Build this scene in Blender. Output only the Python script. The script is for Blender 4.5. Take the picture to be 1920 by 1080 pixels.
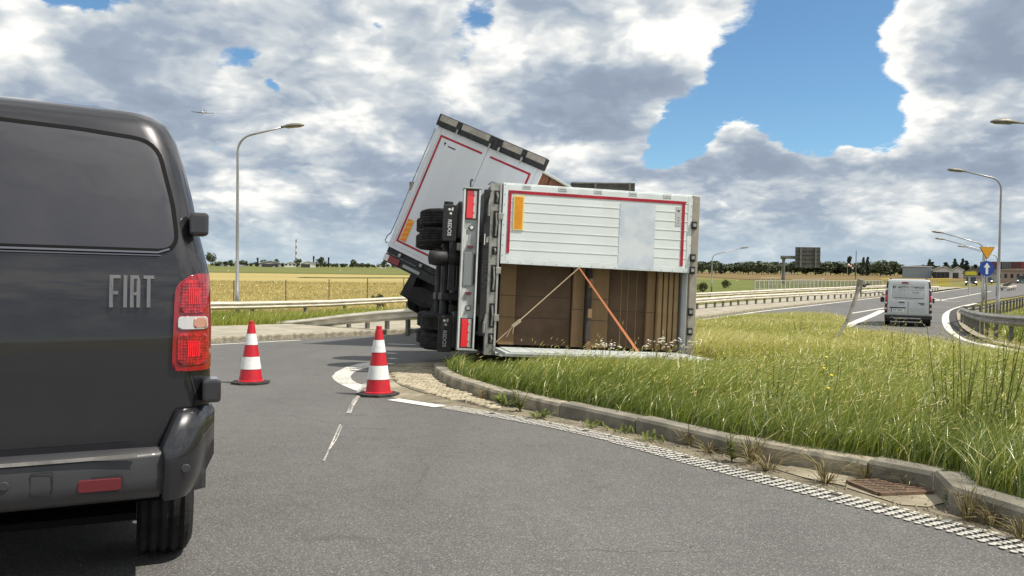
import bpy, bmesh, math, random
import numpy as np
from mathutils import Vector, Matrix

for _o in list(bpy.data.objects):
    bpy.data.objects.remove(_o)
SC = bpy.context.scene
COL = SC.collection
R = math.radians
rnd = random.Random(11)

# ------------------------------------------------------------------ camera
FPX = 1500.0                      # focal length in photo pixels (1920 wide)
CAM = Vector((0.0, 0.0, 1.2))
cam_data = bpy.data.cameras.new('camera')
cam_data.sensor_width = 36.0
cam_data.lens = 36.0 * FPX / 1920.0
cam_data.clip_start = 0.05
cam_data.clip_end = 20000
cam = bpy.data.objects.new('camera', cam_data)
COL.objects.link(cam)
CROT = Matrix.Rotation(R(90 - 1.49), 3, 'X') @ Matrix.Rotation(R(0.69), 3, 'Z')
cam.matrix_world = Matrix.Translation(CAM) @ CROT.to_4x4()
SC.camera = cam

# ------------------------------------------------------------------ light
SUN_AZ, SUN_EL = -15.0, 57.0       # azimuth from +X towards +Y, elevation
sd = Vector((math.cos(R(SUN_AZ)) * math.cos(R(SUN_EL)), math.sin(R(SUN_AZ)) * math.cos(R(SUN_EL)), math.sin(R(SUN_EL))))
sun_data = bpy.data.lights.new('sun', 'SUN')
sun_data.energy = 4.6
sun_data.angle = R(0.53)
sun_data.color = (1.0, 0.93, 0.82)
sun = bpy.data.objects.new('sun', sun_data)
COL.objects.link(sun)
sun.location = (30, -5, 60)
sun.rotation_euler = sd.to_track_quat('Z', 'Y').to_euler()
SC.view_settings.view_transform = 'Standard'
SC.view_settings.look = 'None'
SC.view_settings.exposure = 0.28
SC.view_settings.gamma = 1.0
SC.view_settings.use_curve_mapping = False
SC.cycles.max_bounces = 8
SC.cycles.transparent_max_bounces = 8
SC.cycles.use_denoising = True

# ------------------------------------------------------------------ world: sky with broken cumulus
W = bpy.data.worlds.new('World')
SC.world = W
W.use_nodes = True
W.cycles.sampling_method = 'MANUAL'
W.cycles.sample_map_resolution = 512
NT = W.node_tree
NT.nodes.clear()


class E:
    """a socket with arithmetic"""
    def __init__(s, sock, nt=None):
        s.s = sock
        s.nt = nt or NT
    def _m(s, op, *a, clamp=False):
        n = s.nt.nodes.new('ShaderNodeMath')
        n.operation = op
        n.use_clamp = clamp
        for i, x in enumerate((s,) + a):
            if isinstance(x, E):
                s.nt.links.new(x.s, n.inputs[i])
            else:
                n.inputs[i].default_value = float(x)
        return E(n.outputs[0], s.nt)
    def __add__(s, o): return s._m('ADD', o)
    def __radd__(s, o): return s._m('ADD', o)
    def __sub__(s, o): return s._m('SUBTRACT', o)
    def __rsub__(s, o): return (s * -1.0) + o
    def __mul__(s, o): return s._m('MULTIPLY', o)
    def __rmul__(s, o): return s._m('MULTIPLY', o)
    def __truediv__(s, o): return s._m('DIVIDE', o)
    def max(s, o): return s._m('MAXIMUM', o)
    def min(s, o): return s._m('MINIMUM', o)
    def clamp(s): return s._m('ADD', 0.0, clamp=True)
    def sstep(s, a, b):
        n = s.nt.nodes.new('ShaderNodeMapRange')
        n.interpolation_type = 'SMOOTHSTEP'
        n.clamp = True
        s.nt.links.new(s.s, n.inputs[0])
        n.inputs[1].default_value = a
        n.inputs[2].default_value = b
        return E(n.outputs[0], s.nt)


def vcomb(x, y, z, nt=None):
    nt = nt or NT
    n = nt.nodes.new('ShaderNodeCombineXYZ')
    for i, a in enumerate((x, y, z)):
        if isinstance(a, E):
            nt.links.new(a.s, n.inputs[i])
        else:
            n.inputs[i].default_value = a
    return n.outputs[0]


def noise(vec, scale, detail=4, rough=0.5, nt=None, dist=0.0):
    nt = nt or NT
    n = nt.nodes.new('ShaderNodeTexNoise')
    n.inputs['Scale'].default_value = scale
    n.inputs['Detail'].default_value = detail
    n.inputs['Roughness'].default_value = rough
    n.inputs['Distortion'].default_value = dist
    nt.links.new(vec, n.inputs['Vector'])
    return E(n.outputs['Fac'], nt), n.outputs['Color']


def mixcol(fac, a, b, nt=None, mode='MIX'):
    nt = nt or NT
    n = nt.nodes.new('ShaderNodeMix')
    n.data_type = 'RGBA'
    n.blend_type = mode
    if isinstance(fac, E):
        nt.links.new(fac.s, n.inputs[0])
    else:
        n.inputs[0].default_value = fac
    for i, x in ((6, a), (7, b)):
        if isinstance(x, (tuple, list)):
            n.inputs[i].default_value = tuple(x)[:3] + (1.0,)
        else:
            nt.links.new(x, n.inputs[i])
    return n.outputs[2]


def build_sky():
    tc = NT.nodes.new('ShaderNodeTexCoord')
    sep = NT.nodes.new('ShaderNodeSeparateXYZ')
    NT.links.new(tc.outputs['Generated'], sep.inputs[0])
    x, y, z = (E(sep.outputs[i]) for i in range(3))
    zc = z.max(0.0)
    U = x._m('ARCTAN2', y)                       # azimuth from +Y towards +X
    V = z._m('ARCSINE')                          # elevation
    k = 1.0 / 0.62
    inv = (zc + 0.42)._m('POWER', -1.0)
    px_, py_, pz_ = x * inv, y * inv, zc * inv * 1.5
    P = vcomb(px_, py_, pz_)
    so = 0.06                                    # step towards the sun for relief shading
    P2 = vcomb(px_ + so * 0.9, py_ - so * 0.1, pz_ + so * 1.25)
    # ragged layout coordinates
    w1, wc = noise(P, 5.0, 5, 0.6)
    sw = NT.nodes.new('ShaderNodeSeparateColor')
    NT.links.new(wc, sw.inputs[0])
    w2 = E(sw.outputs[1])
    Uw = U + (w1 - 0.5) * 0.09
    Vw = V + (w2 - 0.5) * 0.07

    def blob(px, py, rx, ry, wt, warp=True):
        u0 = math.atan((px - 960) / 1500.0)
        v0 = math.atan((501 + (px - 960) * 0.012 - py) / 1500.0) * math.cos(u0)
        a = ((Uw if warp else U) - u0) * (1500.0 / rx)
        b = ((Vw if warp else V) - v0) * (1500.0 / ry)
        q = a * a + b * b
        return (q * -1.0)._m('EXPONENT') * 1.0 * wt if False else ((q * -1.0)._m('EXPONENT')) * wt

    def total(lst):
        t = None
        for a in lst:
            g = blob(*a)
            t = g if t is None else t + g
        return t
    cover = total(SKY_COVER)
    shade = total(SKY_SHADE)
    def puff(vec, scale, det):
        n = NT.nodes.new('ShaderNodeTexVoronoi')
        n.feature = 'F1'
        n.inputs['Scale'].default_value = scale
        n.inputs['Detail'].default_value = det
        n.inputs['Roughness'].default_value = 0.68
        n.normalize = True
        NT.links.new(vec, n.inputs['Vector'])
        return (E(n.outputs['Distance']) * -1.0) + 0.5
    a = NT.nodes.new('ShaderNodeVectorMath'); a.operation = 'MULTIPLY_ADD'
    NT.links.new(wc, a.inputs[0]); a.inputs[1].default_value = (0.12, 0.12, 0.12)
    NT.links.new(P, a.inputs[2])
    Q = a.outputs[0]
    a = NT.nodes.new('ShaderNodeVectorMath'); a.operation = 'ADD'
    NT.links.new(Q, a.inputs[0]); a.inputs[1].default_value = (0.03, -0.003, 0.045)
    Q2 = a.outputs[0]
    n1, _ = noise(P, 2.3, 9, 0.54)
    n2, _ = noise(P2, 2.3, 5, 0.54)
    v1, v2 = puff(Q, 5.2, 3.0), puff(Q2, 5.2, 3.0)
    n0, _ = noise(vcomb(px_ + 3.0, py_ + 1.0, pz_ * 1.3 + 2.0), 3.4, 2, 0.5)
    n3, _ = noise(Q, 14.0, 6, 0.66)
    # whole heaps: lit on their upper right, grey underneath
    a = NT.nodes.new('ShaderNodeVectorMath'); a.operation = 'ADD'
    NT.links.new(Q, a.inputs[0]); a.inputs[1].default_value = (0.05, -0.01, 0.11)
    h1, h2 = puff(Q, 2.5, 1.0), puff(a.outputs[0], 2.5, 1.0)
    low = V.sstep(0.14, 0.02)                     # towards the horizon the banks close up
    d = (n1 - 0.5) * 1.15 + cover + 0.07 + low * 0.12 + (n3 - 0.5) * 0.30 + v1 * 0.60 + h1 * 0.45
    mask = d.sstep(-0.03, 0.12)
    # lit tops of the billows, grey hollows between and beneath them
    relief = (n1 - n2) * 1.1 + (v1 - v2) * 1.5 + (h1 - h2) * 1.25
    thick = d.sstep(0.02, 0.50)
    br = 0.74 + relief - thick * 0.24 + shade * 0.95 + (n3 - 0.5) * 0.34 + v1 * 0.62 + (n0 - 0.5) * 0.7
    br = ((br - 0.58) * 1.12 + 0.545).max(0.0).min(1.25)
    # colour of the cloud: blue grey shade to warm white
    ramp = NT.nodes.new('ShaderNodeValToRGB')
    cr = ramp.color_ramp
    cr.elements[0].position = 0.0
    cr.elements[0].color = (0.27, 0.325, 0.415, 1)
    cr.elements[1].position = 1.0
    cr.elements[1].color = (0.95, 0.94, 0.895, 1)
    e = cr.elements.new(0.35); e.color = (0.33, 0.395, 0.485, 1)
    e = cr.elements.new(0.70); e.color = (0.58, 0.62, 0.65, 1)
    NT.links.new(br.s, ramp.inputs[0])
    hz = V.sstep(0.09, 0.0)
    ccol = mixcol(hz * 0.70, ramp.outputs[0], (0.42, 0.53, 0.61))
    sky = NT.nodes.new('ShaderNodeTexSky')
    sky.sky_type = 'NISHITA'
    sky.altitude = 300
    sky.sun_disc = False
    sky.sun_elevation = R(SUN_EL)
    sky.sun_rotation = R(90 - SUN_AZ)
    sky.air_density = 1.0
    sky.dust_density = 0.1
    sky.ozone_density = 1.0
    bg1 = NT.nodes.new('ShaderNodeBackground')
    bg1.inputs[1].default_value = 0.10
    NT.links.new(mixcol(1.0, sky.outputs[0], (0.72, 0.96, 1.08), mode='MULTIPLY'), bg1.inputs[0])
    bg2 = NT.nodes.new('ShaderNodeBackground')
    bg2.inputs[1].default_value = 0.92
    NT.links.new(ccol, bg2.inputs[0])
    mx = NT.nodes.new('ShaderNodeMixShader')
    NT.links.new((mask * z.sstep(-0.01, 0.0)).s, mx.inputs[0])
    NT.links.new(bg1.outputs[0], mx.inputs[1])
    NT.links.new(bg2.outputs[0], mx.inputs[2])
    out = NT.nodes.new('ShaderNodeOutputWorld')
    NT.links.new(mx.outputs[0], out.inputs[0])


# cloud banks as (x, y, rx, ry, weight): directions given as the photo pixels they pass through
SKY_COVER = [
    (1480, 150, 170, 110, -0.80), (1650, 270, 120, 45, -0.42), (1275, 275, 70, 50, -0.60), (1350, 215, 70, 50, -0.40),
    (1560, 210, 120, 60, -0.50), (1540, 10, 110, 90, -0.6), (1500, 265, 40, 25, -0.3),
    (895, 70, 75, 95, -0.62), (130, -10, 95, 36, -0.6), (440, 108, 40, 30, -0.34), (520, 158, 22, 14, -0.35), (1255, 255, 40, 30, -0.3),
    (1110, 120, 260, 150, 0.40), (1390, 270, 85, 70, 0.62), (1590, 300, 150, 38, 0.42), (1290, 330, 90, 30, 0.3),
    (1800, 80, 140, 120, 0.62), (1850, 250, 120, 80, 0.3), (350, 130, 420, 200, 0.12), (1000, 430, 900, 70, 0.16), (560, 215, 60, 18, -0.25), (690, 60, 30, 14, -0.25), (420, 290, 40, 14, -0.22), (980, 305, 60, 12, -0.25), (1240, 300, 40, 16, -0.2), (1480, 350, 60, 14, -0.2), (20, 60, 30, 20, -0.2),
]
SKY_SHADE = [
    (1090, 225, 200, 60, -0.42), (1230, 160, 90, 70, -0.20), (1880, 90, 80, 100, -0.48), (1310, 325, 120, 32, -0.40),
    (300, 70, 230, 110, -0.30), (110, 190, 150, 60, -0.14), (560, 60, 120, 50, -0.12), (1500, 400, 160, 40, -0.26), (700, 330, 150, 40, -0.16),
    (450, 330, 200, 60, -0.10), (830, 260, 60, 90, -0.12), (1870, 330, 60, 60, -0.25), (1190, 330, 60, 30, -0.15),
    (1410, 80, 45, 100, 0.26), (1425, 225, 70, 45, 0.50), (700, 120, 160, 90, 0.22), (1680, 110, 80, 110, 0.28),
    (1250, 60, 140, 60, 0.18), (1600, 265, 110, 28, 0.30), (430, 165, 70, 60, 0.24), (870, 180, 70, 60, 0.26), (30, 115, 60, 40, .22),
    (1660, 390, 60, 50, 0.22), (600, 290, 120, 35, 0.14), (1060, 280, 110, 18, 0.35), (960, 40, 60, 60, .12), (560, 365, 120, 18, .2),
]
build_sky()

# ------------------------------------------------------------------ terrain height and pixel rays
CREASES = [(-6.0, -0.033), (32.0, -0.022), (37.0, -0.010), (44.0, 0.0)]


def G(y):
    """height of the plain ground: it falls gently away from the camera, then runs level"""
    z = 0.0
    y = max(y, -6.0)
    z -= 0.033 * min(y, 32.0)
    if y > 32.0: z -= 0.022 * (min(y, 37.0) - 32.0)
    if y > 37.0: z -= 0.010 * (min(y, 44.0) - 37.0)
    return z


def ray(px, py):
    return CROT @ Vector(((px - 960.0) / FPX, -(py - 540.0) / FPX, -1.0))


def gp(px, py, off=0.0):
    """ground point seen at a photo pixel"""
    d = ray(px, py)
    lo, hi = 1.0, 6000.0
    for _ in range(60):
        m = (lo + hi) / 2
        p = CAM + d * m
        if p.z > G(p.y) + off: lo = m
        else: hi = m
    p = CAM + d * lo
    return Vector((p.x, p.y, G(p.y) + off))


def at(px, py, Y):
    d = ray(px, py)
    return CAM + d * (Y / d.y)


# ------------------------------------------------------------------ materials
def mat(name, col, rough=0.6, metal=0.0, var=0.0, vscale=4.0, bump=0.0, bscale=60.0, spec=0.5, coat=0.0,
        col2=None, detail=4, trans=0.0, emit=None, coords='Object', stretch=None, mixrange=(0.35, 0.65)):
    m = bpy.data.materials.new(name)
    m.use_nodes = True
    nt = m.node_tree
    b = nt.nodes['Principled BSDF']
    b.inputs['Roughness'].default_value = rough
    b.inputs['Metallic'].default_value = metal
    b.inputs['Specular IOR Level'].default_value = spec
    b.inputs['Coat Weight'].default_value = coat
    b.inputs['Coat Roughness'].default_value = 0.04
    b.inputs['Base Color'].default_value = tuple(col) + (1,)
    if var or bump or col2:
        tc = nt.nodes.new('ShaderNodeTexCoord')
        vec = tc.outputs[coords]
        if stretch:
            mp = nt.nodes.new('ShaderNodeMapping')
            mp.inputs['Scale'].default_value = stretch
            nt.links.new(vec, mp.inputs[0])
            vec = mp.outputs[0]
    if var or col2:
        n, _ = noise(vec, vscale, detail, 0.6, nt)
        n = n.sstep(*mixrange)
        c2 = col2 or tuple(c * (1 - var) for c in col)
        c1 = col if col2 else tuple(min(1, c * (1 + var * 0.6)) for c in col)
        nt.links.new(mixcol(n, c1, c2, nt), b.inputs['Base Color'])
        rr = n * 0.15 + (rough - 0.07)
        nt.links.new(rr.clamp().s, b.inputs['Roughness'])
    if bump:
        n, _ = noise(vec, bscale, 3, 0.6, nt)
        bp = nt.nodes.new('ShaderNodeBump')
        bp.inputs['Strength'].default_value = bump
        bp.inputs['Distance'].default_value = 0.01
        nt.links.new(n.s, bp.inputs['Height'])
        nt.links.new(bp.outputs[0], b.inputs['Normal'])
    if emit:
        b.inputs['Emission Color'].default_value = tuple(emit[:3]) + (1,)
        b.inputs['Emission Strength'].default_value = emit[3]
    return m


# ------------------------------------------------------------------ mesh builder
class MB:
    def __init__(s, M=None):
        s.v, s.f, s.M = [], [], M

    def _add(s, vs, fs):
        o = len(s.v)
        if s.M is not None:
            vs = [s.M @ Vector(p) for p in vs]
        s.v += [tuple(p) for p in vs]
        s.f += [tuple(i + o for i in f) for f in fs]
        return s

    def box(s, c, size, M=None):
        hx, hy, hz = (a / 2 for a in size)
        vs = [Vector((x, y, z)) for z in (-hz, hz) for y in (-hy, hy) for x in (-hx, hx)]
        if M is not None: vs = [M @ p for p in vs]
        vs = [p + Vector(c) for p in vs]
        return s._add(vs, [(0, 2, 3, 1), (4, 5, 7, 6), (0, 1, 5, 4), (2, 6, 7, 3), (0, 4, 6, 2), (1, 3, 7, 5)])

    def b2(s, lo, hi):
        return s.box([(a + b) / 2 for a, b in zip(lo, hi)], [abs(b - a) for a, b in zip(lo, hi)])

    def bar(s, a, b, w, h, up=(0, 0, 1)):
        a, b = Vector(a), Vector(b)
        d = (b - a).normalized()
        u = Vector(up)
        if abs(d.dot(u)) > 0.98: u = Vector((0, 1, 0))
        r = d.cross(u).normalized(); u = r.cross(d)
        M = Matrix((r, d, u)).transposed()
        return s.box((a + b) / 2, (w, (b - a).length, h), M)

    def prism(s, poly, z0, z1, M=None):
        n = len(poly)
        vs = [Vector((x, y, z0)) for x, y in poly] + [Vector((x, y, z1)) for x, y in poly]
        if M is not None: vs = [M @ p for p in vs]
        fs = [tuple(range(n - 1, -1, -1)), tuple(range(n, 2 * n))]
        fs += [(i, (i + 1) % n, n + (i + 1) % n, n + i) for i in range(n)]
        return s._add(vs, fs)

    def tube(s, pts, r, n=8, cap=True):
        pts = [Vector(p) for p in pts]
        rs = r if isinstance(r, (list, tuple)) else [r] * len(pts)
        vs, fs = [], []
        t = (pts[1] - pts[0]).normalized()
        u = t.orthogonal().normalized()
        for i, p in enumerate(pts):
            a = pts[max(i - 1, 0)]; b = pts[min(i + 1, len(pts) - 1)]
            t2 = (b - a).normalized()
            u = (u - t2 * u.dot(t2)).normalized()
            w = t2.cross(u)
            for k in range(n):
                q = 2 * math.pi * k / n
                vs.append(p + (u * math.cos(q) + w * math.sin(q)) * rs[i])
        for i in range(len(pts) - 1):
            for k in range(n):
                k2 = (k + 1) % n
                fs.append((i * n + k, i * n + k2, (i + 1) * n + k2, (i + 1) * n + k))
        if cap:
            fs.append(tuple(range(n - 1, -1, -1)))
            o = (len(pts) - 1) * n
            fs.append(tuple(o + k for k in range(n)))
        return s._add(vs, fs)

    def lathe(s, prof, n=24, M=None, axis='Z'):
        vs, fs = [], []
        for r, z in prof:
            for k in range(n):
                q = 2 * math.pi * k / n
                p = Vector((r * math.cos(q), r * math.sin(q), z))
                if axis == 'X': p = Vector((p.z, p.x, p.y))
                if axis == 'Y': p = Vector((p.y, p.z, p.x))
                vs.append(M @ p if M is not None else p)
        for i in range(len(prof) - 1):
            for k in range(n):
                k2 = (k + 1) % n
                fs.append((i * n + k, i * n + k2, (i + 1) * n + k2, (i + 1) * n + k))
        if prof[0][0] > 1e-5: fs.append(tuple(range(n - 1, -1, -1)))
        if prof[-1][0] > 1e-5: fs.append(tuple((len(prof) - 1) * n + k for k in range(n)))
        return s._add(vs, fs)

    def face(s, pts):
        return s._add(pts, [tuple(range(len(pts)))])

    def loft(s, rings, close=True, caps=False):
        n = len(rings[0])
        vs = [p for r in rings for p in r]
        fs = []
        for i in range(len(rings) - 1):
            for k in range(n if close else n - 1):
                k2 = (k + 1) % n
                fs.append((i * n + k, i * n + k2, (i + 1) * n + k2, (i + 1) * n + k))
        if caps:
            fs.append(tuple(range(n - 1, -1, -1)))
            fs.append(tuple((len(rings) - 1) * n + k for k in range(n)))
        return s._add(vs, fs)

    def mesh(s, name, m=None, smooth=False, fix=True):
        me = bpy.data.meshes.new(name)
        me.from_pydata(s.v, [], s.f)
        if fix:
            bm = bmesh.new(); bm.from_mesh(me)
            bmesh.ops.recalc_face_normals(bm, faces=bm.faces)
            bm.to_mesh(me); bm.free()
        if m: me.materials.append(m)
        if smooth:
            me.shade_smooth()
        return me

    def build(s, name, m, parent=None, smooth=False, bevel=0.0, sub=0, fix=True, seg=2):
        o = bpy.data.objects.new(name, s.mesh(name, m, smooth, fix))
        COL.objects.link(o)
        if parent: o.parent = parent
        if bevel:
            b = o.modifiers.new('bevel', 'BEVEL')
            b.width = bevel; b.segments = seg; b.limit_method = 'ANGLE'; b.angle_limit = R(35)
            b.harden_normals = False
        if sub:
            q = o.modifiers.new('sub', 'SUBSURF'); q.levels = q.render_levels = sub
        return o


def tag(o, label=None, cat=None, group=None, kind=None):
    if label: o['label'] = label
    if cat: o['category'] = cat
    if group: o['group'] = group
    if kind: o['kind'] = kind
    return o


def thing(name, label, cat, loc=(0, 0, 0), M=None, group=None):
    o = bpy.data.objects.new(name, None)
    COL.objects.link(o)
    o.empty_display_size = 0.2
    if M is not None: o.matrix_world = M
    else: o.location = loc
    return tag(o, label, cat, group)


def struct(o):
    o['kind'] = 'structure'
    return o


KIDS = {}


def kids(o):
    return [c for c in COL.objects if c.parent == o]


def copy_tree(o, label=None, M=None, loc=None):
    c = o.copy(); COL.objects.link(c)
    if label: c['label'] = label
    if M is not None: c.matrix_world = M
    if loc is not None: c.location = loc
    for ch in kids(o):
        d = ch.copy(); COL.objects.link(d); d.parent = c
        for g in kids(ch):
            e = g.copy(); COL.objects.link(e); e.parent = d
    return c


def piece(name, me, parent, loc=(0, 0, 0), rotz=0.0, scale=None):
    o = bpy.data.objects.new(name, me)
    COL.objects.link(o)
    o.parent = parent
    o.location = loc
    o.rotation_euler = (0, 0, rotz)
    if scale: o.scale = scale
    return o


def text_mesh(txt, size, depth, name, m, bold=0.0, align='CENTER', sx=1.0):
    cu = bpy.data.curves.new('t', 'FONT')
    cu.body = txt; cu.size = size; cu.extrude = depth
    cu.align_x = align; cu.align_y = 'CENTER'; cu.offset = bold
    o = bpy.data.objects.new('t', cu); COL.objects.link(o)
    dg = bpy.context.evaluated_depsgraph_get()
    me = bpy.data.meshes.new_from_object(o.evaluated_get(dg))
    bpy.data.objects.remove(o); bpy.data.curves.remove(cu)
    me.name = name
    me.materials.clear(); me.materials.append(m)
    if sx != 1.0:
        for v in me.vertices: v.co.x *= sx
    return me


def text_obj(txt, size, depth, name, m, parent, M, **k):
    o = bpy.data.objects.new(name, text_mesh(txt, size, depth, name, m, **k))
    COL.objects.link(o)
    if parent: o.parent = parent
    o.matrix_local = M
    return o


def frame(o, ex, ey, ez):
    """matrix with the given origin and axes"""
    M = Matrix.Identity(4)
    for i, a in enumerate((ex, ey, ez)):
        a = Vector(a)
        M[0][i], M[1][i], M[2][i] = a
    M[0][3], M[1][3], M[2][3] = o
    return M


# ------------------------------------------------------------------ ground sheets that follow the terrain
def drape(bm, off):
    for y, _ in CREASES:
        g = bm.verts[:] + bm.edges[:] + bm.faces[:]
        bmesh.ops.bisect_plane(bm, geom=g, plane_co=(0, y, 0), plane_no=(0, 1, 0), dist=1e-6)
    for v in bm.verts:
        v.co.z += G(v.co.y) + (off(v.co) if callable(off) else off)


def finish_bm(bm, name, m, parent=None, smooth=False):
    bmesh.ops.recalc_face_normals(bm, faces=bm.faces)
    me = bpy.data.meshes.new(name); bm.to_mesh(me); bm.free()
    me.materials.append(m)
    if smooth: me.shade_smooth()
    o = bpy.data.objects.new(name, me); COL.objects.link(o)
    if parent: o.parent = parent
    return o


def sheet(name, poly, off, m, parent=None, kind='structure'):
    bm = bmesh.new()
    vs = [bm.verts.new((p[0], p[1], 0)) for p in poly]
    f = bm.faces.new(vs)
    f.normal_update(); bmesh.ops.triangulate(bm, faces=[f], ngon_method='EAR_CLIP')
    drape(bm, off)
    for f in bm.faces:
        f.normal_update()
        if f.normal.z < 0: f.normal_flip()
    me = bpy.data.meshes.new(name); bm.to_mesh(me); bm.free()
    me.materials.append(m)
    o = bpy.data.objects.new(name, me); COL.objects.link(o)
    if parent: o.parent = parent
    elif kind: o['kind'] = kind
    return o


def spline(pts, n):
    """Catmull-Rom through 2D points, n samples a span"""
    P = [Vector((p[0], p[1], 0)) for p in pts]
    P = [P[0] * 2 - P[1]] + P + [P[-1] * 2 - P[-2]]
    out = []
    for i in range(1, len(P) - 2):
        for k in range(n):
            t = k / n
            a, b, c, d = P[i - 1:i + 3]
            q = 0.5 * ((2 * b) + (c - a) * t + (2 * a - 5 * b + 4 * c - d) * t * t + (3 * b - a - 3 * c + d) * t ** 3)
            out.append(q)
    out.append(P[-2].copy())
    return out


def resample(pts, step):
    pts = [Vector((p[0], p[1], 0)) for p in pts]
    out, acc = [pts[0].copy()], 0.0
    for a, b in zip(pts, pts[1:]):
        L = (b - a).length
        if L < 1e-9: continue
        t = step - acc
        while t <= L:
            out.append(a + (b - a) * (t / L)); t += step
        acc = L - (t - step)
    return out


def normals2(pts):
    N = []
    for i in range(len(pts)):
        a = pts[max(i - 1, 0)]; b = pts[min(i + 1, len(pts) - 1)]
        d = (b - a); d.z = 0; d.normalize()
        N.append(Vector((-d.y, d.x, 0)))
    return N


def offset(pts, d):
    """shift a path sideways; positive is to its left"""
    return [p + n * d for p, n in zip(pts, normals2(pts))]


def ribbon(name, pts, w, off, m, parent=None, kind='structure', w2=None):
    """a flat stripe along a path, w wide on each side of it in total"""
    wl = w / 2 if w2 is None else w
    wr = w / 2 if w2 is None else w2
    L, Rr = offset(pts, wl), offset(pts, -wr)
    bm = bmesh.new()
    a = [bm.verts.new((p.x, p.y, 0)) for p in L]
    b = [bm.verts.new((p.x, p.y, 0)) for p in Rr]
    for i in range(len(pts) - 1):
        bm.faces.new((b[i], b[i + 1], a[i + 1], a[i]))
    drape(bm, off)
    o = finish_bm(bm, name, m, parent)
    if not parent and kind: o['kind'] = kind
    return o


def ground_mesh_z(o):
    for v in o.data.vertices:
        v.co.z += G(v.co.y)

# ------------------------------------------------------------------ ground materials
def asphalt_mat():
    m = bpy.data.materials.new('asphalt'); m.use_nodes = True
    nt = m.node_tree; b = nt.nodes['Principled BSDF']
    tc = nt.nodes.new('ShaderNodeTexCoord'); vec = tc.outputs['Object']
    big, _ = noise(vec, 0.35, 5, 0.6, nt)
    mid, _ = noise(vec, 5.0, 5, 0.65, nt)
    fine, _ = noise(vec, 140.0, 2, 0.6, nt)
    v = nt.nodes.new('ShaderNodeTexVoronoi'); v.inputs['Scale'].default_value = 165
    nt.links.new(vec, v.inputs['Vector'])
    sc_ = nt.nodes.new('ShaderNodeSeparateColor'); nt.links.new(v.outputs['Color'], sc_.inputs[0])
    r = E(sc_.outputs[0], nt)
    base = mixcol((big * 0.6 + mid * 0.4).sstep(0.35, 0.65), (0.118, 0.116, 0.113), (0.158, 0.155, 0.150), nt)
    c = mixcol(fine.sstep(0.38, 0.68) * 0.75, base, (0.052, 0.050, 0.049), nt)
    c = mixcol(r.sstep(0.80, 0.97) * 0.52, c, (0.34, 0.33, 0.31), nt)
    # faint old tyre lanes and patches running with the traffic
    mp = nt.nodes.new('ShaderNodeMapping'); mp.inputs['Scale'].default_value = (0.9, 0.08, 1); mp.inputs['Rotation'].default_value = (0, 0, 0.35)
    nt.links.new(vec, mp.inputs[0])
    lane, _ = noise(mp.outputs[0], 1.0, 3, 0.5, nt)
    c = mixcol(lane.sstep(0.5, 0.75) * 0.22, c, (0.060, 0.057, 0.055), nt)
    # hairline cracks and drips
    cv = nt.nodes.new('ShaderNodeTexVoronoi'); cv.feature = 'DISTANCE_TO_EDGE'; cv.inputs['Scale'].default_value = 0.42
    wn = nt.nodes.new('ShaderNodeVectorMath'); wn.operation = 'MULTIPLY_ADD'
    _, wcol = noise(vec, 1.6, 5, 0.65, nt)
    nt.links.new(wcol, wn.inputs[0]); wn.inputs[1].default_value = (0.7, 0.7, 0); nt.links.new(vec, wn.inputs[2])
    nt.links.new(wn.outputs[0], cv.inputs['Vector'])
    ck = E(cv.outputs['Distance'], nt).sstep(0.007, 0.001) * big.sstep(0.48, 0.56)
    c = mixcol(ck * 0.35, c, (0.035, 0.034, 0.033), nt)
    drip, _ = noise(vec, 2.3, 2, 0.5, nt)
    c = mixcol(drip.sstep(0.70, 0.76) * 0.30, c, (0.045, 0.043, 0.042), nt)
    nt.links.new(c, b.inputs['Base Color'])
    nt.links.new((r * 0.2 + 0.66).s, b.inputs['Roughness'])
    b.inputs['Specular IOR Level'].default_value = 0.35
    h = fine * 0.7 + r * 0.5
    bp = nt.nodes.new('ShaderNodeBump'); bp.inputs['Strength'].default_value = 0.55; bp.inputs['Distance'].default_value = 0.008
    nt.links.new(h.s, bp.inputs['Height']); nt.links.new(bp.outputs[0], b.inputs['Normal'])
    return m


def field_mat(name, c1, c2, c3, s1=0.05, s2=1.2, stretch=(0.25, 1, 1)):
    m = bpy.data.materials.new(name); m.use_nodes = True
    nt = m.node_tree; b = nt.nodes['Principled BSDF']
    tc = nt.nodes.new('ShaderNodeTexCoord')
    mp = nt.nodes.new('ShaderNodeMapping'); mp.inputs['Scale'].default_value = stretch
    nt.links.new(tc.outputs['Object'], mp.inputs[0]); vec = mp.outputs[0]
    a, _ = noise(vec, s1, 6, 0.62, nt)
    d, _ = noise(vec, s2, 6, 0.7, nt)
    c = mixcol(a.sstep(0.36, 0.62), c1, c2, nt)
    c = mixcol(d.sstep(0.42, 0.7) * 0.8, c, c3, nt)
    nt.links.new(c, b.inputs['Base Color'])
    b.inputs['Roughness'].default_value = 0.9
    b.inputs['Specular IOR Level'].default_value = 0.1
    return m


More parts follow.
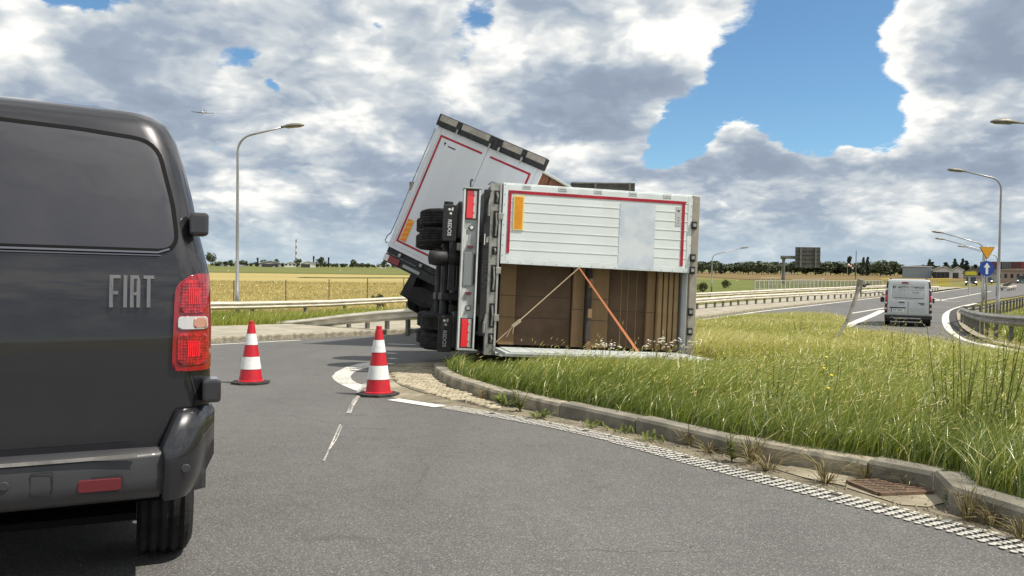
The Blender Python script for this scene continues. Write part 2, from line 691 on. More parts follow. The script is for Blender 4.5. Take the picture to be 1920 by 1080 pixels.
M_ASPH = asphalt_mat()
M_FIELD = field_mat('dry_meadow', (0.19, 0.165, 0.05), (0.12, 0.13, 0.04), (0.25, 0.205, 0.075))
M_WHEAT = field_mat('ripening_crop', (0.36, 0.285, 0.115), (0.29, 0.245, 0.09), (0.42, 0.34, 0.15), 0.06, 2.5)
M_GREEN = field_mat('mown_grass', (0.115, 0.135, 0.04), (0.145, 0.155, 0.05), (0.18, 0.175, 0.06), 0.012, 0.3)
M_GREEN2 = field_mat('lush_grass', (0.095, 0.125, 0.03), (0.125, 0.145, 0.04), (0.17, 0.165, 0.05), 0.05, 0.9)
M_BROWN = field_mat('brown_stubble', (0.16, 0.11, 0.05), (0.20, 0.14, 0.06), (0.12, 0.11, 0.045), 0.02, 0.4)
M_DITCH = field_mat('ditch_grass', (0.045, 0.075, 0.02), (0.06, 0.085, 0.025), (0.09, 0.10, 0.035), 0.2, 2.0)
M_SOIL = mat('grassy_soil', (0.12, 0.13, 0.04), 0.95, var=0.45, vscale=3, spec=0.1, col2=(0.08, 0.09, 0.03))
M_CONC = mat('pavement_concrete', (0.40, 0.365, 0.29), 0.85, var=0.3, vscale=1.4, bump=0.3, bscale=70, spec=0.2, col2=(0.27, 0.25, 0.20), detail=7)
M_KERB = mat('kerb_concrete', (0.38, 0.335, 0.25), 0.85, bump=0.45, bscale=110, vscale=7, spec=0.2, col2=(0.20, 0.19, 0.155), detail=7)
M_KERB2 = mat('stained_kerb_concrete', (0.27, 0.25, 0.205), 0.88, bump=0.45, bscale=110, vscale=5, spec=0.2, col2=(0.17, 0.16, 0.13), detail=7)
M_GUT = mat('gutter_concrete', (0.36, 0.32, 0.235), 0.9, bump=0.4, bscale=40, vscale=2.2, spec=0.15, col2=(0.20, 0.175, 0.125), detail=8)
M_DIRT = mat('gutter_dirt', (0.14, 0.125, 0.095), 0.95, bump=0.6, bscale=50, vscale=5, spec=0.1, col2=(0.24, 0.21, 0.15), detail=8)
M_STONE = mat('granite_sett', (0.40, 0.345, 0.24), 0.85, bump=0.6, bscale=90, vscale=9, spec=0.2, col2=(0.25, 0.22, 0.16), detail=6)
M_STONE2 = mat('pale_granite_sett', (0.46, 0.41, 0.30), 0.85, bump=0.6, bscale=90, vscale=9, spec=0.2, col2=(0.33, 0.29, 0.21), detail=6)


M_CHANNEL = mat('dark_channel', (0.035, 0.034, 0.033), 0.8)


def paint_mat(name, wear, white=(0.64, 0.62, 0.56)):
    m = bpy.data.materials.new(name); m.use_nodes = True
    nt = m.node_tree; b = nt.nodes['Principled BSDF']
    tc = nt.nodes.new('ShaderNodeTexCoord'); vec = tc.outputs['Object']
    n, _ = noise(vec, 28.0, 6, 0.7, nt)
    n2, _ = noise(vec, 2.0, 4, 0.6, nt)
    c = mixcol((n * 0.7 + n2 * 0.3).sstep(0.62 - wear, 0.78 - wear) * 0.85, white, (0.17, 0.165, 0.155), nt)
    nt.links.new(c, b.inputs['Base Color'])
    b.inputs['Roughness'].default_value = 0.75
    bp = nt.nodes.new('ShaderNodeBump'); bp.inputs['Strength'].default_value = 0.5; bp.inputs['Distance'].default_value = 0.006
    nt.links.new(n.s, bp.inputs['Height']); nt.links.new(bp.outputs[0], b.inputs['Normal'])
    return m


M_LINE = paint_mat('road_paint', 0.05)
M_SCUFF = paint_mat('scuffed_road', 0.22)
M_RIB = paint_mat('dirty_road_paint', 0.10, (0.48, 0.465, 0.42))
M_WORN = paint_mat('worn_road_paint', 0.16)

# ------------------------------------------------------------------ fields out to the horizon
sheet('field', [(-4000, -60), (4000, -60), (4000, 4200), (-4000, 4200)], -0.06, M_FIELD)


def field_px(name, pts, off, m):
    return sheet(name, [gp(*p) for p in pts], off, m)


M_BORDER = M_DITCH
def band(name, xy, off, m): return sheet(name, xy, off, m)


# left: a ripening crop, a ditch, mown airfield grass to the trees
band('crop_field', [(-60, 36), (-7, 44), (6, 60), (9, 212), (-150, 232), (-150, 36)], 0.0, M_WHEAT)
band('airfield_grass', [(-700, 236), (-150, 236), (9, 216), (30, 216), (420, 900), (-900, 900)], 0.0, M_GREEN)
for i, (x0, y0, x1, y1, w) in enumerate([(-150, 229, 8, 209, 4.0), (-90, 118, 5, 98, 1.2), (-40, 150, 6, 172, 9.0), (-12, 128, 7, 131, 9)]):
    ribbon('ditch', [Vector((x0 + (x1 - x0) * t / 6, y0 + (y1 - y0) * t / 6 + rnd.uniform(-1, 1) * w * 0.25, 0)) for t in range(7)], w, 0.05, M_DITCH)
# right: grass bands
band('meadow', [(10, 75), (32, 95), (90, 190), (9, 190)], 0.0, M_GREEN2)
band('brown_field', [(60, 205), (110, 205), (520, 760), (150, 760), (65, 330)], 0.03, M_BROWN)
band('airfield_grass', [(9, 270), (62, 270), (140, 850), (9, 850)], 0.03, M_GREEN)
band('far_meadow', [(150, 765), (530, 765), (1500, 1900), (-1500, 1900), (-900, 905), (140, 905)], 0.03, M_GREEN)

# ------------------------------------------------------------------ road
LA = [(-40, -16), (-16, 4), (-12.9, 8.3), (-6.75, 17.9), (-4.55, 21.0), (-1.0, 26.0), (4.5, 33), (9.0, 38.6), (13.6, 46.3), (19.8, 55), (36.3, 78.3), (49.6, 95), (72, 127), (150, 232), (330, 480)]
RA = [(9.0, -16), (9.2, 4), (10.2, 14), (11.75, 17.7), (12.8, 21.3), (16.9, 30), (25.4, 46), (33.8, 59), (43, 72), (56, 88), (78, 118), (158, 225), (345, 470)]
LAp, RAp = spline(LA[1:], 4), spline(RA[1:], 4)
sheet('road', [LA[0]] + [(p.x, p.y) for p in LAp] + [(p.x, p.y) for p in reversed(RAp)] + [RA[0]], 0.0, M_ASPH)


# kerbs are rows of single stones; each stone is a child of its kerb
def kerb(name, path, w, h, step, m, gap=0.008, side=1, m2=None, sink=0.1):
    root = thing(name, None, None, (path[0].x, path[0].y, 0)); struct(root)
    tot = sum((b - a).length for a, b in zip(path, path[1:]))
    n_st = max(1, round(tot / step))
    pts = resample(path, tot / n_st * 0.99999)
    if len(pts) <= n_st: pts.append(Vector((path[-1].x, path[-1].y, 0)))
    cache = {}
    for i in range(len(pts) - 1):
        a, b = pts[i], pts[i + 1]
        L = (b - a).length - gap
        key = round(L, 2)
        mm = m if (m2 is None or rnd.random() < 0.65) else m2
        if (key, mm.name) not in cache:
            q = MB(); c = 0.018
            q.prism([(0, -sink), (w, -sink), (w, h), (c, h), (0, h - c * 1.4)], 0, key)
            q.v = [(x, z, y) for x, y, z in q.v]
            cache[(key, mm.name)] = q.mesh('kerbstone', mm)
        d = (b - a).normalized()
        n = Vector((-d.y, d.x, 0)) * side
        zz = G(a.y) - G(b.y)
        dz = Vector((d.x, d.y, (G(b.y) - G(a.y)) / (b - a).length))
        M = frame((a.x, a.y, G(a.y) + rnd.uniform(-0.004, 0.004)), n, dz, (0, 0, 1))
        o = bpy.data.objects.new('kerbstone', cache[(key, mm.name)])
        COL.objects.link(o); o.parent = root
        o.matrix_local = Matrix.Translation(-Vector(root.location)) @ M
    return root


LK = [Vector((p.x, p.y, 0)) for p in LAp]
near_l = [p for p in LK if 5 < p.y < 34]
kerb('pavement_kerb', near_l, 0.16, 0.13, 1.0, M_KERB, side=1)


def strip_between(name, P, d0, d1, z, m, drop=0.12):
    A, B = offset(P, d0), offset(P, d1)
    bm = bmesh.new()
    a = [bm.verts.new((p.x, p.y, 0)) for p in A]; b = [bm.verts.new((p.x, p.y, 0)) for p in B]
    for i in range(len(P) - 1):
        bm.faces.new((a[i], a[i + 1], b[i + 1], b[i]))
    drape(bm, z)
    for f in bm.faces:
        f.normal_update()
        if f.normal.z < 0: f.normal_flip()
    me = bpy.data.meshes.new(name); bm.to_mesh(me); bm.free()
    me.materials.append(m)
    o = bpy.data.objects.new(name, me); COL.objects.link(o); o['kind'] = 'structure'
    return o


strip_between('pavement', near_l, 0.16, 5.2, 0.125, M_CONC)
far_l = [p for p in LK if 33.5 < p.y < 130]
strip_between('far_pavement', far_l, 0.30, 4.6, 0.10, M_CONC)
kerb('far_kerb', [p for p in far_l if p.y < 100], 0.30, 0.12, 2.0, M_KERB, side=1)
# concrete blocks of an old path edge behind the pavement
strip_between('verge', near_l, 5.2, 11.0, 0.05, M_FIELD)

# painted lines
def px_line(name, pts, w, m=M_LINE, off=0.004, n=4):
    P = spline([gp(*p) for p in pts], n)
    return ribbon(name, P, w, off, m)


ed = offset(LAp, -0.42)
ribbon('edge_line', [p for p in ed if p.y < 19.6], 0.13, 0.004, M_LINE)
ribbon('edge_line', [p for p in ed if 34 < p.y < 130], 0.22, 0.006, M_LINE)
px_line('edge_line', [(1960, 671), (1920, 662), (1830, 642), (1795, 628), (1779, 614), (1773, 598), (1778, 586), (1800, 576), (1830, 569)], 0.34, off=0.006)
px_line('edge_line', [(1572, 622), (1600, 606), (1655, 582)], 0.42, off=0.006)
px_line('edge_line', [(1594, 588), (1625, 583), (1655, 578)], 0.20, off=0.006)
px_line('edge_line', [(1655, 578), (1755, 564), (1800, 557), (1858, 546)], 0.22, off=0.006)
px_line('edge_line', [(1745, 558), (1770, 564), (1800, 566)], 0.2, off=0.006)
for a, b in (((727, 645), (779, 646.5)), ((724, 662), (744, 663)), ((730, 672), (742, 673)), ((724, 682), (738, 682.5))):
    px_line('lane_dash', [a, ((a[0] + b[0]) / 2, (a[1] + b[1]) / 2), b], 0.16, M_LINE)
px_line('kerb_strip', [(1822, 575), (1801, 583), (1799, 594), (1804, 608), (1816, 620), (1840, 634), (1879, 646), (1925, 657), (1975, 668)], 0.26, M_KERB, 0.05)
px_line('groove_strip', [(1812, 574), (1790, 582), (1786, 594), (1789, 608), (1798, 621), (1820, 635), (1850, 645)], 0.34, M_CHANNEL, 0.008)  # near-black strip along the groove beside the kerb
# nose marking in front of the island
sheet('nose_marking', [gp(*p) for p in [(622, 707), (630, 698), (648, 689), (672, 682.5), (700, 678.5), (720, 677), (722, 681), (700, 687), (678, 693), (663, 699), (657, 706), (660, 713), (670, 719), (690, 725), (684, 738), (664, 732), (640, 722), (627, 714)]], 0.005, M_WORN)
# scuffs the trailer left on the road
for pts, w in (([(684, 727), (672, 744), (660, 762), (654, 776)], 0.045), ([(638, 797), (630, 815), (618, 842), (607, 866)], 0.014), ([(641, 800), (632, 822), (622, 838), (613, 852)], 0.009), ([(690, 720), (684, 729), (676, 738)], 0.12), ([(664, 748), (659, 760), (655, 770)], .02)):
    px_line('scrape_mark', pts, w, M_SCUFF, 0.007)

# ------------------------------------------------------------------ the grass island and its kerb
K = [gp(*p) for p in [(826, 716), (852, 729), (896, 743), (960, 762), (1100, 793), (1261, 828), (1444, 872), (1628, 901)]]
K0 = [Vector((1.5, 18.6, 0)), Vector((0.3, 16.2, 0)), Vector((-0.62, 14.3, 0)), Vector((-1.05, 13.1, 0)), Vector((-1.16, 12.3, 0)), Vector((-1.10, 11.5, 0))]
K1 = [gp(1750, 925), gp(1783, 960), gp(1920, 1002), gp(2060, 1052), gp(2250, 1120)]
kp_a = spline([(p.x, p.y) for p in K0 + K], 6)
kp_b = [Vector((p.x, p.y, 0)) for p in (K[-1], K1[0], K1[1])]
kp_c = spline([(p.x, p.y) for p in K1[1:]], 4)
nose = [p for p in kp_a if p.y > 9.6]
rest = [p for p in kp_a if p.y <= 9.7]
kerb('island_kerb', nose, 0.17, 0.14, 0.42, M_KERB, side=1, m2=M_KERB2)
kerb('island_kerb', rest, 0.17, 0.14, 0.98, M_KERB, side=1, m2=M_KERB2)
kerb('island_kerb', kp_b[:2], 0.17, 0.14, 0.37, M_KERB2, side=1, gap=0.004)
kerb('island_kerb', kp_b[1:], 0.17, 0.14, 0.44, M_KERB2, side=1, gap=0.004)
kerb('island_kerb', kp_c, 0.17, 0.14, 0.70, M_KERB, side=1, m2=M_KERB2)
KPATH = kp_a + kp_b[1:] + kp_c[1:]
inner = offset(KPATH, 0.16)
ISLE = [(p.x, p.y) for p in inner] + [(4.4, -2.0), (8.2, -2.0), (8.3, 8), (8.6, 14), (9.2, 18), (10.0, 23), (11.4, 28), (15.3, 36.5), (15.9, 39.2), (13.5, 39.6), (9.3, 35.0), (5.0, 27.5), (2.6, 21.5)]
ISLE_NP = np.array(ISLE)


def poly_dist(P, poly):
    """distance to the polygon outline and an inside test for many points"""
    P = np.asarray(P, float)
    d = np.full(len(P), 1e9); ins = np.zeros(len(P), bool)
    n = len(poly)
    for i in range(n):
        a, b = poly[i], poly[(i + 1) % n]
        ab = b - a
        t = np.clip(((P - a) @ ab) / max(ab @ ab, 1e-12), 0, 1)
        d = np.minimum(d, np.hypot(*(P - a - t[:, None] * ab).T))
        c = ((a[1] > P[:, 1]) != (b[1] > P[:, 1]))
        with np.errstate(divide='ignore', invalid='ignore'):
            xx = (b[0] - a[0]) * (P[:, 1] - a[1]) / (b[1] - a[1]) + a[0]
        ins ^= c & (P[:, 0] < xx)
    return d, ins


def Gn(y):
    y = np.maximum(y, -6.0)
    return -0.033 * np.minimum(y, 32) - 0.022 * np.clip(y - 32, 0, 5) - 0.010 * np.clip(y - 37, 0, 7)


def isle_h(P):
    d, ins = poly_dist(P, ISLE_NP)
    return 0.125 + np.where(ins, 0.07 * (1 - np.exp(-d / 1.2)), 0.0)


def island():
    bm = bmesh.new()
    vs = [bm.verts.new((x, y, 0)) for x, y in ISLE]
    f = bm.faces.new(vs)
    f.normal_update(); bmesh.ops.triangulate(bm, faces=[f], ngon_method='EAR_CLIP')
    for a in np.arange(-2, 40, 0.9):
        bmesh.ops.bisect_plane(bm, geom=bm.verts[:] + bm.edges[:] + bm.faces[:], plane_co=(0, a, 0), plane_no=(0, 1, 0), dist=1e-5)
    for a in np.arange(-1, 16, 0.9):
        bmesh.ops.bisect_plane(bm, geom=bm.verts[:] + bm.edges[:] + bm.faces[:], plane_co=(a, 0, 0), plane_no=(1, 0, 0), dist=1e-5)
    P = np.array([(v.co.x, v.co.y) for v in bm.verts])
    h = isle_h(P) + Gn(P[:, 1])
    for v, z in zip(bm.verts, h): v.co.z = z
    o = finish_bm(bm, 'grass_island', M_SOIL, smooth=True)
    o['kind'] = 'structure'


island()

# gutter between the edge marking and the kerb: dirt, then pale concrete slabs by the drain
GUT_IN = [Vector((p.x, p.y, 0)) for p in KPATH if p.y < 9.9]
WL_PX = [(740, 749), (850, 766), (1000, 792), (1100, 812), (1200, 838), (1300, 866), (1436, 901), (1648, 954), (1800, 994), (1920, 1031), (2100, 1092)]
WL = spline([gp(*p) for p in WL_PX], 6)
gut = [(p.x, p.y) for p in offset(WL, 0.06)] + [(p.x, p.y) for p in reversed(offset(GUT_IN, 0.03))]
sheet('gutter', gut, 0.006, M_DIRT)
slab_px = [[(1448, 881), (1500, 874), (1560, 887), (1606, 900), (1590, 915), (1520, 902)], [(1585, 917), (1596, 909), (1646, 934), (1738, 928), (1756, 926), (1776, 944), (1740, 954), (1690, 950)]]
for q in slab_px:
    sheet('gutter_slab', [gp(*p) for p in q], 0.012, M_GUT)

# ribbed edge marking: every rib is a row of small raised dots of paint
def ribbed_line():
    root = thing('ribbed_edge_marking', None, None, tuple(WL[0])); struct(root)
    P = resample(WL, 0.060)
    N = normals2(P)
    q = MB(); ribs = []
    cm = []
    for v in range(14):
        r = random.Random(v); mb = MB()
        nd = 6
        for k in range(nd):
            if r.random() < .08: continue
            u = (k - (nd - 1) / 2) * 0.036 + r.uniform(-.004, .004)
            a = r.uniform(.015, .020); b = r.uniform(.017, .023); hgt = r.uniform(.0015, .0030)
            mb.prism([(u + a * math.cos(t), b * math.sin(t) + r.uniform(-.003, .003)) for t in [i * math.pi / 3 for i in range(6)]], 0, hgt)
        cm.append(mb.mesh('rib', M_RIB))
    solid = [p for p in WL if p.y > 8.35]
    for i, (p, n) in enumerate(zip(P, N)):
        if p.y > 8.3: continue
        if len(ribs) >= 295: break
        d = Vector((n.y, -n.x, -0.033 * n.y * 0 ))
        o = bpy.data.objects.new('rib', cm[(i * 5 + i // 3) % 14]); COL.objects.link(o); o.parent = root
        o.matrix_local = Matrix.Translation(-Vector(root.location)) @ frame((p.x, p.y, G(p.y) + 0.007), n, Vector((n.y, -n.x, (G(p.y + 0.01 * -n.x) - G(p.y)) / 0.01)), (0, 0, 1))
        ribs.append(o)
    ribbon('line_end', [p - Vector(root.location) for p in solid], 0.22, 0.0, M_LINE, parent=root).location = (0, 0, 0)
    o = [c for c in COL.objects if c.name == 'line_end'][0]
    for v in o.data.vertices:
        w = v.co + Vector(root.location)
        v.co.z = G(w.y) + 0.006 - root.location.z


ribbed_line()


# ------------------------------------------------------------------ sett paving round the island nose
def setts():
    poly = [gp(*p) for p in [(733, 697), (760, 690.5), (790, 687), (822, 685), (815, 700), (826, 719), (852, 732), (896, 746), (945, 761), (930, 772), (900, 764), (848, 751), (790, 736), (752, 723), (737, 712)]]
    poly = [(p.x, p.y) for p in poly]
    # pavers' bed
    bed = sheet('sett_paving', poly, 0.006, M_DIRT)
    outer = [gp(*p) for p in [(700, 690), (735, 684), (790, 680), (822, 678), (822, 690), (790, 690), (760, 692), (733, 698), (737, 714), (752, 725), (790, 738), (848, 753), (900, 766), (930, 775), (900, 775), (842, 766), (760, 752), (722, 742), (700, 728), (690, 712)]]
    sheet('paving_edge', [(p.x, p.y) for p in outer], 0.005, M_GUT)
    arr = np.array(poly)
    y0, y1 = arr[:, 1].min(), arr[:, 1].max(); x0, x1 = arr[:, 0].min(), arr[:, 0].max()
    ms = []
    for k in range(8):
        r = random.Random(k); mb = MB()
        w, l, h = r.uniform(.045, .058), r.uniform(.042, .056), r.uniform(.016, .024)
        base = [(-w, -l), (w, -l), (w, l), (-w, l)]
        base = [(a + r.uniform(-.008, .008), b + r.uniform(-.008, .008)) for a, b in base]
        rings = [[Vector((a, b, -.01)) for a, b in base], [Vector((a, b, h * .6)) for a, b in base], [Vector((a * .72, b * .72, h)) for a, b in base]]
        mb.loft(rings); mb.face(rings[-1])
        ms.append(mb.mesh('sett', M_STONE if k % 3 else M_STONE2))
    pts = []
    row = 0
    y = y0
    while y < y1:
        x = x0 + (row % 2) * 0.06
        while x < x1:
            # rows bend round the nose
            pts.append((x + rnd.uniform(-.012, .012), y + 0.05 * math.sin(x * 3) + rnd.uniform(-.012, .012)))
            x += 0.118
        y += 0.108; row += 1
    d, ins = poly_dist(np.array(pts), arr)
    ok = [p for p, i, dd in zip(pts, ins, d) if i and dd > 0.03]
    ok.sort(key=lambda p: p[1])
    big = MB()
    for i, p in enumerate(ok):
        me = ms[rnd.randrange(8)]
        if i < 290:
            o = bpy.data.objects.new('sett', me); COL.objects.link(o); o.parent = bed
            o.location = (p[0], p[1], G(p[1]) + 0.006); o.rotation_euler = (0, 0, rnd.uniform(-.2, .2))
        else:
            z = G(p[1]) + .006
            big._add([Vector((v.co.x + p[0], v.co.y + p[1], v.co.z + z)) for v in me.vertices], [tuple(f.vertices) for f in me.polygons])
    if big.v:
        o = big.build('far_setts', M_STONE, bed, fix=False); o['kind'] = 'stuff'


setts()


# storm drain
def drain():
    c = [gp(*p) for p in [(1596, 911), (1650, 935), (1735, 928), (1684, 904)]]
    o0 = (c[0] + c[1] + c[2] + c[3]) / 4
    ex = ((c[2] - c[1]) + (c[3] - c[0])) / 2; ey = ((c[0] - c[1]) + (c[3] - c[2])) / 2
    L, Wd = ex.length, ey.length
    ex.normalize(); ey.normalize()
    ez = ex.cross(ey)
    if ez.z < 0: ez = -ez
    rust = mat('rusty_iron', (0.13, 0.088, 0.06), 0.85, 0.2, bump=0.6, bscale=120, vscale=18, col2=(0.20, 0.135, 0.09), detail=6)
    pit = mat('pit_darkness', (0.006, 0.005, 0.005), 0.95)
    t = thing('storm_drain', 'rusty slotted drain grate in the gutter below the kerb', 'drain grate', M=frame(o0 + Vector((0, 0, .012)), ex, ey, ez))
    MB().b2((-L / 2, -Wd / 2, -.002), (L / 2, Wd / 2, .0008)).build('pit', pit, t)  # flat black plate stands in for the shaded depth under the bars
    f = MB()
    for s in (-1, 1):
        f.b2((-L / 2, s * Wd / 2 - .012, 0), (L / 2, s * Wd / 2 + .012, .02))
        f.b2((s * L / 2 - .012, -Wd / 2 + .012, 0), (s * L / 2 + .012, Wd / 2 - .012, .02))
    f.build('grate_frame', rust, t)
    n = 7
    me = MB().b2((-L / 2 + .014, -.009, 0.003), (L / 2 - .014, .009, .017)).mesh('grate_bar', rust)
    for i in range(n):
        piece('grate_bar', me, t, (0, -Wd / 2 + (i + 1) * Wd / (n + 1), 0))
    me = MB().b2((-.009, -Wd / 2 + .014, 0.004), (.009, Wd / 2 - .014, .0155)).mesh('cross_bar', rust)
    for x in (-L / 6, L / 6): piece('cross_bar', me, t, (x, 0, 0))


drain()

# ------------------------------------------------------------------ panel vans
M_RUBBER = mat('tyre_rubber', (0.018, 0.018, 0.019), 0.85, var=0.4, vscale=9, bump=0.25, bscale=60, spec=0.3)
M_BLACK = mat('black_plastic', (0.020, 0.020, 0.022), 0.55, var=0.3, vscale=12, bump=0.12, bscale=200)
M_DARKMETAL = mat('dark_chassis_paint', (0.022, 0.022, 0.024), 0.6, 0.0, var=0.4, vscale=5, bump=0.15, bscale=60)
M_RIM = mat('wheel_steel', (0.35, 0.35, 0.36), 0.4, 0.8, var=0.2, vscale=8)
M_GLASS = mat('dark_glass', (0.012, 0.014, 0.016), 0.05, spec=0.6)
M_PLATE = mat('number_plate', (0.75, 0.75, 0.74), 0.5)
M_BLUE = mat('plate_blue', (0.02, 0.06, 0.3), 0.5)
M_INK = mat('black_print', (0.015, 0.015, 0.018), 0.6)
M_REDL = mat('red_lamp_lens', (0.26, 0.003, 0.010), 0.08, spec=0.6, coat=1.0)
M_REDL2 = mat('glowing_red_lens', (0.62, 0.008, 0.015), 0.18, spec=0.8, coat=0.6, emit=(0.9, 0.01, 0.015, 0.16))  # weak red glow added to the lens colour
M_CLEAR = mat('clear_lamp_lens', (0.62, 0.60, 0.58), 0.12, 0.35, spec=0.8, coat=1.0)
M_AMBER = mat('amber_lamp_lens', (0.45, 0.22, 0.15), 0.15, 0.1, spec=0.8, coat=1.0)
M_WHITEPAINT = mat('white_paint', (0.74, 0.75, 0.75), 0.35, var=0.06, vscale=2)


def car_paint(name, col, flake=0.25, rough=0.32, dirt=0.15, metal=0.35):
    m = bpy.data.materials.new(name); m.use_nodes = True
    nt = m.node_tree; b = nt.nodes['Principled BSDF']
    tc = nt.nodes.new('ShaderNodeTexCoord'); vec = tc.outputs['Object']
    f, _ = noise(vec, 420.0, 1, 0.5, nt)
    g, _ = noise(vec, 1.8, 6, 0.65, nt)
    c = mixcol(f.sstep(0.45, 0.75) * flake, col, tuple(min(1, x * 1.9 + 0.01) for x in col), nt)
    c = mixcol(g.sstep(0.45, 0.8) * dirt, c, (0.10, 0.095, 0.09), nt)
    nt.links.new(c, b.inputs['Base Color'])
    b.inputs['Metallic'].default_value = metal
    nt.links.new((g * 0.16 + (rough - 0.08)).s, b.inputs['Roughness'])
    b.inputs['Coat Weight'].default_value = 1.0
    nt.links.new((g.sstep(0.4, 0.8) * 0.05 + 0.02).s, b.inputs['Coat Roughness'])
    return m


def lerp_tab(tab, h):
    if h <= tab[0][0]: return tab[0][1:]
    for a, b in zip(tab, tab[1:]):
        if h <= b[0]:
            t = (h - a[0]) / (b[0] - a[0])
            return tuple(p + (q - p) * t for p, q in zip(a[1:], b[1:]))
    return tab[-1][1:]


class VanShape:
    """u across (right positive), v forward from the tail, h up; tab rows: h, half width, tail set-forward, nose position"""
    def __init__(s, tab, rc=0.13, crown=0.05):
        s.tab, s.rc, s.crown = tab, rc, crown

    def ring(s, h):
        hw, v0, v1 = lerp_tab(s.tab, h)
        rc = min(s.rc, hw * 0.6, (v1 - v0) * 0.4)
        pts = []
        def rear(u): return v0 + s.crown * (u / hw) ** 2
        us = [-1 + 2 * i / 8 for i in range(9)]
        ue = hw - rc
        for t in us: pts.append((t * ue, rear(t * ue)))
        yv = rear(ue)
        for i in range(1, 7):
            a = i / 6 * math.pi / 2
            pts.append((ue + rc * math.sin(a), yv + rc * (1 - math.cos(a))))
        side = [0.12, 0.3, 0.5, 0.7, 0.88]
        vf = v1 - rc * 2.2
        for t in side: pts.append((hw, yv + rc + (vf - yv - rc) * t))
        for i in range(0, 7):
            a = i / 6 * math.pi / 2
            pts.append((hw - rc * 1.6 * (1 - math.cos(a)), vf + rc * 2.2 * math.sin(a)))
        ue2 = hw - rc * 1.6
        for t in us[1:-1]: pts.append((-t * ue2, v1 + 0.10 * (1 - (t) ** 2)))
        half = pts[9:9 + 6 + 5 + 7]
        for u, v in reversed(half): pts.append((-u, v))
        return [Vector((u, v, h)) for u, v in pts]

    def S(s, u, h, off=0.0):
        """point on the tail surface"""
        hw, v0, v1 = lerp_tab(s.tab, h)
        rc = s.rc; ue = hw - rc; au = abs(u)
        if au <= ue: v = v0 + s.crown * (u / hw) ** 2
        else:
            t = min((au - ue) / rc, 0.999)
            v = v0 + s.crown * (ue / hw) ** 2 + rc * (1 - math.sqrt(1 - t * t))
        return Vector((u, v - off, h))

    def patch(s, poly, off, n=14, thick=None):
        """grid that fills a u-h outline (list of (u,h)) laid on the tail"""
        bm = bmesh.new()
        f = bm.faces.new([bm.verts.new((u, 0, h)) for u, h in poly])
        f.normal_update()
        us = [p[0] for p in poly]; hs = [p[1] for p in poly]
        bmesh.ops.triangulate(bm, faces=[f], ngon_method='EAR_CLIP')
        for i in range(1, n):
            for co, no, lo, hi in (((1, 0, 0), (1, 0, 0), min(us), max(us)), ((0, 0, 1), (0, 0, 1), min(hs), max(hs))):
                c = Vector(co) * (lo + (hi - lo) * i / n)
                bmesh.ops.bisect_plane(bm, geom=bm.verts[:] + bm.edges[:] + bm.faces[:], plane_co=c, plane_no=no, dist=1e-6)
        if thick:
            r = bmesh.ops.extrude_face_region(bm, geom=bm.faces[:])
            ev = [v for v in r['geom'] if isinstance(v, bmesh.types.BMVert)]
            es = set(ev)
            for v in bm.verts:
                v.co = s.S(v.co.x, v.co.z, off if v in es else off - thick)
        else:
            for v in bm.verts: v.co = s.S(v.co.x, v.co.z, off)
        bmesh.ops.recalc_face_normals(bm, faces=bm.faces)
        return bm


def bm_obj(bm, name, m, parent, smooth=True, bevel=0.0):
    me = bpy.data.meshes.new(name); bm.to_mesh(me); bm.free()
    me.materials.append(m)
    if smooth: me.shade_smooth()
    o = bpy.data.objects.new(name, me); COL.objects.link(o); o.parent = parent
    if bevel:
        b = o.modifiers.new('bevel', 'BEVEL'); b.width = bevel; b.segments = 2; b.limit_method = 'ANGLE'; b.angle_limit = R(40)
    return o


def rrect(u0, h0, u1, h1, r, n=5):
    pts = []
    for cx, cy, a0 in ((u1 - r, h0 + r, -90), (u1 - r, h1 - r, 0), (u0 + r, h1 - r, 90), (u0 + r, h0 + r, 180)):
        for i in range(n + 1):
            a = R(a0 + 90 * i / n)
            pts.append((cx + r * math.cos(a), cy + r * math.sin(a)))
    return pts


def rpoly(corners, r, n=4):
    """polygon with rounded corners; r may be a list"""
    out = []
    N = len(corners)
    for i in range(N):
        p = Vector(corners[i]).to_2d(); a = Vector(corners[i - 1]).to_2d(); b = Vector(corners[(i + 1) % N]).to_2d()
        rr = r[i] if isinstance(r, (list, tuple)) else r
        da, db = (a - p).normalized(), (b - p).normalized()
        rr = min(rr, (a - p).length * .45, (b - p).length * .45)
        p0, p1 = p + da * rr, p + db * rr
        for k in range(n + 1):
            t = k / n
            out.append(tuple((p0 * (1 - t) ** 2 + p * 2 * t * (1 - t) + p1 * t * t)))
    return out


def groove(shape, loop, w, name, m, parent, off=0.001, closed=True):
    """thin dark seam line laid along a u-h loop"""
    mb = MB()
    pts = [Vector((a, b)) for a, b in loop]
    # densify
    dp = []
    for i in range(len(pts) if closed else len(pts) - 1):
        a, b = pts[i], pts[(i + 1) % len(pts)]
        k = max(1, int((b - a).length / 0.04))
        for j in range(k): dp.append(a + (b - a) * j / k)
    if not closed: dp.append(pts[-1])
    n = len(dp); A, B = [], []
    for i in range(n):
        if closed: d = dp[(i + 1) % n] - dp[i - 1]
        else: d = dp[min(i + 1, n - 1)] - dp[max(i - 1, 0)]
        d.normalize(); nn = Vector((-d.y, d.x))
        A.append(shape.S(*(dp[i] + nn * w / 2), off)); B.append(shape.S(*(dp[i] - nn * w / 2), off))
    vs = A + B
    fs = [(i, (i + 1) % n, n + (i + 1) % n, n + i) for i in range(n if closed else n - 1)]
    mb._add(vs, fs)
    return mb.build(name, m, parent)


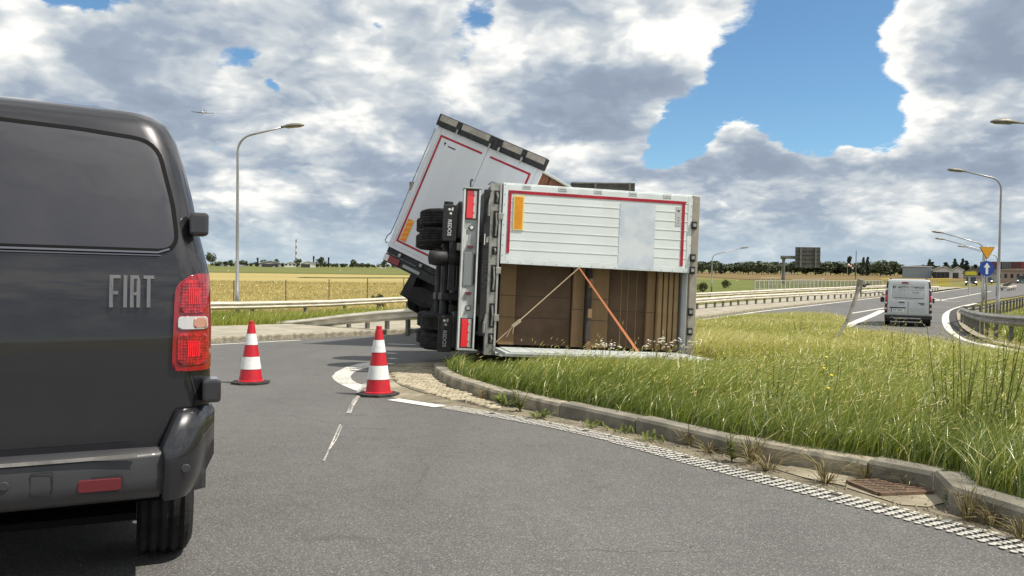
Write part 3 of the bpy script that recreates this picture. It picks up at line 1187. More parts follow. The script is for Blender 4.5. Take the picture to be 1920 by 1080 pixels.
def wheel(parent, x, y, z, r, w, side, m_rim=None):
    """tyre standing on the road, rim facing outwards"""
    wob = bpy.data.objects.new('wheel', None)
    prof = [(r * .62, -w / 2 + .01), (r * .86, -w / 2), (r * .965, -w / 2 + .02)]
    rows = 4
    for k in range(rows + 1):
        zz = -w / 2 + .028 + (w - .056) * k / rows
        prof += [(r, zz - .012), (r, zz + .008), (r - .012, zz + .010), (r - .012, zz + .016)] if k < rows else [(r, zz - .01)]
    prof += [(r * .965, w / 2 - .02), (r * .86, w / 2), (r * .62, w / 2 - .01)]
    M = Matrix.Translation((x, y, z))
    t = MB(M).lathe(prof, 40, axis='X').build('wheel', M_RUBBER, parent, smooth=False)
    q = MB(M).lathe([(0.0, side * (w / 2 - .03)), (r * .2, side * (w / 2 - .02)), (r * .3, side * (w / 2 - .07)), (r * .58, side * (w / 2 - .04)), (r * .63, side * (w / 2 - .005))], 24, axis='X')
    q.build('rim', m_rim or M_RIM, t, smooth=True)
    return t


# ---- the dark grey van in front of the camera
VAN_TAB = [(0.42, .88, .02, 4.82), (0.50, .925, .012, 4.92), (0.62, .95, 0, 4.95), (0.85, .96, 0, 4.90), (1.05, .96, 0, 4.72), (1.20, .955, .004, 4.30),
           (1.27, .95, .012, 4.10), (1.41, .916, .040, 3.85), (1.55, .890, .068, 3.62), (1.69, .858, .098, 3.40), (1.78, .830, .122, 3.26), (1.85, .800, .150, 3.12), (1.888, .755, .190, 2.95), (1.910, .68, .255, 2.75), (1.922, .50, .40, 2.4)]


def build_dark_van():
    sh = VanShape(VAN_TAB, rc=0.12, crown=0.045)
    yaw = R(25.0)
    c = Vector((-1.128, 3.0, 0))
    lat = Vector((math.cos(yaw), math.sin(yaw), 0)); ax = Vector((-math.sin(yaw), math.cos(yaw), 0))
    o = c - lat * 0.96
    ax3 = ax + Vector((0, 0, -0.033 * ax.y)); ax3.normalize()
    lat3 = lat + Vector((0, 0, -0.033 * lat.y)); lat3.normalize()
    up = lat3.cross(ax3)
    t = thing('panel_van', 'dark grey panel van with its rear close to the camera at left', 'van', M=frame((o.x, o.y, G(o.y)), lat3, ax3, up))
    paint = car_paint('anthracite_paint', (0.015, 0.0145, 0.019), 0.25, 0.33, 0.07)
    mb = MB()
    hs = [.42, .46, .50, .56, .62, .70, .78, .86, .95, 1.05, 1.13, 1.20, 1.24, 1.28, 1.34, 1.41, 1.48, 1.55, 1.62, 1.69, 1.74, 1.78, 1.82, 1.85, 1.872, 1.888, 1.901, 1.910, 1.917, 1.922]
    mb.loft([sh.ring(h) for h in hs], caps=True)
    body = mb.build('body', paint, t, smooth=True)
    # doors: right hand leaf with its blanked window panel; the left leaf mirrors it
    for sgn in (1, -1):
        def mir(P): return [(sgn * u, h) for u, h in P] if sgn == 1 else [(-u, h) for u, h in reversed(P)]
        win = rpoly([(0.025, 1.345), (0.832, 1.345), (0.812, 1.52), (0.752, 1.772), (0.50, 1.792), (0.025, 1.81)], [.02, .075, .02, .085, .02, .02], 6)
        p = bm_obj(sh.patch(mir(win), 0.004, 18), 'window_panel', M_VPANEL, t)
        groove(sh, mir(win), 0.015, 'window_seal', M_SEAL, p, 0.0055)
        # glint on the pressed lip under the panel, laid on as pale metal lines
        lip = [(0.03, 1.338), (0.40, 1.338), (0.76, 1.338), (0.80, 1.352)]
        groove(sh, mir(lip), 0.007, 'glint_line', M_LIP, p, 0.010, closed=False)
        groove(sh, mir([(0.03, 1.326), (0.40, 1.326), (0.77, 1.327)]), 0.003, 'lower_glint_line', M_LIP, p, 0.008, closed=False)
        for h, hh in ((1.452, .090), (0.815, .090)):
            hw = lerp_tab(VAN_TAB, h)[0]
            q = MB().b2((sgn * (hw - .038), lerp_tab(VAN_TAB, h)[1] + .005, h - hh / 2), (sgn * (hw + .030), .125, h + hh / 2))
            q.build('hinge_cover', M_HINGE, t, bevel=0.014, seg=3, smooth=False)
    groove(sh, [(0, .63), (0, 1.84)], 0.010, 'door_seam', M_INK, t, 0.002, closed=False)
    edge = [(0.0, 1.845), (0.55, 1.825), (0.70, 1.795), (0.775, 1.70), (0.835, 1.52), (0.862, 1.40)]
    # upper styling crease and door gap down the right side under the lamps
    groove(sh, [(0.875, .895), (0.90, .80), (0.90, .72)], 0.006, 'door_gap', M_INK, t, 0.0015, closed=False)
    # tail lamps
    for sgn in (1, -1):
        def mir(P): return [(u, h) for u, h in P] if sgn == 1 else [(-u, h) for u, h in reversed(P)]
        outer = rpoly([(0.812, .892), (0.957, .892), (0.9495, 1.262), (0.885, 1.262), (0.820, 1.215)], [.03, .01, .005, .03, .06], 5)
        lamp = bm_obj(sh.patch(mir(outer), 0.014, 10, thick=0.022), 'tail_lamp', M_REDL, t, smooth=True)
        up_ = rpoly([(0.835, 1.110), (0.938, 1.110), (0.935, 1.235), (0.850, 1.235)], .022, 4)
        lo_ = rpoly([(0.832, .915), (0.942, .915), (0.940, 1.035), (0.832, 1.035)], .022, 4)
        clr = rpoly([(0.832, 1.050), (0.942, 1.050), (0.941, 1.098), (0.832, 1.098)], .014, 4)
        for z, P in (('upper', up_), ('lower', lo_)):
            cell = bm_obj(sh.patch(mir(P), 0.019, 6, thick=0.006), 'light_cell', M_REDC, lamp)
        bm_obj(sh.patch(mir(clr), 0.020, 6, thick=0.007), 'reversing_light', M_CLEAR, lamp)
        amb = rpoly([(0.888, 1.055), (0.937, 1.055), (0.936, 1.093), (0.888, 1.093)], .010, 3)
        bm_obj(sh.patch(mir(amb), 0.0225, 4, thick=0.003), 'indicator_light', M_AMBER, lamp)
        # prism dots inside the red cells
        mbd = MB()
        for (u0, u1, h0, h1) in ((.846, .930, 1.122, 1.224), (.843, .932, .926, 1.024)):
            for i in range(9):
                for j in range(10):
                    u = u0 + (u1 - u0) * i / 8; h = h0 + (h1 - h0) * j / 9
                    ring_ = max(abs(i - 4) / 4, abs(j - 4.5) / 4.5)
                    if ring_ < 0.45: continue
                    p = sh.S(sgn * u, h, 0.0195)
                    rr_ = rnd.uniform(.6, 1.0)
                    mbd.lathe([(.0034 * rr_, 0), (.0024 * rr_, .002), (0, .003)], 6, M=Matrix.Translation(p) @ Matrix.Rotation(R(90), 4, 'X'))
        mbd.build('lens_prisms', M_PRISM, lamp, fix=False)['kind'] = 'stuff'
        mc = MB()
        for (h0, h1) in ((1.145, 1.205), (.945, 1.005)):
            for i in range(6):
                u = .870 + i * .0075
                a, b = sh.S(sgn * u, h0, .020), sh.S(sgn * u, h1, .020)
                mc.bar(a, b, .0035, .0035, up=(0, -1, 0))
        mc.build('lamp_filament_bars', M_REDB, lamp, fix=False)['kind'] = 'stuff'
    # lettering
    letters(t, sh)
    # bumper: top step, skin and the raised end pieces
    bump = MB()
    prof = [(-.02, .430), (-.085, .448), (-.113, .485), (-.118, .52), (-.114, .565), (-.112, .590), (-.108, .606), (0.02, .618)]
    rings = []
    for i in range(17):
        u = -0.885 + 1.77 * i / 16
        k = (abs(u) / .955) ** 6 * 0.10 + 0.05 * (u / .955) ** 2
        rings.append([Vector((u, v + k, h)) for v, h in prof])
    mb2 = MB(); mb2.loft(rings, close=False)
    bo = mb2.build('bumper', M_BUMP, t, smooth=True)
    s2 = MB()
    for a, b in zip(range(16), range(1, 17)):
        for u0, u1 in ((-0.70 + 1.40 * a / 16, -0.70 + 1.40 * b / 16),):
            k0 = 0.05 * (u0 / .955) ** 2; k1 = 0.05 * (u1 / .955) ** 2
            s2._add([Vector((u0, -.125 + k0, .603)), Vector((u1, -.125 + k1, .603)), Vector((u1, -.122 + k1, .612)), Vector((u0, -.122 + k0, .612)), Vector((u0, -.112 + k0, .613)), Vector((u1, -.112 + k1, .613))], [(0, 1, 2, 3), (3, 2, 5, 4)])
    s2.build('bumper_step', M_STEP, bo)  # thin strip, paler than the bumper skin
    for sgn in (1, -1):
        end = MB()
        # rising corner piece: outline in u-h swept round the corner
        P = [(.745, .40), (.735, .50), (.742, .60), (.770, .66), (.800, .722), (.835, .742), (.97, .752)]
        rr = []
        for j, off in enumerate((0.0, .045, .075, .085)):
            rr.append([sh.S(sgn * min(u + (0.006 * j if i < 4 else 0), .955), max(h, .43), off * (1 - .25 * max(0, (h - .6) / .15))) for i, (u, h) in enumerate(P)])
        outer = []
        rings = []
        nU = 10
        for i in range(nU + 1):
            q = i / nU
            ring_ = []
            for h, topk in ((.430, 0), (.455, 0), (.50, 0), (.56, 0), (.62, 0), (.68, 0), (.735, 0), (.752, 1)):
                u0 = .775 + max(0, (h - .62)) ** 1.0 * .42
                u = u0 + (0.962 - u0) * q
                bulge = (.122 if h < .6 else .122 - .060 * min(1, (h - .6) / .13)) * (1 if q > 0.02 else .3)
                if topk: bulge *= 0.35
                p = sh.S(sgn * min(u, .9585), max(h, .43), bulge * (1 - .6 * q ** 3))
                p.z = h
                if q > 0.98:
                    p.x = sgn * (.972 - (.01 if topk else 0) - max(0, .53 - h) * .9); p.y = .10
                ring_.append(p)
            rings.append(ring_)
        rings.append([Vector((p.x, .55, p.z)) for p in rings[-1]])
        end.loft(rings, close=False)
        end.build('bumper_corner', paint, bo, smooth=True)
        # red reflector and parking sensor
        k = 0.05 * (.62 / .955) ** 2
        ref = MB().prism(rrect(.515, .492, .650, .536, .011), 0, .012, M=Matrix.Translation((0, -.113 + k, 0)) @ Matrix.Rotation(R(90), 4, 'X'))
        if sgn == -1: ref.v = [(-x, y, z) for x, y, z in ref.v]
        ref.build('reflector', M_FOG, bo, bevel=.003)
        rim_ = MB().prism(rrect(.508, .485, .657, .543, .013), 0, .004, M=Matrix.Translation((0, -.1125 + k, 0)) @ Matrix.Rotation(R(90), 4, 'X'))
        if sgn == -1: rim_.v = [(-x, y, z) for x, y, z in rim_.v]
        rim_.build('reflector_frame', M_BLACK, bo)
        MB(Matrix.Translation((sgn * .30, -.117, .54))).lathe([(.016, -.004), (.016, .0015), (.013, .003), (0, .003)], 18, M=Matrix.Rotation(R(90), 4, 'X')).build('parking_sensor', M_BUMP, bo, smooth=False)
        MB(Matrix.Translation((sgn * .862, -.072, .545))).lathe([(.016, -.004), (.016, .0015), (.013, .003), (0, .003)], 18, M=Matrix.Rotation(R(90), 4, 'X')).build('parking_sensor', M_BUMP, bo, smooth=False)
    k = 0.05 * (.40 / .955) ** 2
    cov = MB()
    loop = rrect(.375, .50, .44, .572, .006, 2)
    for i in range(len(loop)):
        a, b = loop[i], loop[(i + 1) % len(loop)]
        cov.bar((a[0], -.1175 + k, a[1]), (b[0], -.1175 + k, b[1]), .003, .002, up=(0, -1, 0))
    cov.build('tow_cover_seam', M_INK, bo)
    # underside, axle, exhaust
    MB().b2((-.86, .25, .36), (.86, 4.6, .44)).b2((-.90, 1.25, .22), (.90, 3.6, .355)).b2((-.70, .1, .33), (.70, .30, .357)).build('underbody', M_UNDER, t)  # middle box added low to block sun passing under the van
    MB().tube([(-.75, .80, .33), (.75, .80, .33)], .045, 10).build('rear_axle', M_UNDER, t)
    MB().tube([(-.35, .65, .36), (-.35, .9, .34), (-.3, 1.4, .36)], .032, 10).build('exhaust_pipe', M_UNDER, t)
    for sgn in (1, -1):
        for v in (.80, 4.05):
            wheel(t, sgn * .815, v, .33, .33, .225, sgn)
    # roof: shark fin free, two mounting covers and the edge moulding
    for u, v in ((.50, .50), (.50, 1.5), (-.50, .50), (-.50, 1.5)):
        h = 1.902
        MB().b2((u - .05, v - .1, h), (u + .05, v + .1, h + .035)).build('roof_rail_mount', M_BLACK, t, bevel=.012)
    for sgn in (1, -1):
        MB().tube([(sgn * .60, .42, 1.902), (sgn * .62, .9, 1.910), (sgn * .62, 2.5, 1.907)], .010, 6).build('roof_moulding', M_BLACK, t)
        MB().prism([(.30, 1.36), (.30, 1.70), (-.62, 1.70), (-.85, 1.36)], -.004, .004, M=frame((sgn * .9, 3.1, 0), (0, 1, 0), (-sgn * .24, 0, 1), (sgn, 0, 0))).build('side_window', M_GLASS, t)
        MB().b2((sgn * .98, 3.55, 1.18), (sgn * 1.19, 3.66, 1.42)).build('wing_mirror', M_BLACK, t, bevel=.03)
    MB()._add([Vector((-.72, 4.23, 1.30)), Vector((.72, 4.23, 1.30)), Vector((.62, 3.42, 1.74)), Vector((-.62, 3.42, 1.74))], [(0, 1, 2, 3)]).build('windscreen', M_GLASS, t)
    return t


M_UNDER = mat('underbody_coating', (0.006, 0.006, 0.007), 0.9, spec=0.1)
M_VPANEL = car_paint('anthracite_panel', (0.026, 0.026, 0.035), 0.15, 0.42, 0.05, 0.2)
M_SEAL = mat('window_rubber', (0.006, 0.006, 0.007), 0.75, spec=0.15)
M_LIP = mat('lip_glint', (0.26, 0.26, 0.28), 0.22, 0.9)
M_HINGE = mat('hinge_paint', (0.03, 0.03, 0.034), 0.3, 0.2, coat=0.8)
M_BUMP = mat('grey_bumper_plastic', (0.032, 0.032, 0.036), 0.45, var=0.3, vscale=3, bump=0.05, bscale=300, coat=0.2)
M_STEP = mat('pale_bumper_step', (0.16, 0.155, 0.15), 0.5, var=0.4, vscale=6, bump=0.2, bscale=160)
M_REDC = mat('red_light_cell', (0.36, 0.004, 0.012), 0.10, spec=0.7, coat=1.0, var=0.6, vscale=45)
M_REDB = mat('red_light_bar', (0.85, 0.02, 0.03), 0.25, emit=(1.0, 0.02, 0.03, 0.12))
M_PRISM = mat('lens_prism', (0.50, 0.03, 0.04), 0.08, 0.3, spec=1.0)
M_FOG = mat('dull_red_reflector', (0.11, 0.008, 0.014), 0.25, spec=0.6, coat=0.5)


def letters(t, sh):
    m = mat('badge_grey', (0.20, 0.20, 0.21), 0.38, 0.6)
    H, h0 = .118, 1.132
    W = {'F': .036, 'I': .012, 'A': .034, 'T': .036}
    st = .0125
    x = .600
    polys = []
    def bar(a, b): polys[-1].append((a, b))
    u = x
    for ch in 'FIAT':
        w = W[ch]
        if ch == 'F': P = [(0, 0), (st, 0), (st, H * .40), (w * .8, H * .40), (w * .8, H * .40 + st), (st, H * .40 + st), (st, H - st), (w, H - st), (w, H), (0, H)]
        if ch == 'I': P = [(0, 0), (w, 0), (w, H), (0, H)]
        if ch == 'A': P = [(0, 0), (st, 0), (st, H * .38), (w - st, H * .38), (w - st, 0), (w, 0), (w, H * .80), (w * .8, H), (0, H)]
        if ch == 'T': P = [(w / 2 - st / 2, 0), (w / 2 + st / 2, 0), (w / 2 + st / 2, H - st), (w, H - st), (w, H), (0, H), (0, H - st), (w / 2 - st / 2, H - st)]
        q = [(u + a, h0 + b) for a, b in P]
        bm = bmesh.new()
        vs0 = [bm.verts.new(sh.S(a, b, 0.0)) for a, b in q]
        vs1 = [bm.verts.new(sh.S(a, b, 0.012)) for a, b in q]
        n = len(q)
        f = bm.faces.new(vs1); f.normal_update()
        for i in range(n): bm.faces.new((vs0[i], vs0[(i + 1) % n], vs1[(i + 1) % n], vs1[i]))
        if ch == 'A':
            pass
        bmesh.ops.triangulate(bm, faces=[f], ngon_method='EAR_CLIP')
        bmesh.ops.recalc_face_normals(bm, faces=bm.faces)
        o = bm_obj(bm, 'badge_letter', m, t, smooth=False)
        if ch == 'A':
            hole = [(u + st, h0 + H * .38 + st), (u + w - st, h0 + H * .38 + st), (u + w - st, h0 + H * .8), (u + w * .74, h0 + H - st), (u + st, h0 + H - st)]
            bm_obj(sh.patch(hole, 0.0126, 2), 'letter_counter', M_INK, o, smooth=False)
        u += w + .010


build_dark_van()

# ------------------------------------------------------------------ the overturned trailer and the tilted truck
M_TRLW = mat('white_trailer_panel', (0.74, 0.79, 0.80), 0.32, 0.0, var=0.05, vscale=1.3, spec=0.5)
M_GROOVE_HL = mat('groove_highlight_white', (0.86, 0.88, 0.88), 0.28)
M_WORNW = mat('dirty_white_panel', (0.50, 0.53, 0.52), 0.5, var=0.2, vscale=2.5)
M_TRLW2 = mat('white_door_frame', (0.70, 0.75, 0.76), 0.35, 0.05, var=0.08, vscale=3)
M_TRUCKW = mat('white_truck_panel', (0.70, 0.72, 0.76), 0.40, var=0.05, vscale=.7, stretch=(3, 1, .3))
M_ALU = mat('brushed_aluminium', (0.52, 0.52, 0.50), 0.42, 0.7, var=0.15, vscale=6)
M_GALV = mat('galvanised_steel', (0.38, 0.375, 0.35), 0.5, 0.55, var=0.25, vscale=10, bump=0.1, bscale=80)
M_TAPE = mat('red_marking_tape', (0.40, 0.010, 0.03), 0.35, var=0.2, vscale=5)
M_ORANGE = mat('amber_marker', (0.78, 0.30, 0.01), 0.35, var=0.12, vscale=9)
M_YELLOW = mat('yellow_border', (0.80, 0.62, 0.22), 0.4)
M_ORANGE2 = mat('orange_stripe', (0.85, 0.24, 0.01), 0.35)
M_CARD = mat('brown_cardboard', (0.25, 0.165, 0.09), 0.85, var=0.15, vscale=2.5, bump=0.12, bscale=25, spec=0.15, stretch=(1, 1, .2))
M_CARD2 = mat('dark_cardboard', (0.115, 0.075, 0.050), 0.85, var=0.18, vscale=2, bump=0.12, bscale=25, spec=0.15)
M_CARD3 = mat('pale_cardboard', (0.33, 0.225, 0.12), 0.85, var=0.15, vscale=4, spec=0.15)
M_STRAP = mat('orange_strap', (0.62, 0.22, 0.10), 0.7)
M_ROPE = mat('pale_strap', (0.50, 0.38, 0.25), 0.8)
M_INSIDE = mat('trailer_interior', (0.055, 0.045, 0.04), 0.8, var=0.3, vscale=3)
M_BEAM = mat('grey_bumper_paint', (0.36, 0.38, 0.38), 0.45, 0.1, var=0.2, vscale=5)
M_BEAMW = mat('pale_bumper_edge', (0.66, 0.68, 0.68), 0.4, 0.1, var=0.15, vscale=5)
M_FLAP = mat('black_rubber_flap', (0.018, 0.018, 0.020), 0.6, var=0.4, vscale=4, bump=0.15, bscale=30)
M_LOGO = mat('white_print', (0.72, 0.72, 0.72), 0.6)
M_CURT = mat('brick_red_curtain', (0.20, 0.060, 0.042), 0.55, var=0.25, vscale=2.5, bump=0.3, bscale=5)
M_EMBOSS = mat('black_emboss', (0.034, 0.034, 0.038), 0.45)
M_GREYTEXT = mat('dark_grey_emboss', (0.06, 0.06, 0.065), 0.5)
M_BLUR = mat('blur_patch_blue', (0.50, 0.56, 0.66), 0.45, col2=(0.66, 0.70, 0.75), vscale=2.2)
M_BLUEHOOK = mat('blue_strap_end', (0.10, 0.16, 0.45), 0.6)

T1_YAW = R(9.0)


def lamp_cluster(t, M, w, h, name='tail_lamp'):
    """long lamp: red field with a stepped clear strip; x across the beam, y along it, z outwards"""
    lens = MB(M).b2((-w / 2, -h / 2, 0), (w * .14, h / 2, .022)).build(name, M_REDL2, t, bevel=.006)
    c = MB(M).b2((w * .16, -h / 2, 0), (w / 2, h / 2, .020)).build('clear_strip', M_CLEAR, lens, bevel=.004)
    for y in (-.30, .02, .33):
        MB(M).prism([(w * .14, y * h - .02), (w * .34, y * h), (w * .14, y * h + .02)], .019, .0235).build('red_tooth', M_REDL2, lens)
    f = MB(M)
    for a, b in (((-w / 2 - .012, -h / 2 - .012, 0), (-w / 2 - .002, h / 2 + .012, .016)), ((w / 2 + .002, -h / 2 - .012, 0), (w / 2 + .012, h / 2 + .012, .016)), ((-w / 2 - .002, -h / 2 - .012, 0), (w / 2 + .002, -h / 2 - .002, .016)), ((-w / 2 - .002, h / 2 + .002, 0), (w / 2 + .002, h / 2 + .012, .016))):
        f.b2(a, b)
    f.build('lamp_frame', M_BLACK, lens)
    return lens


def build_trailer():
    """a: from the trailer's floor to its roof (here: to the right), c: forward, b: up"""
    A = Vector((math.cos(T1_YAW), math.sin(T1_YAW), -0.038)).normalized()
    Cc = Vector((-math.sin(T1_YAW), math.cos(T1_YAW), -0.033)).normalized()
    B = A.cross(Cc).normalized()
    O = Vector((-.235, 11.8, -.12))
    t = thing('overturned_trailer', 'white box trailer lying on its side across the island nose', 'trailer', M=frame(O, A, Cc, B))
    a1, b1, c1 = 2.97, 2.56, 4.0

    def P(lo, hi): return MB().b2(lo, hi)
    # shell: floor (left), roof (right), top and bottom side, front
    P((-.14, .03, 0), (0.0, c1, b1)).build('floor', M_DARKMETAL, t)
    P((a1 - .03, .05, 0), (a1 + .06, c1, b1)).build('roof', M_TRLW2, t, bevel=.01)
    P((0.002, .06, b1 - .045), (a1 - .032, c1, b1 - .002)).build('side_wall', M_TRLW2, t)
    P((0.002, .06, 0.002), (a1 - .032, c1, 0.05)).build('side_wall', M_TRLW2, t)
    P((0.002, c1 - .06, .052), (a1 - .032, c1 - .002, b1 - .047)).build('front_wall', M_TRLW2, t)
    P((0.002, .90, .052), (a1 - .032, .92, b1 - .047)).build('load_backing', M_INSIDE, t)
    for k in range(4):
        c0 = 1.0 + k * .9
        P((-.02, c0, .1), (0, c0 + .06, b1 - .1)).build('floor_rib', M_DARKMETAL, t)
    # rear portal frame: galvanised post on the floor side with cut-outs, roof post
    post = MB()
    post.b2((-.175, -.02, 0.02), (-.155, .10, b1)); post.b2((-.155, -.02, 0.02), (-.01, .0, b1)); post.b2((-.155, .08, 0.02), (-.01, .10, b1))
    post = post.build('portal_post', M_GALV, t)
    for b0, b1_ in ((.18, .34), (.42, .78), (.95, 1.35), (1.5, 1.62), (1.75, 2.15), (2.25, 2.45)):
        P((-.125, -.024, b0), (-.045, -.0205, b1_)).build('post_recess', M_BLACK, post)
        MB().tube([(-.085, -.03, b0 + .03), (-.075, -.045, (b0 + b1_) / 2), (-.085, -.03, b1_ - .03)], .014, 6).build('lock_bar', M_GALV, post)
    P((-.04, -.035, 0.05), (-.012, -.022, b1 - .02)).build('post_edge', M_ALU, post)
    for b0 in (.52, 1.22, 2.02):
        P((-.055, -.055, b0), (.02, -.024, b0 + .10)).build('hinge', M_GALV, post, bevel=.006)
    rp = P((a1 - .02, -.035, -.02), (a1 + .10, .05, b1 + .01)).build('roof_post', M_CARDMETAL, t, bevel=.01)
    for b0 in (.42, .72, 1.36, 1.55, 2.05):
        MB().b2((a1 - .035, -.075, b0), (a1 + .05, -.036, b0 + .12)).build('hinge', M_BLACK, rp, bevel=.008)
        MB().b2((a1 - .02, -.087, b0 + .035), (a1 + .03, -.0755, b0 + .085)).build('hinge_pin', M_GALV, rp)
    P((0.0, -.03, b1 - .01), (a1 - .022, .06, b1 + .012)).build('top_rail', M_TRLW, t, bevel=.006)
    # ------- upper (still shut) door
    d0, d1 = 1.375, b1 - .012
    fr = MB()
    fr.b2((.005, -.045, d0), (.075, 0.0, d1)); fr.b2((a1 - .095, -.045, d0), (a1 - .025, 0.0, d1))
    fr.b2((.075, -.045, d1 - .10), (a1 - .095, 0, d1)); fr.b2((.075, -.045, d0), (a1 - .095, 0, d0 + .085))
    door = fr.build('closed_door', M_TRLW2, t, bevel=.004)
    n = 7
    H = (d1 - .10) - (d0 + .085)
    plank = MB().prism([(0, 0), (H / n - .010, 0), (H / n - .006, .006), (H / n - .010, .010), (.004, .010), (0, .006)], 0, 1)
    for k in range(n):
        z0 = d0 + .085 + H * k / n
        q = MB().b2((.077, -.041, z0), (a1 - .097, -.012, z0 + H / n - .014))
        q.build('door_plank', M_TRLW, door, bevel=.006)
        MB().b2((.077, -.046, z0 + H / n - .0138), (a1 - .097, -.014, z0 + H / n - .0002)).build('groove_highlight', M_GROOVE_HL, door)  # bright white line paints in the highlight along the groove
    for k in range(5):
        x = .36 + k * .545
        MB().b2((x - .065, -.052, d1 - .045), (x + .065, -.046, d1 + .02)).build('hinge_plate', M_TRLW, door, bevel=.004)
        MB().b2((x - .05, -.0545, d1 - .030), (x + .05, -.0523, d1 - .010)).build('hinge_slot', M_BEAM, door)
    riv = MB()
    for k in range(16):
        x = .12 + k * (a1 - .24) / 15
        riv.b2((x - .006, -.049, d1 - .092), (x + .006, -.0452, d1 - .080)); riv.b2((x - .006, -.049, d0 + .020), (x + .006, -.0452, d0 + .032))
    for k in range(8):
        z = d0 + .12 + k * .15
        riv.b2((.026, -.049, z), (.038, -.0452, z + .012)); riv.b2((a1 - .045, -.049, z), (a1 - .033, -.0452, z + .012))
    riv.build('rivets', M_BEAM, door)['kind'] = 'stuff'
    tp = [((.085, d0 + .16), (.130, d1 - .13)), ((.085, d1 - .128), (a1 - .135, d1 - .083)), ((a1 - .190, d0 + .10), (a1 - .145, d1 - .13))]
    for (x0, z0), (x1, z1) in tp:
        MB().b2((x0, -.0485, z0), (x1, -.0455, z1)).build('reflective_tape', M_TAPE, door)
    mk = MB().b2((.165, -.056, d1 - .67), (.325, -.0455, d1 - .155)).build('marker_plate', M_YELLOW, door, bevel=.003)
    MB().b2((.187, -.0585, d1 - .645), (.303, -.0562, d1 - .180)).build('marker_field', M_ORANGE, mk)
    # sticker with the maker's mark, set sideways
    st = MB().b2((a1 - .285, -.0475, d1 - .46), (a1 - .205, -.0425, d1 - .17)).build('maker_sticker', M_STICK, door)
    for k in range(3):
        MB().prism([(-.014, -.004), (.012, .012), (.016, .006), (-.008, -.012)], 0, .0006, M=frame((a1 - .245, -.0479, d1 - .335 - k * .042), (1, 0, 0), (0, 0, 1), (0, -1, 0))).build('sticker_mark', M_INK, st)
    MB().prism([(-.030, 0), (.0, .018), (.026, .003), (.008, -.006), (.010, -.022), (-.010, -.008)], 0, .0006, M=frame((a1 - .245, -.0479, d1 - .235), (1, 0, 0), (0, 0, 1), (0, -1, 0))).build('sticker_mark', M_INK, st)
    # plain patch added where a blurred-out logo runs down the door
    MB().b2((1.80, -.0465, d0 + .02), (2.36, -.0452, d1 - .16)).build('blur_patch', M_BLUR, door)
    # ------- open half: lower door lying on the grass in front
    ld = MB().b2((-.02, -1.10, .08), (a1 - .05, -.05, .135)).build('open_door', M_WORNW, t, bevel=.006)
    for k in range(8):
        x0 = .05 + k * (a1 - .2) / 8
        MB().b2((x0, -1.08, .136), (x0 + (a1 - .2) / 8 - .012, -.08, .148)).build('door_plank', M_WORNW, ld, bevel=.003)
    for z in (.090, .112):
        MB().b2((0, -1.11, z), (a1 - .07, -1.101, z + .010)).build('door_edge_rib', M_BEAM, ld)
    # straps
    apex = Vector((1.20, -.055, 1.37))
    s1 = MB().bar(apex, (2.16, -.10, .14), .004, .036, up=(0, -1, 0))
    s1.M = None
    s1 = MB(); d = Vector((2.16, -.10, .14)) - apex; nrm = Vector((d.z, 0, -d.x)).normalized() * .020
    e = apex + d
    s1._add([apex - nrm * .5, apex + nrm * .5, e + nrm, e - nrm, apex - nrm * .5 + Vector((0, .006, 0)), apex + nrm * .5 + Vector((0, .006, 0)), e + nrm + Vector((0, .006, 0)), e - nrm + Vector((0, .006, 0))], [(0, 1, 2, 3), (4, 5, 6, 7), (0, 1, 5, 4), (1, 2, 6, 5), (2, 3, 7, 6), (3, 0, 4, 7)])
    s1 = s1.build('load_strap', M_STRAP, t); tag(s1)
    MB().bar(e, e + Vector((.06, -.01, -.10)), .05, .02, up=(0, -1, 0)).build('strap_end', M_BLUEHOOK, s1)
    kn = Vector((.265, -.10, .49))
    s2 = MB().tube([apex, kn, (-.02, -.06, .20)], [.0075, .009, .008], 6).build('load_strap', M_ROPE, t)
    MB().bar(kn + Vector((-.05, -.01, -.04)), kn + Vector((.07, -.01, .06)), .05, .035, up=(0, -1, 0)).build('ratchet', M_ROPEB, s2, bevel=.006)
    MB().bar(kn + Vector((-.06, -.02, -.05)), kn + Vector((-.13, -.02, -.19)), .006, .035, up=(0, -1, 0)).bar(kn + Vector((-.03, -.02, -.03)), kn + Vector((-.04, -.02, -.14)), .006, .03, up=(0, -1, 0)).build('loose_strap_tail', M_ROPE, s2)
    # ------- underside: light beam, flaps, axles, wheels
    beam = MB()
    beam.b2((-.595, -.30, .12), (-.570, -.10, 2.41)); beam.b2((-.385, -.30, .12), (-.360, -.10, 2.41)); beam.b2((-.568, -.255, .12), (-.387, -.235, 2.41))
    beam.b2((-.605, -.31, 2.412), (-.345, -.10, 2.435)); beam.b2((-.60, -.31, .09), (-.35, -.10, .118))
    bm_ = beam.build('light_beam', M_BEAM, t, bevel=.005)
    P((-.597, -.305, .125), (-.578, -.3005, 2.405)).build('beam_edge', M_BEAMW, bm_)
    P((-.378, -.305, .125), (-.358, -.3005, 2.405)).build('beam_edge', M_BEAMW, bm_)
    # torn pale film on the beam
    film = [(-.567, 1.50), (-.567, 1.85), (-.545, 1.83), (-.545, 1.74), (-.515, 1.76), (-.51, 1.68), (-.54, 1.60)]
    film2 = [(-.567, 1.00), (-.50, .98), (-.53, .90), (-.545, .82), (-.49, .80), (-.505, .66), (-.54, .60), (-.55, .56), (-.567, .56)]
    for f in (film, film2):
        MB().prism(f, 0, .003, M=frame((0, -.2552, 0), (1, 0, 0), (0, 0, 1), (0, -1, 0))).build('torn_film', M_BEAMW, bm_)
    lamp_cluster(bm_, frame((-.478, -.256, 2.19), (1, 0, 0), (0, 0, 1), (0, -1, 0)), .145, .40)
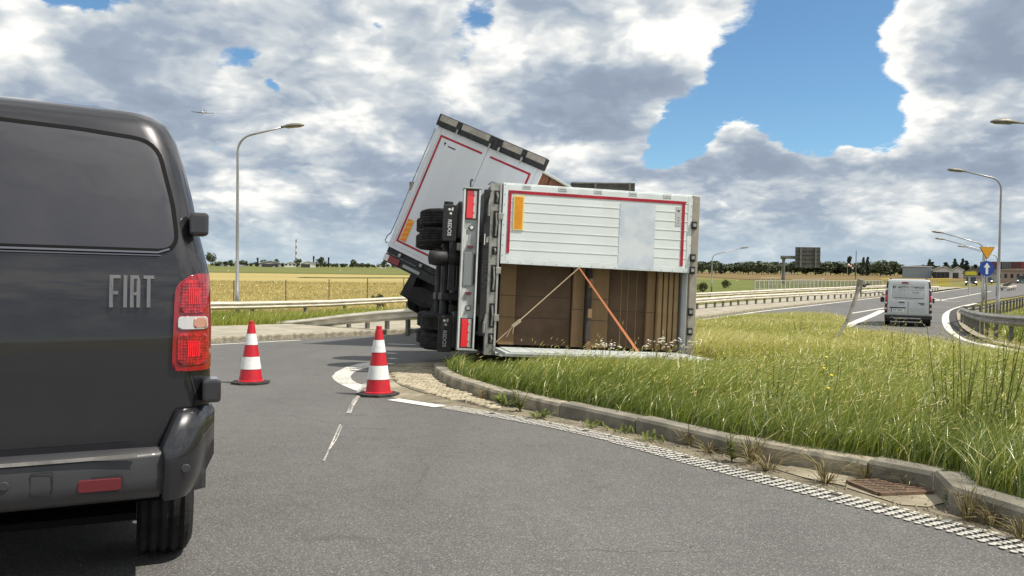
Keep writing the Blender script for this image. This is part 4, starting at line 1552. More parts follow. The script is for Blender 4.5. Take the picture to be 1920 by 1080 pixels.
    lamp_cluster(bm_, frame((-.478, -.256, .34), (1, 0, 0), (0, 0, 1), (0, -1, 0)), .145, .40)
    P((-.555, -.272, 1.02), (-.415, -.257, 1.50)).build('plain_number_plate', M_PLATEG, bm_, bevel=.004)
    P((-.412, -.276, 1.04), (-.395, -.2585, 1.48)).build('plate_lamp', M_BLACK, bm_)
    for z in (1.86, .70):
        q = MB(frame((-.465, -.256, z), (1, 0, 0), (0, 0, 1), (0, -1, 0)))
        q.box((0, 0, .008), (.072, .072, .016), Matrix.Rotation(R(40 if z > 1 else 8), 3, 'Z'))
        q = q.build('beam_fitting', M_BLACK, bm_, bevel=.008)
        MB(frame((-.465, -.2735, z), (1, 0, 0), (0, 0, 1), (0, -1, 0))).box((0, 0, .003), (.046, .046, .006), Matrix.Rotation(R(40 if z > 1 else 8), 3, 'Z')).build('fitting_lens', M_BEAMW if z > 1 else M_BEAM, q)
    for z in (1.60, .93):
        MB(frame((-.470, -.257, z), (1, 0, 0), (0, 0, 1), (0, -1, 0))).prism([(.045 * math.cos(R(a)), .045 * math.sin(R(a))) for a in range(-180, 1, 20)], 0, .03).build('side_light', M_FOG, bm_)
    MB().tube([(-.50, -.2, 2.43), (-.50, -.2, 2.54), (-.485, -.2, 2.57), (-.47, -.2, 2.54)], .012, 6).build('hook', M_BLACK, bm_)
    # chassis members and the dark panel with the maker's lettering
    for z in (.82, 1.72):
        P((-.50, -.05, z - .05), (-.18, c1 + .2, z + .05)).build('chassis_rail', M_DARKMETAL, t)
    for c0 in (.1, 1.0, 2.0, 3.0, 4.0):
        P((-.45, c0, .87), (-.20, c0 + .08, 1.67)).build('cross_member', M_DARKMETAL, t)
    pan = P((-.285, -.16, .30), (-.185, -.06, 2.44)).build('rear_panel', M_FLAP, t, bevel=.01)
    X = frame((-.235, -.163, 1.20), (0, 0, -1), (1, 0, 0), (0, -1, 0))
    text_obj('REDOS', .13, .002, 'panel_lettering', M_EMBOSS, pan, X, bold=.002)
    lab = P((-.270, -.166, 1.60), (-.205, -.1605, 1.82)).build('panel_label', M_INK, pan)
    text_obj('TEB', .045, .0004, 'label_text', M_LOGO, lab, frame((-.219, -.1664, 1.71), (0, 0, -1), (1, 0, 0), (0, -1, 0)), sx=1.2)
    P((-.262, -.1685, 1.63), (-.250, -.1662, 1.79)).build('label_print', M_LOGO, lab)
    for k, (z0, z1, x) in enumerate(((2.05, 2.40, -.215), (.35, .62, -.215))):
        MB().tube([(x, -.19, z0), (x, -.20, (z0 + z1) / 2), (x + .03, -.19, z1)], .018, 6).build('handle_bar', M_GALV, pan)
    # axles, wheels in pairs, flaps
    Rw, ww = .48, .27
    for c0 in (.95, 2.30):
        MB().tube([(-.72, c0, .25), (-.72, c0, 2.35)], .075, 12).build('axle', M_DARKMETAL, t)
        for z in (.85, 1.70):
            P((-.80, c0 - .35, z - .06), (-.50, c0 + .35, z + .06)).build('suspension_arm', M_DARKMETAL, t, bevel=.02)
            MB(Matrix.Translation((-.46, c0 + .30, z))).lathe([(.10, -.16), (.14, -.1), (.14, .1), (.10, .16)], 14, M=Matrix.Rotation(R(90), 4, 'Y')).build('air_bag', M_FLAP, t, smooth=True)
        for z, da in ((.02, .10), (.31, .10), (1.66, .03), (1.94, .03)):
            tyre(t, (-.72 + da, c0, z + .13), Rw * (1 - da * .4), ww)
    MB(Matrix.Translation((-.74, .38, 1.43))).lathe([(.0, -.30), (.10, -.28), (.12, -.20), (.12, -.02), (.085, .0), (.10, .03), (.10, .22), (0.0, .24)], 16, M=Matrix.Rotation(R(90), 4, 'Y')).build('brake_cylinder', M_FLAP, t, smooth=True)
    for z0, z1, col in ((1.68, 2.23, M_LOGO), (.02, .56, M_GREYLOGO)):
        f = MB()
        f.b2((-.845, .26, z0), (-.635, .29, z1))
        f = f.build('mud_flap', M_FLAP, t, bevel=.012)
        X = frame((-.745, .2575, (z0 + z1) / 2 - .07), (0, 0, -1), (1, 0, 0), (0, -1, 0))
        text_obj('REDOS', .078, .0015, 'flap_lettering', col, f, X, bold=.001, sx=1.02)
        zz = z1 - .10
        for q in ([(-.045, .035), (-.012, .050), (.008, .025), (-.020, .008)], [(.015, .055), (.042, .060), (.034, .005), (.012, .015)], [(-.005, -.008), (.018, -.018), (.022, -.045), (-.004, -.05), (-.018, -.03)]):
            MB().prism(q, 0, .0015, M=frame((-.735, .2595, zz), (1, 0, 0), (0, 0, 1), (0, -1, 0))).build('flap_emblem', col, f)
        # wheel arch guard behind the flap
        MB().b2((-.62, .30, z0 + .05), (-.50, .9, z1 + .07)).build('wheel_guard', M_FLAP, t, bevel=.03)
    P((-.62, .22, 1.55), (-.56, .28, 1.66)).build('bracket', M_GALV, t)
    P((-.72, .34, .95), (-.63, .42, 1.92)).build('brake_pipe_bracket', M_DARKMETAL, t)
    return t, O, A, Cc, B


def tyre(parent, c, r, w):
    prof = [(r * .52, -w / 2 + .03), (r * .55, -w / 2 + .005), (r * .84, -w / 2), (r * .965, -w / 2 + .025)]
    rows = 5
    for k in range(rows):
        z0 = -w / 2 + .035 + (w - .07) * k / rows; z1 = -w / 2 + .035 + (w - .07) * (k + 1) / rows
        prof += [(r, z0 + .004), (r, z1 - .010), (r - .014, z1 - .006), (r - .014, z1)]
    prof += [(r * .965, w / 2 - .025), (r * .84, w / 2), (r * .55, w / 2 - .005), (r * .52, w / 2 - .03)]
    t = MB(Matrix.Translation(c)).lathe(prof, 44).build('wheel', M_RUBBER, parent)
    MB(Matrix.Translation(c)).lathe([(.0, .02), (r * .2, .02), (r * .25, .05), (r * .5, .04), (r * .53, w / 2 - .02), (r * .53, -w / 2 + .02), (r * .5, -.04), (r * .2, -.02), (0, -.02)], 24).build('rim', M_RIM, t, smooth=True)
    return t


M_CARDMETAL = mat('anodised_roof_post', (0.40, 0.36, 0.31), 0.45, 0.45, var=0.15, vscale=5)
M_STICK = mat('silver_sticker', (0.55, 0.55, 0.54), 0.4, 0.3)
M_PLATEG = mat('blank_grey_plate', (0.22, 0.24, 0.25), 0.5)
M_GREYLOGO = mat('worn_white_print', (0.42, 0.43, 0.46), 0.7)
M_ROPEB = mat('ratchet_metal', (0.42, 0.36, 0.25), 0.5, 0.4)


def carton(t_M, lo, hi, label, m, bands=(), flap=True):
    """large carton standing in the trailer; lo/hi in trailer axes"""
    c = [(a + b) / 2 for a, b in zip(lo, hi)]
    M = t_M @ Matrix.Translation((c[0], c[1], lo[2]))
    o = thing('cardboard_carton', label, 'cardboard box', M=M, group='cartons loaded in the overturned trailer')
    w, d, h = (hi[i] - lo[i] for i in range(3))
    MB().b2((-w / 2, -d / 2, 0), (w / 2, d / 2, h)).build('box', m, o, bevel=.008)
    for z in bands:
        MB().b2((-w / 2 - .003, -d / 2 - .003, z - .004), (w / 2 + .003, -d / 2 - .0005, z + .004)).build('packing_band', M_INK, o)
    return o


TR, *_ = build_trailer()
TM = TR.matrix_world.copy()
cx = [(.06, .30, M_CARD, 'tan carton column left of the widest dark carton'), (.305, 1.14, M_CARD2, 'widest dark brown carton face at the left of the load'),
      (1.155, 1.335, M_CARD, 'narrow tan carton edge under the strap peak'), (1.42, 1.70, M_CARD, 'tan carton left of the darkest carton'),
      (1.705, 2.29, M_CARD2, 'darkest carton at right with pale vertical seams'), (2.295, 2.42, M_CARD, 'thin brown carton strip right of the darkest carton')]
cx = [(x0 * 1.045, x1 * 1.045, m, l) for x0, x1, m, l in cx]
for i, (x0, x1, m, l) in enumerate(cx):
    dep = {1: .36, 4: .38}.get(i, .30)
    o = carton(TM, (x0, dep, .16), (x1, dep + .6, 1.40), l, m, bands=(.42, .75) if i in (0, 1, 3) else (.58,))
    if i == 4:
        for x in (-.09, .02, .16):
            MB().b2((x - .006, -.304, .02), (x + .006, -.3006, 1.25)).build('carton_seam', M_CARD, o)
for i in range(4):
    x0 = 2.55 + i * .087
    carton(TM, (x0, .22, .16), (x0 + .066, .6, 1.40), ['pale slim carton panel just right of the thin brown strip', 'second pale slim carton panel from the thin brown strip', 'third pale slim carton panel from the thin brown strip', 'pale slim carton panel nearest the roof post'][i], M_CARD3)
# pallet blocks showing in the gap between the cartons
g = thing('pallet', 'wooden pallet on edge in the gap between cartons', 'pallet', M=TM @ Matrix.Translation((1.44, .2, .10)))
MB().b2((-.035, -.02, 0), (.035, .5, 1.26)).build('deck', M_INSIDE, g)
for z in (.02, .52, .98):
    MB().b2((-.03, -.10, z), (.03, -.025, z + .14)).build('block', M_CARD, g)


def build_truck():
    """the lorry behind: leans 21 degrees on the trailer; r across the tail, u up it, c forward"""
    b, ph, pit = R(17.5), R(-23.56), R(-2.07)
    L = Vector((math.cos(b), -math.sin(b), 0)); F = Vector((math.sin(b) * math.cos(pit), math.cos(b) * math.cos(pit), math.sin(pit)))
    U = L.cross(F)
    r = (L * math.cos(ph) + U * math.sin(ph)).normalized()
    u = r.cross(F)
    O = at(729, 459.5, 17.67)
    t = thing('tilted_lorry', 'white box lorry tilted steeply behind the overturned trailer', 'lorry', M=frame(O, r, F, u))
    w, h, l = 2.56, 2.84, 6.6

    def P(lo, hi): return MB().b2(lo, hi)
    # box: tail doors, side curtain, roof
    P((0, .06, 0), (.04, l, h)).build('side_wall', M_TRUCKW, t)
    P((w - .04, .06, .12), (w + .004, l, h - .064)).build('side_curtain', M_CURT, t)
    P((w - .06, .06, h - .062), (w + .015, l, h)).build('roof_rail', M_TRUCKW, t, bevel=.01)
    P((w - .05, .06, 0), (w + .01, l, .115)).build('floor_rail', M_GALV, t)
    P((.042, .06, h - .04), (w - .062, l, h - .002)).build('roof', M_TRUCKW, t)
    P((.042, .06, 0), (w - .052, l, .08)).build('floor', M_DARKMETAL, t)
    P((.042, l - .05, .082), (w - .042, l - .002, h - .042)).build('front_wall', M_TRUCKW, t)
    for k in range(5):
        c0 = .7 + k * 1.35
        P((w + .0045, c0, .12), (w + .014, c0 + .05, h - .07)).build('curtain_strap', M_INK, t)
    pm = P((w - .10, -.02, .0), (w + .015, .058, h - .02)).build('rear_post', M_TRUCKW, t, bevel=.01)
    P((-.015, -.02, .0), (.10, .058, h - .02)).build('rear_post', M_TRUCKW, t, bevel=.01)
    dl = P((.102, -.015, .06), (1.268, .05, h - .02)).build('rear_door', M_TRUCKW, t, bevel=.006)
    dr = P((1.276, -.015, .06), (w - .102, .05, h - .02)).build('rear_door', M_TRUCKW, t, bevel=.006)
    P((-.015, -.025, -.02), (w + .015, .058, .058)).build('rear_sill', M_TRUCKW, t)
    # tape outline
    for lo, hi, par in (((.13, .20), (.175, h - .17), dl), ((.176, h - .215), (1.18, h - .17), dl), ((1.38, h - .215), (w - .24, h - .17), dr), ((w - .238, 1.0), (w - .193, h - .17), dr), ((.13, .155), (1.24, .199), dl), ((1.30, .155), (w - .24, .199), dr)):
        P((lo[0], -.0195, lo[1]), (hi[0], -.0155, hi[1])).build('reflective_tape', M_TAPE, par)
    mk = P((.20, -.024, .22), (.345, -.0155, .72)).build('marker_plate', M_ORANGE2, dl)
    for k in range(4):
        z = .25 + k * .12
        MB().prism([(.201, z), (.344, z + .07), (.344, z + .11), (.201, z + .04)], 0, .0015, M=frame((0, -.0242, 0), (1, 0, 0), (0, 0, 1), (0, -1, 0))).build('marker_stripe', M_YELLOWO, mk)
    # small maker's mark
    MB().prism([(.27, h - .30), (.30, h - .28), (.33, h - .30), (.31, h - .34), (.305, h - .38), (.295, h - .34)], 0, .001, M=frame((0, -.0158, 0), (1, 0, 0), (0, 0, 1), (0, -1, 0))).build('door_emblem', M_INK, dl)
    MB().prism([(.37, h - .33), (.58, h - .33), (.58, h - .36), (.40, h - .36), (.39, h - .34)], 0, .001, M=frame((0, -.0158, 0), (1, 0, 0), (0, 0, 1), (0, -1, 0))).build('door_emblem', M_GREYTEXT, dl)
    # black roof-end beam with pale blocks and brackets
    bb = P((-.04, -.10, h - .015), (w + .03, .10, h + .24)).build('roof_end_beam', M_BLACK, t, bevel=.015)
    for x0, x1 in ((.01, .43), (.56, 1.24), (1.56, 2.02), (2.14, w + .01)):
        P((x0, -.104, h + .095), (x1, -.1005, h + .222)).build('pale_panel', M_CARDMETAL, bb)
    for x in (.50, 1.31, 1.53, 2.08):
        P((x - .035, -.125, h + .0), (x + .035, -.1015, h + .16)).build('roof_bracket', M_BLACK, bb, bevel=.006)
        P((x - .02, -.13, h - .06), (x + .02, -.1255, h + .06)).build('bracket_bolt', M_GALV, bb)
    # seal cable down the left edge and a loop at its foot
    MB().tube([(-.045, -.02, h - .1), (-.055, -.03, 1.6), (-.05, -.02, .6), (-.06, -.02, .25)], .012, 6).build('seal_cable', M_GALV, t)
    MB().tube([(-.05, -.03, .28), (-.10, -.04, .18), (-.11, -.04, .08), (-.06, -.04, .02), (-.03, -.03, .06)], .010, 6).build('cable_loop', M_BLACK, t)
    MB().tube([(1.86, -.03, h * .70), (1.82, -.05, h * .74), (1.75, -.05, h * .77), (1.66, -.05, h * .77), (1.60, -.03, h * .74)], .008, 6).build('cable_loop', M_BLACK, t)
    # under the floor: bumper, lamp bar, flaps, wheels
    P((.0, .02, -.16), (w, .16, -.022)).build('underfloor_beam', M_BLACK, t, bevel=.01)
    lb = P((.02, -.02, -.36), (1.9, .06, -.165)).build('lamp_bar', M_BLACK, t, bevel=.01)
    P((.06, -.05, -.335), (.42, -.021, -.185)).build('tail_lamp', M_DULLRED, lb, bevel=.012)
    P((.02, -.055, -.33), (.14, -.0505, -.19)).build('lamp_glass', M_CLEAR, lb, bevel=.01)
    P((.52, -.045, -.30), (.95, -.021, -.235)).build('plate_light_strip', M_CLEAR2, lb)
    for x in (.35, .9, 1.5, 2.1):
        P((x - .03, -.045, -.13), (x + .03, .019, -.06)).build('beam_clamp', M_GALV, t)
    for x in (.75, 1.65):
        P((x, .1, -.62), (x + .12, l, -.165)).build('chassis_rail', M_DARKMETAL, t)
    MB().tube([(.2, 1.4, -.85), (w - .2, 1.4, -.85)], .09, 10).build('axle', M_DARKMETAL, t)
    for x in (.48, .80, w - .72, w - .40):
        q = tyre(t, (0, 0, 0), .50, .28)
        q.matrix_local = Matrix.Translation((x + .14, 1.4, -.85)) @ Matrix.Rotation(R(90), 4, 'Y')
        for ch in kids(q): ch.matrix_local = Matrix.Identity(4)
    # flaps hang crooked
    fl = MB()._add([Vector((.50, .60, -.38)), Vector((1.50, .60, -.38)), Vector((1.55, .66, -.85)), Vector((1.0, .70, -1.05)), Vector((.42, .64, -1.0)), Vector((.50, .64, -.38)), Vector((1.50, .64, -.38)), Vector((1.55, .70, -.85)), Vector((1.0, .74, -1.05)), Vector((.42, .68, -1.0))],
        [(0, 1, 2, 3, 4), (5, 6, 7, 8, 9), (0, 1, 6, 5), (1, 2, 7, 6), (2, 3, 8, 7), (3, 4, 9, 8), (4, 0, 5, 9)]).build('mud_flap', M_FLAP, t)
    P((.60, .58, -.62), (1.3, .599, -.60)).build('flap_fold', M_BLACK, fl)
    P((.45, .75, -1.0), (.75, 1.0, -.4)).build('wheel_guard', M_FLAP, t, bevel=.05)
    P((1.3, .5, -1.15), (1.8, 1.1, -.5)).build('tool_box', M_FLAP, t, bevel=.03)
    P((.75, .9, -1.05), (1.5, 1.3, -.63)).build('air_tank', M_DARKMETAL, t, bevel=.12, seg=3)
    # cab beyond the box
    P((.05, l + .15, -.75), (w - .05, l + 2.2, 2.3)).build('cab', M_TRUCKW, t, bevel=.12, seg=3)
    P((.2, l + 2.201, .6), (w - .2, l + 2.23, 1.7)).build('windscreen', M_GLASS, t, bevel=.01)
    for x in (.02, w - .34):
        q = tyre(t, (0, 0, 0), .50, .30)
        q.matrix_local = Matrix.Translation((x + .16, l + 1.0, -.85)) @ Matrix.Rotation(R(90), 4, 'Y')
        for ch in kids(q): ch.matrix_local = Matrix.Identity(4)
    return t


M_YELLOWO = mat('amber_stripe', (0.85, 0.45, 0.02), 0.35)
M_DULLRED = mat('dull_red_lens', (0.22, 0.01, 0.018), 0.3, coat=.4)
M_CLEAR2 = mat('dusty_lamp_glass', (0.35, 0.35, 0.36), 0.3)
build_truck()

# ------------------------------------------------------------------ traffic cones
M_CONER = mat('red_cone_plastic', (0.50, 0.012, 0.025), 0.45, var=0.12, vscale=12, bump=0.05, bscale=60)
M_CONEW = mat('reflective_white_sleeve', (0.72, 0.73, 0.72), 0.35, var=0.1, vscale=14)
M_CONEB = mat('cone_rubber_base', (0.035, 0.033, 0.03), 0.85, var=0.3, vscale=10)


def cone(px, py, label, rot):
    g = gp(px, py)
    t = thing('traffic_cone', label, 'traffic cone', M=Matrix.Translation(g) @ Matrix.Rotation(R(-1.9), 4, 'X') @ Matrix.Rotation(R(rot), 4, 'Z'), group='traffic cones on the road')
    H = .79
    rr = lambda z: .148 - (z - .035) * (.148 - .036) / (H - .035)
    MB().prism([(.235 * math.cos(R(a + 22.5)) * 1.06, .235 * math.sin(R(a + 22.5)) * 1.06) for a in range(0, 360, 45)], 0, .032).build('base', M_CONEB, t, bevel=.008)
    z = [.035, .19, .355, .50, .645, H]
    MB().lathe([(.168, .033), (.168, .042), (rr(.05), .05), (rr(.19), .19)], 36).build('red_band', M_CONER, t, smooth=False)
    segs = [(.19, .35, 1), (.35, .50, 0), (.50, .645, 1), (.645, .755, 0)]
    for a, b, wht in segs:
        e = .004 if wht else 0
        q = MB().lathe([(rr(a) + e, a + .001), (rr(b) + e, b - .001)], 36)
        q.f = [f for f in q.f if len(f) == 4]
        q.build('white_band' if wht else 'red_band', M_CONEW if wht else M_CONER, t, smooth=True)
    MB().lathe([(rr(.755), .756), (.034, .762), (.034, .80), (.029, .805), (.022, .805), (.020, .77)], 24).build('tip', M_CONER, t, smooth=False)
    return t


cone(470, 719, 'red and white traffic cone standing on bare asphalt beside the dark van', 10)
cone(709, 741, 'red and white traffic cone at the end of the ribbed edge line', 33)

# ------------------------------------------------------------------ guardrails: W-beam lengths on C posts
M_ZINC = mat('weathered_zinc', (0.58, 0.54, 0.45), 0.6, 0.05, var=0.22, vscale=3, bump=0.05, bscale=50, stretch=(.4, .4, 3))
M_ZINC2 = mat('shaded_zinc', (0.30, 0.285, 0.25), 0.5, 0.2, var=0.25, vscale=3)  # shaded copy of the zinc, shade put into the darker colour
M_ZINCD = mat('dark_zinc_post', (0.16, 0.155, 0.145), 0.6, 0.4, var=0.3, vscale=6)


def w_profile():
    """height, outward offset of a W-beam"""
    return [(-.155, .0), (-.135, .018), (-.085, .080), (-.060, .080), (-.015, .010), (.015, .010), (.060, .080), (.085, .080), (.135, .018), (.155, .0)]


def guardrail(name, pts, zs, label, post_step, side=1, zinc=None, panel=4.0, post=True, top=.60, post_w=.10, ground=None, group='guardrails', posts_kids=True):
    """pts: XY path; zs: height of the beam centre above ground along the path"""
    P0 = [Vector((p[0], p[1], 0)) for p in pts]
    L = [0]
    for a, b in zip(P0, P0[1:]): L.append(L[-1] + (b - a).length)
    def pos(d):
        for i in range(len(P0) - 1):
            if d <= L[i + 1] or i == len(P0) - 2:
                t = (d - L[i]) / max(L[i + 1] - L[i], 1e-6)
                p = P0[i].lerp(P0[i + 1], t)
                z = zs[i] + (zs[i + 1] - zs[i]) * t
                return p, z, (P0[i + 1] - P0[i]).normalized()
    tot = L[-1]
    base = P0[0]
    t = thing(name, label, 'guardrail', (base.x, base.y, G(base.y)), group=group)
    off = Vector((base.x, base.y, G(base.y)))
    prof = w_profile()
    np_ = max(1, round(tot / panel))
    for k in range(np_):
        mb = MB(); rings = []
        m = max(2, int(panel / 0.8))
        e = .012 * (k % 2)
        for j in range(m + 1):
            d = tot * (k + j / m) / np_
            p, z, dr = pos(d)
            a, _, d1 = pos(max(0, d - .3)); b, _, d2 = pos(min(tot, d + .3))
            dr = (d1 + d2).normalized()
            n = Vector((-dr.y, dr.x, 0)) * -side
            zz = G(p.y) + z
            rings.append([p + n * (o + e) + Vector((0, 0, zz + h)) - off for h, o in prof] + [p + n * (o + e - .006) + Vector((0, 0, zz + h)) - off for h, o in reversed(prof)])
        mb.loft(rings, caps=True)
        mb.build('rail_panel', zinc or M_ZINC, t, fix=False)
    if post:
        n_p = int(tot / post_step)
        me = MB().b2((-.055, -.05, 0), (.055, -.044, 1)).b2((-.055, -.044, 0), (-.049, .05, 1)).b2((.049, -.044, 0), (.055, .05, 1)).mesh('post', M_ZINCD)
        for k in range(n_p + 1):
            d = min(tot, k * post_step + .3)
            p, z, dr = pos(d)
            hgt = z + .10
            if hgt < .2: continue
            nn = Vector((-dr.y, dr.x, 0)) * -side
            o = piece('post', me, t, p - nn * .068 + Vector((0, 0, G(p.y))) - off, math.atan2(dr.y, dr.x) + (0 if side == 1 else math.pi), (post_w / .11, 1, hgt))
    return t


def gxy(*ps):
    return [(gp(*p).x, gp(*p).y) for p in ps]


g1 = [(-17.5, 17.5), (-14.0, 24.3), (-10.96, 31.0), (-9.06, 34.9), (-7.2, 40.0), (-5.0, 46), (-1, 54), (5, 64)]
guardrail('guardrail', g1, [.60] * len(g1), 'long straight guardrail along the edge of the ripe crop field', 3.2, side=1, panel=4)
g2 = [(-7.9, 26.9), (-7.0, 26.05), (-4.6, 23.7), (-2.75, 21.9), (-2.0, 21.1)]
guardrail('guardrail', g2, [.02, .10, .42, .62, .66], 'guardrail end ramping up out of the pavement beside the tilted lorry', .95, side=1, panel=1.9)
g3 = [(5.0, 38.2)] + gxy((1321, 582), (1389, 575), (1446, 571), (1513, 566), (1577, 562), (1644, 557), (1700, 552.5), (1760, 547.5))
guardrail('guardrail', g3, [.60] * len(g3), 'near guardrail on close black posts along the pale far pavement', 1.45, side=1, panel=4, post_w=.16)
g4 = gxy((1285, 571), (1400, 563), (1500, 556), (1600, 550), (1680, 545))
guardrail('guardrail', g4, [.62] * len(g4), 'second guardrail just behind the near one, before the pale railing', 4, side=1, panel=4)
g5 = [(15.2, 14.5), (14.0, 17.5), (13.6, 20.0), (13.9, 22.2), (14.75, 24.8), (16.3, 28), (18.2, 31.8), (20.0, 35.4), (20.9, 37.3), (22.2, 38.9), (24.5, 41.5), (29.0, 47.5), (36.5, 57.0), (43.0, 66.0)]
guardrail('guardrail', g5, [.62] * len(g5), 'curved guardrail bending around the grass beside the blue arrow sign', 1.6, side=-1, zinc=M_ZINC2, panel=1.6, post_w=.10)
g6 = gxy((1895, 533), (1880, 541), (1876, 545), (1890, 546), (1905, 543))
guardrail('guardrail', g6, [.5, .55, .5, .5, .5], 'short damaged guardrail end far down the right-hand road', 3, side=1, panel=3)

# ------------------------------------------------------------------ street lamps
M_POLE = mat('galvanised_lamp_pole', (0.36, 0.36, 0.355), 0.4, 0.6, var=0.2, vscale=2, stretch=(1, 1, .3))
M_LAMPH = mat('lamp_housing', (0.20, 0.185, 0.155), 0.5, 0.2, var=0.2, vscale=6)
M_LAMPG = mat('lamp_glass', (0.10, 0.10, 0.095), 0.3)


def lamp(base, height, arm, ang, label, r0=.085, tilt=12, bend=1.2):
    """pole with a curved arm; ang = direction of the arm in the XY plane"""
    t = thing('street_lamp', label, 'street lamp', tuple(base), group='street lamps')
    d = Vector((math.cos(R(ang)), math.sin(R(ang)), 0))
    up = Vector((0, 0, 1))
    z1 = height - bend * 0.9
    pts = [Vector((0, 0, 0)), Vector((0, 0, 1.2)), Vector((0, 0, 1.22)), up * (z1 * .5), up * z1]
    rs = [r0, r0, r0 * .82, r0 * .7, r0 * .55]
    q = R(90 - tilt)
    rad = bend / math.tan(q / 2) * .62
    for i in range(1, 9):
        a = q * i / 8
        pts.append(up * (z1 + rad * math.sin(a)) + d * rad * (1 - math.cos(a))); rs.append(r0 * .5)
    e = d * math.cos(R(tilt)) + up * math.sin(R(tilt))
    tip = pts[-1] + e * max(.1, arm - (pts[-1].x * d.x + pts[-1].y * d.y))
    pts.append(tip); rs.append(r0 * .42)
    MB().tube(pts, rs, 12).build('pole', M_POLE, t, smooth=True)
    MB().b2((-.05, -r0 - .012, .55), (.05, -r0 * .9, .95)).build('service_door', M_POLE, t)
    x = e; y = up.cross(d); zz = x.cross(y)
    if zz.z < 0: zz = -zz
    tl = .35
    ex = (d * math.cos(R(tilt * .45)) + up * math.sin(R(tilt * .45)))
    ez = ex.cross(y) * -1
    if ez.z < 0: ez = -ez
    M = frame(tip, ex, y, ez)
    rings = []
    for xx, w, h in ((-.12, .05, .045), (0.0, .07, .055), (.12, .13, .085), (.35, .165, .105), (.60, .15, .085), (.74, .10, .05), (.80, .05, .02)):
        rings.append([Vector((xx, w * math.cos(a), h * max(0, math.sin(a)) * 1.1 - .035 * (math.sin(a) < -.1))) for a in [2 * math.pi * k / 14 for k in range(14)]])
    hd = MB(M).loft(rings, caps=True).build('lamp_head', M_LAMPH, t, smooth=True)
    MB(M).prism([(.10, -.11), (.55, -.13), (.68, -.08), (.68, .08), (.55, .13), (.10, .11)], -.062, -.036).build('lamp_glass', M_LAMPG, hd)
    return t


def lamp_px(bx, by, Y, hx, hy, ang, label, **k):
    """base pixel at depth Y; head-end pixel gives height and reach"""
    b = at(bx, by, Y); b.z = G(Y)
    h = at(hx, hy, Y).z - b.z
    reach = abs(at(hx, hy, Y).x - at(bx, by, Y).x)
    return lamp(b, h, reach, ang, label, **k)


def lamp2(bx, Y, hx, hy, label, r0=.085, ang=0, bend=1.2, tilt=12):
    b = at(bx, 500, Y); b.z = G(Y)
    tip = at(hx, hy, Y)
    reach = abs(tip.x - b.x) / max(.2, abs(math.cos(R(ang)))) - .5
    rise = max(0.05, reach * math.tan(R(tilt)))
    return lamp(b, tip.z - b.z - rise * .55, max(.6, reach), ang, label, r0=r0, bend=bend, tilt=tilt)


lamp2(445, 32.5, 558, 236, 'tall lamp behind the left guardrail with its arm bent to the right', ang=0, bend=.9, tilt=14)
lamp2(1335, 88, 1400, 467, 'distant lamp with bent arm standing in the green meadow', ang=0, bend=.9, tilt=14)
lamp2(1873, 40, 1787, 319, 'tall lamp just right of the blue arrow sign', ang=180, bend=.8, tilt=12)
lamp2(1972, 27, 1875, 219, 'nearest right-hand lamp with only its head reaching into view', ang=180, bend=.8, tilt=4)
lamp2(1843, 62, 1752, 440, 'upper lamp head left of the yellow triangle, nearer of the pair', ang=180, bend=.8, tilt=15)
lamp2(1846, 72, 1757, 453, 'lamp whose arm runs just under the upper one left of the triangle', ang=180, bend=.8, tilt=15)
lamp2(1870, 84, 1799, 466, 'smallest lamp with its bend right behind the triangle sign', ang=180, bend=.8, tilt=15)

# ------------------------------------------------------------------ give-way and arrow sign on a post
M_SIGNY = mat('amber_sign_face', (0.72, 0.33, 0.015), 0.45)
M_SIGNE = mat('dark_sign_rim', (0.10, 0.05, 0.03), 0.5)
M_SIGNB = mat('blue_sign_face', (0.012, 0.055, 0.33), 0.4)
M_SIGNW = mat('white_sign_print', (0.75, 0.76, 0.77), 0.4)
M_SIGNG = mat('grey_sign_back', (0.085, 0.082, 0.08), 0.6, 0.2, var=0.2, vscale=1.5)


def arrow_sign():
    Y = 37.0
    b = at(1852, 500, Y); b.z = G(Y)
    t = thing('road_sign', 'amber triangle above a blue disc with a white upward arrow', 'road sign', tuple(b))
    c = at(1849.5, 503.5, Y) - b; tri = at(1850, 472, Y) - b
    s = Y / FPX
    MB().tube([(0, .06, 0), (0, .06, (at(1850, 462, Y) - b).z)], .038, 10).build('post', M_POLE, t, smooth=True)
    MB().tube([(-.16, .10, 0), (-.16, .10, c.z - .2)], .035, 10).build('post', M_POLE, t, smooth=True)
    M = frame((c.x, -.02, c.z), (1, 0, 0), (0, 0, 1), (0, -1, 0))
    r = 14.2 * s
    d = MB(M).prism([(r * math.cos(R(a)), r * math.sin(R(a))) for a in range(0, 360, 10)], 0, .02).build('blue_disc', M_SIGNB, t)
    k = r / 14.2
    ar = [(-2.3, -10.5), (2.3, -10.5), (2.3, 2), (6.2, 2), (0, 11), (-6.2, 2), (-2.3, 2)]
    MB(M).prism([(x * k, y * k) for x, y in ar], .020, .024).build('white_arrow', M_SIGNW, d)
    M = frame((tri.x, -.02, tri.z), (1, 0, 0), (0, 0, 1), (0, -1, 0))
    e = 14.6 * s
    T = [(-e, .62 * e), (e, .62 * e), (0, -1.05 * e)]
    tr = MB(M).prism(rpoly(T, .06, 3), 0, .02).build('triangle_rim', M_SIGNE, t)
    MB(M).prism(rpoly([(x * .9, y * .9 + .01) for x, y in T], .05, 3), .020, .024).build('triangle_face', M_SIGNY, tr)


arrow_sign()


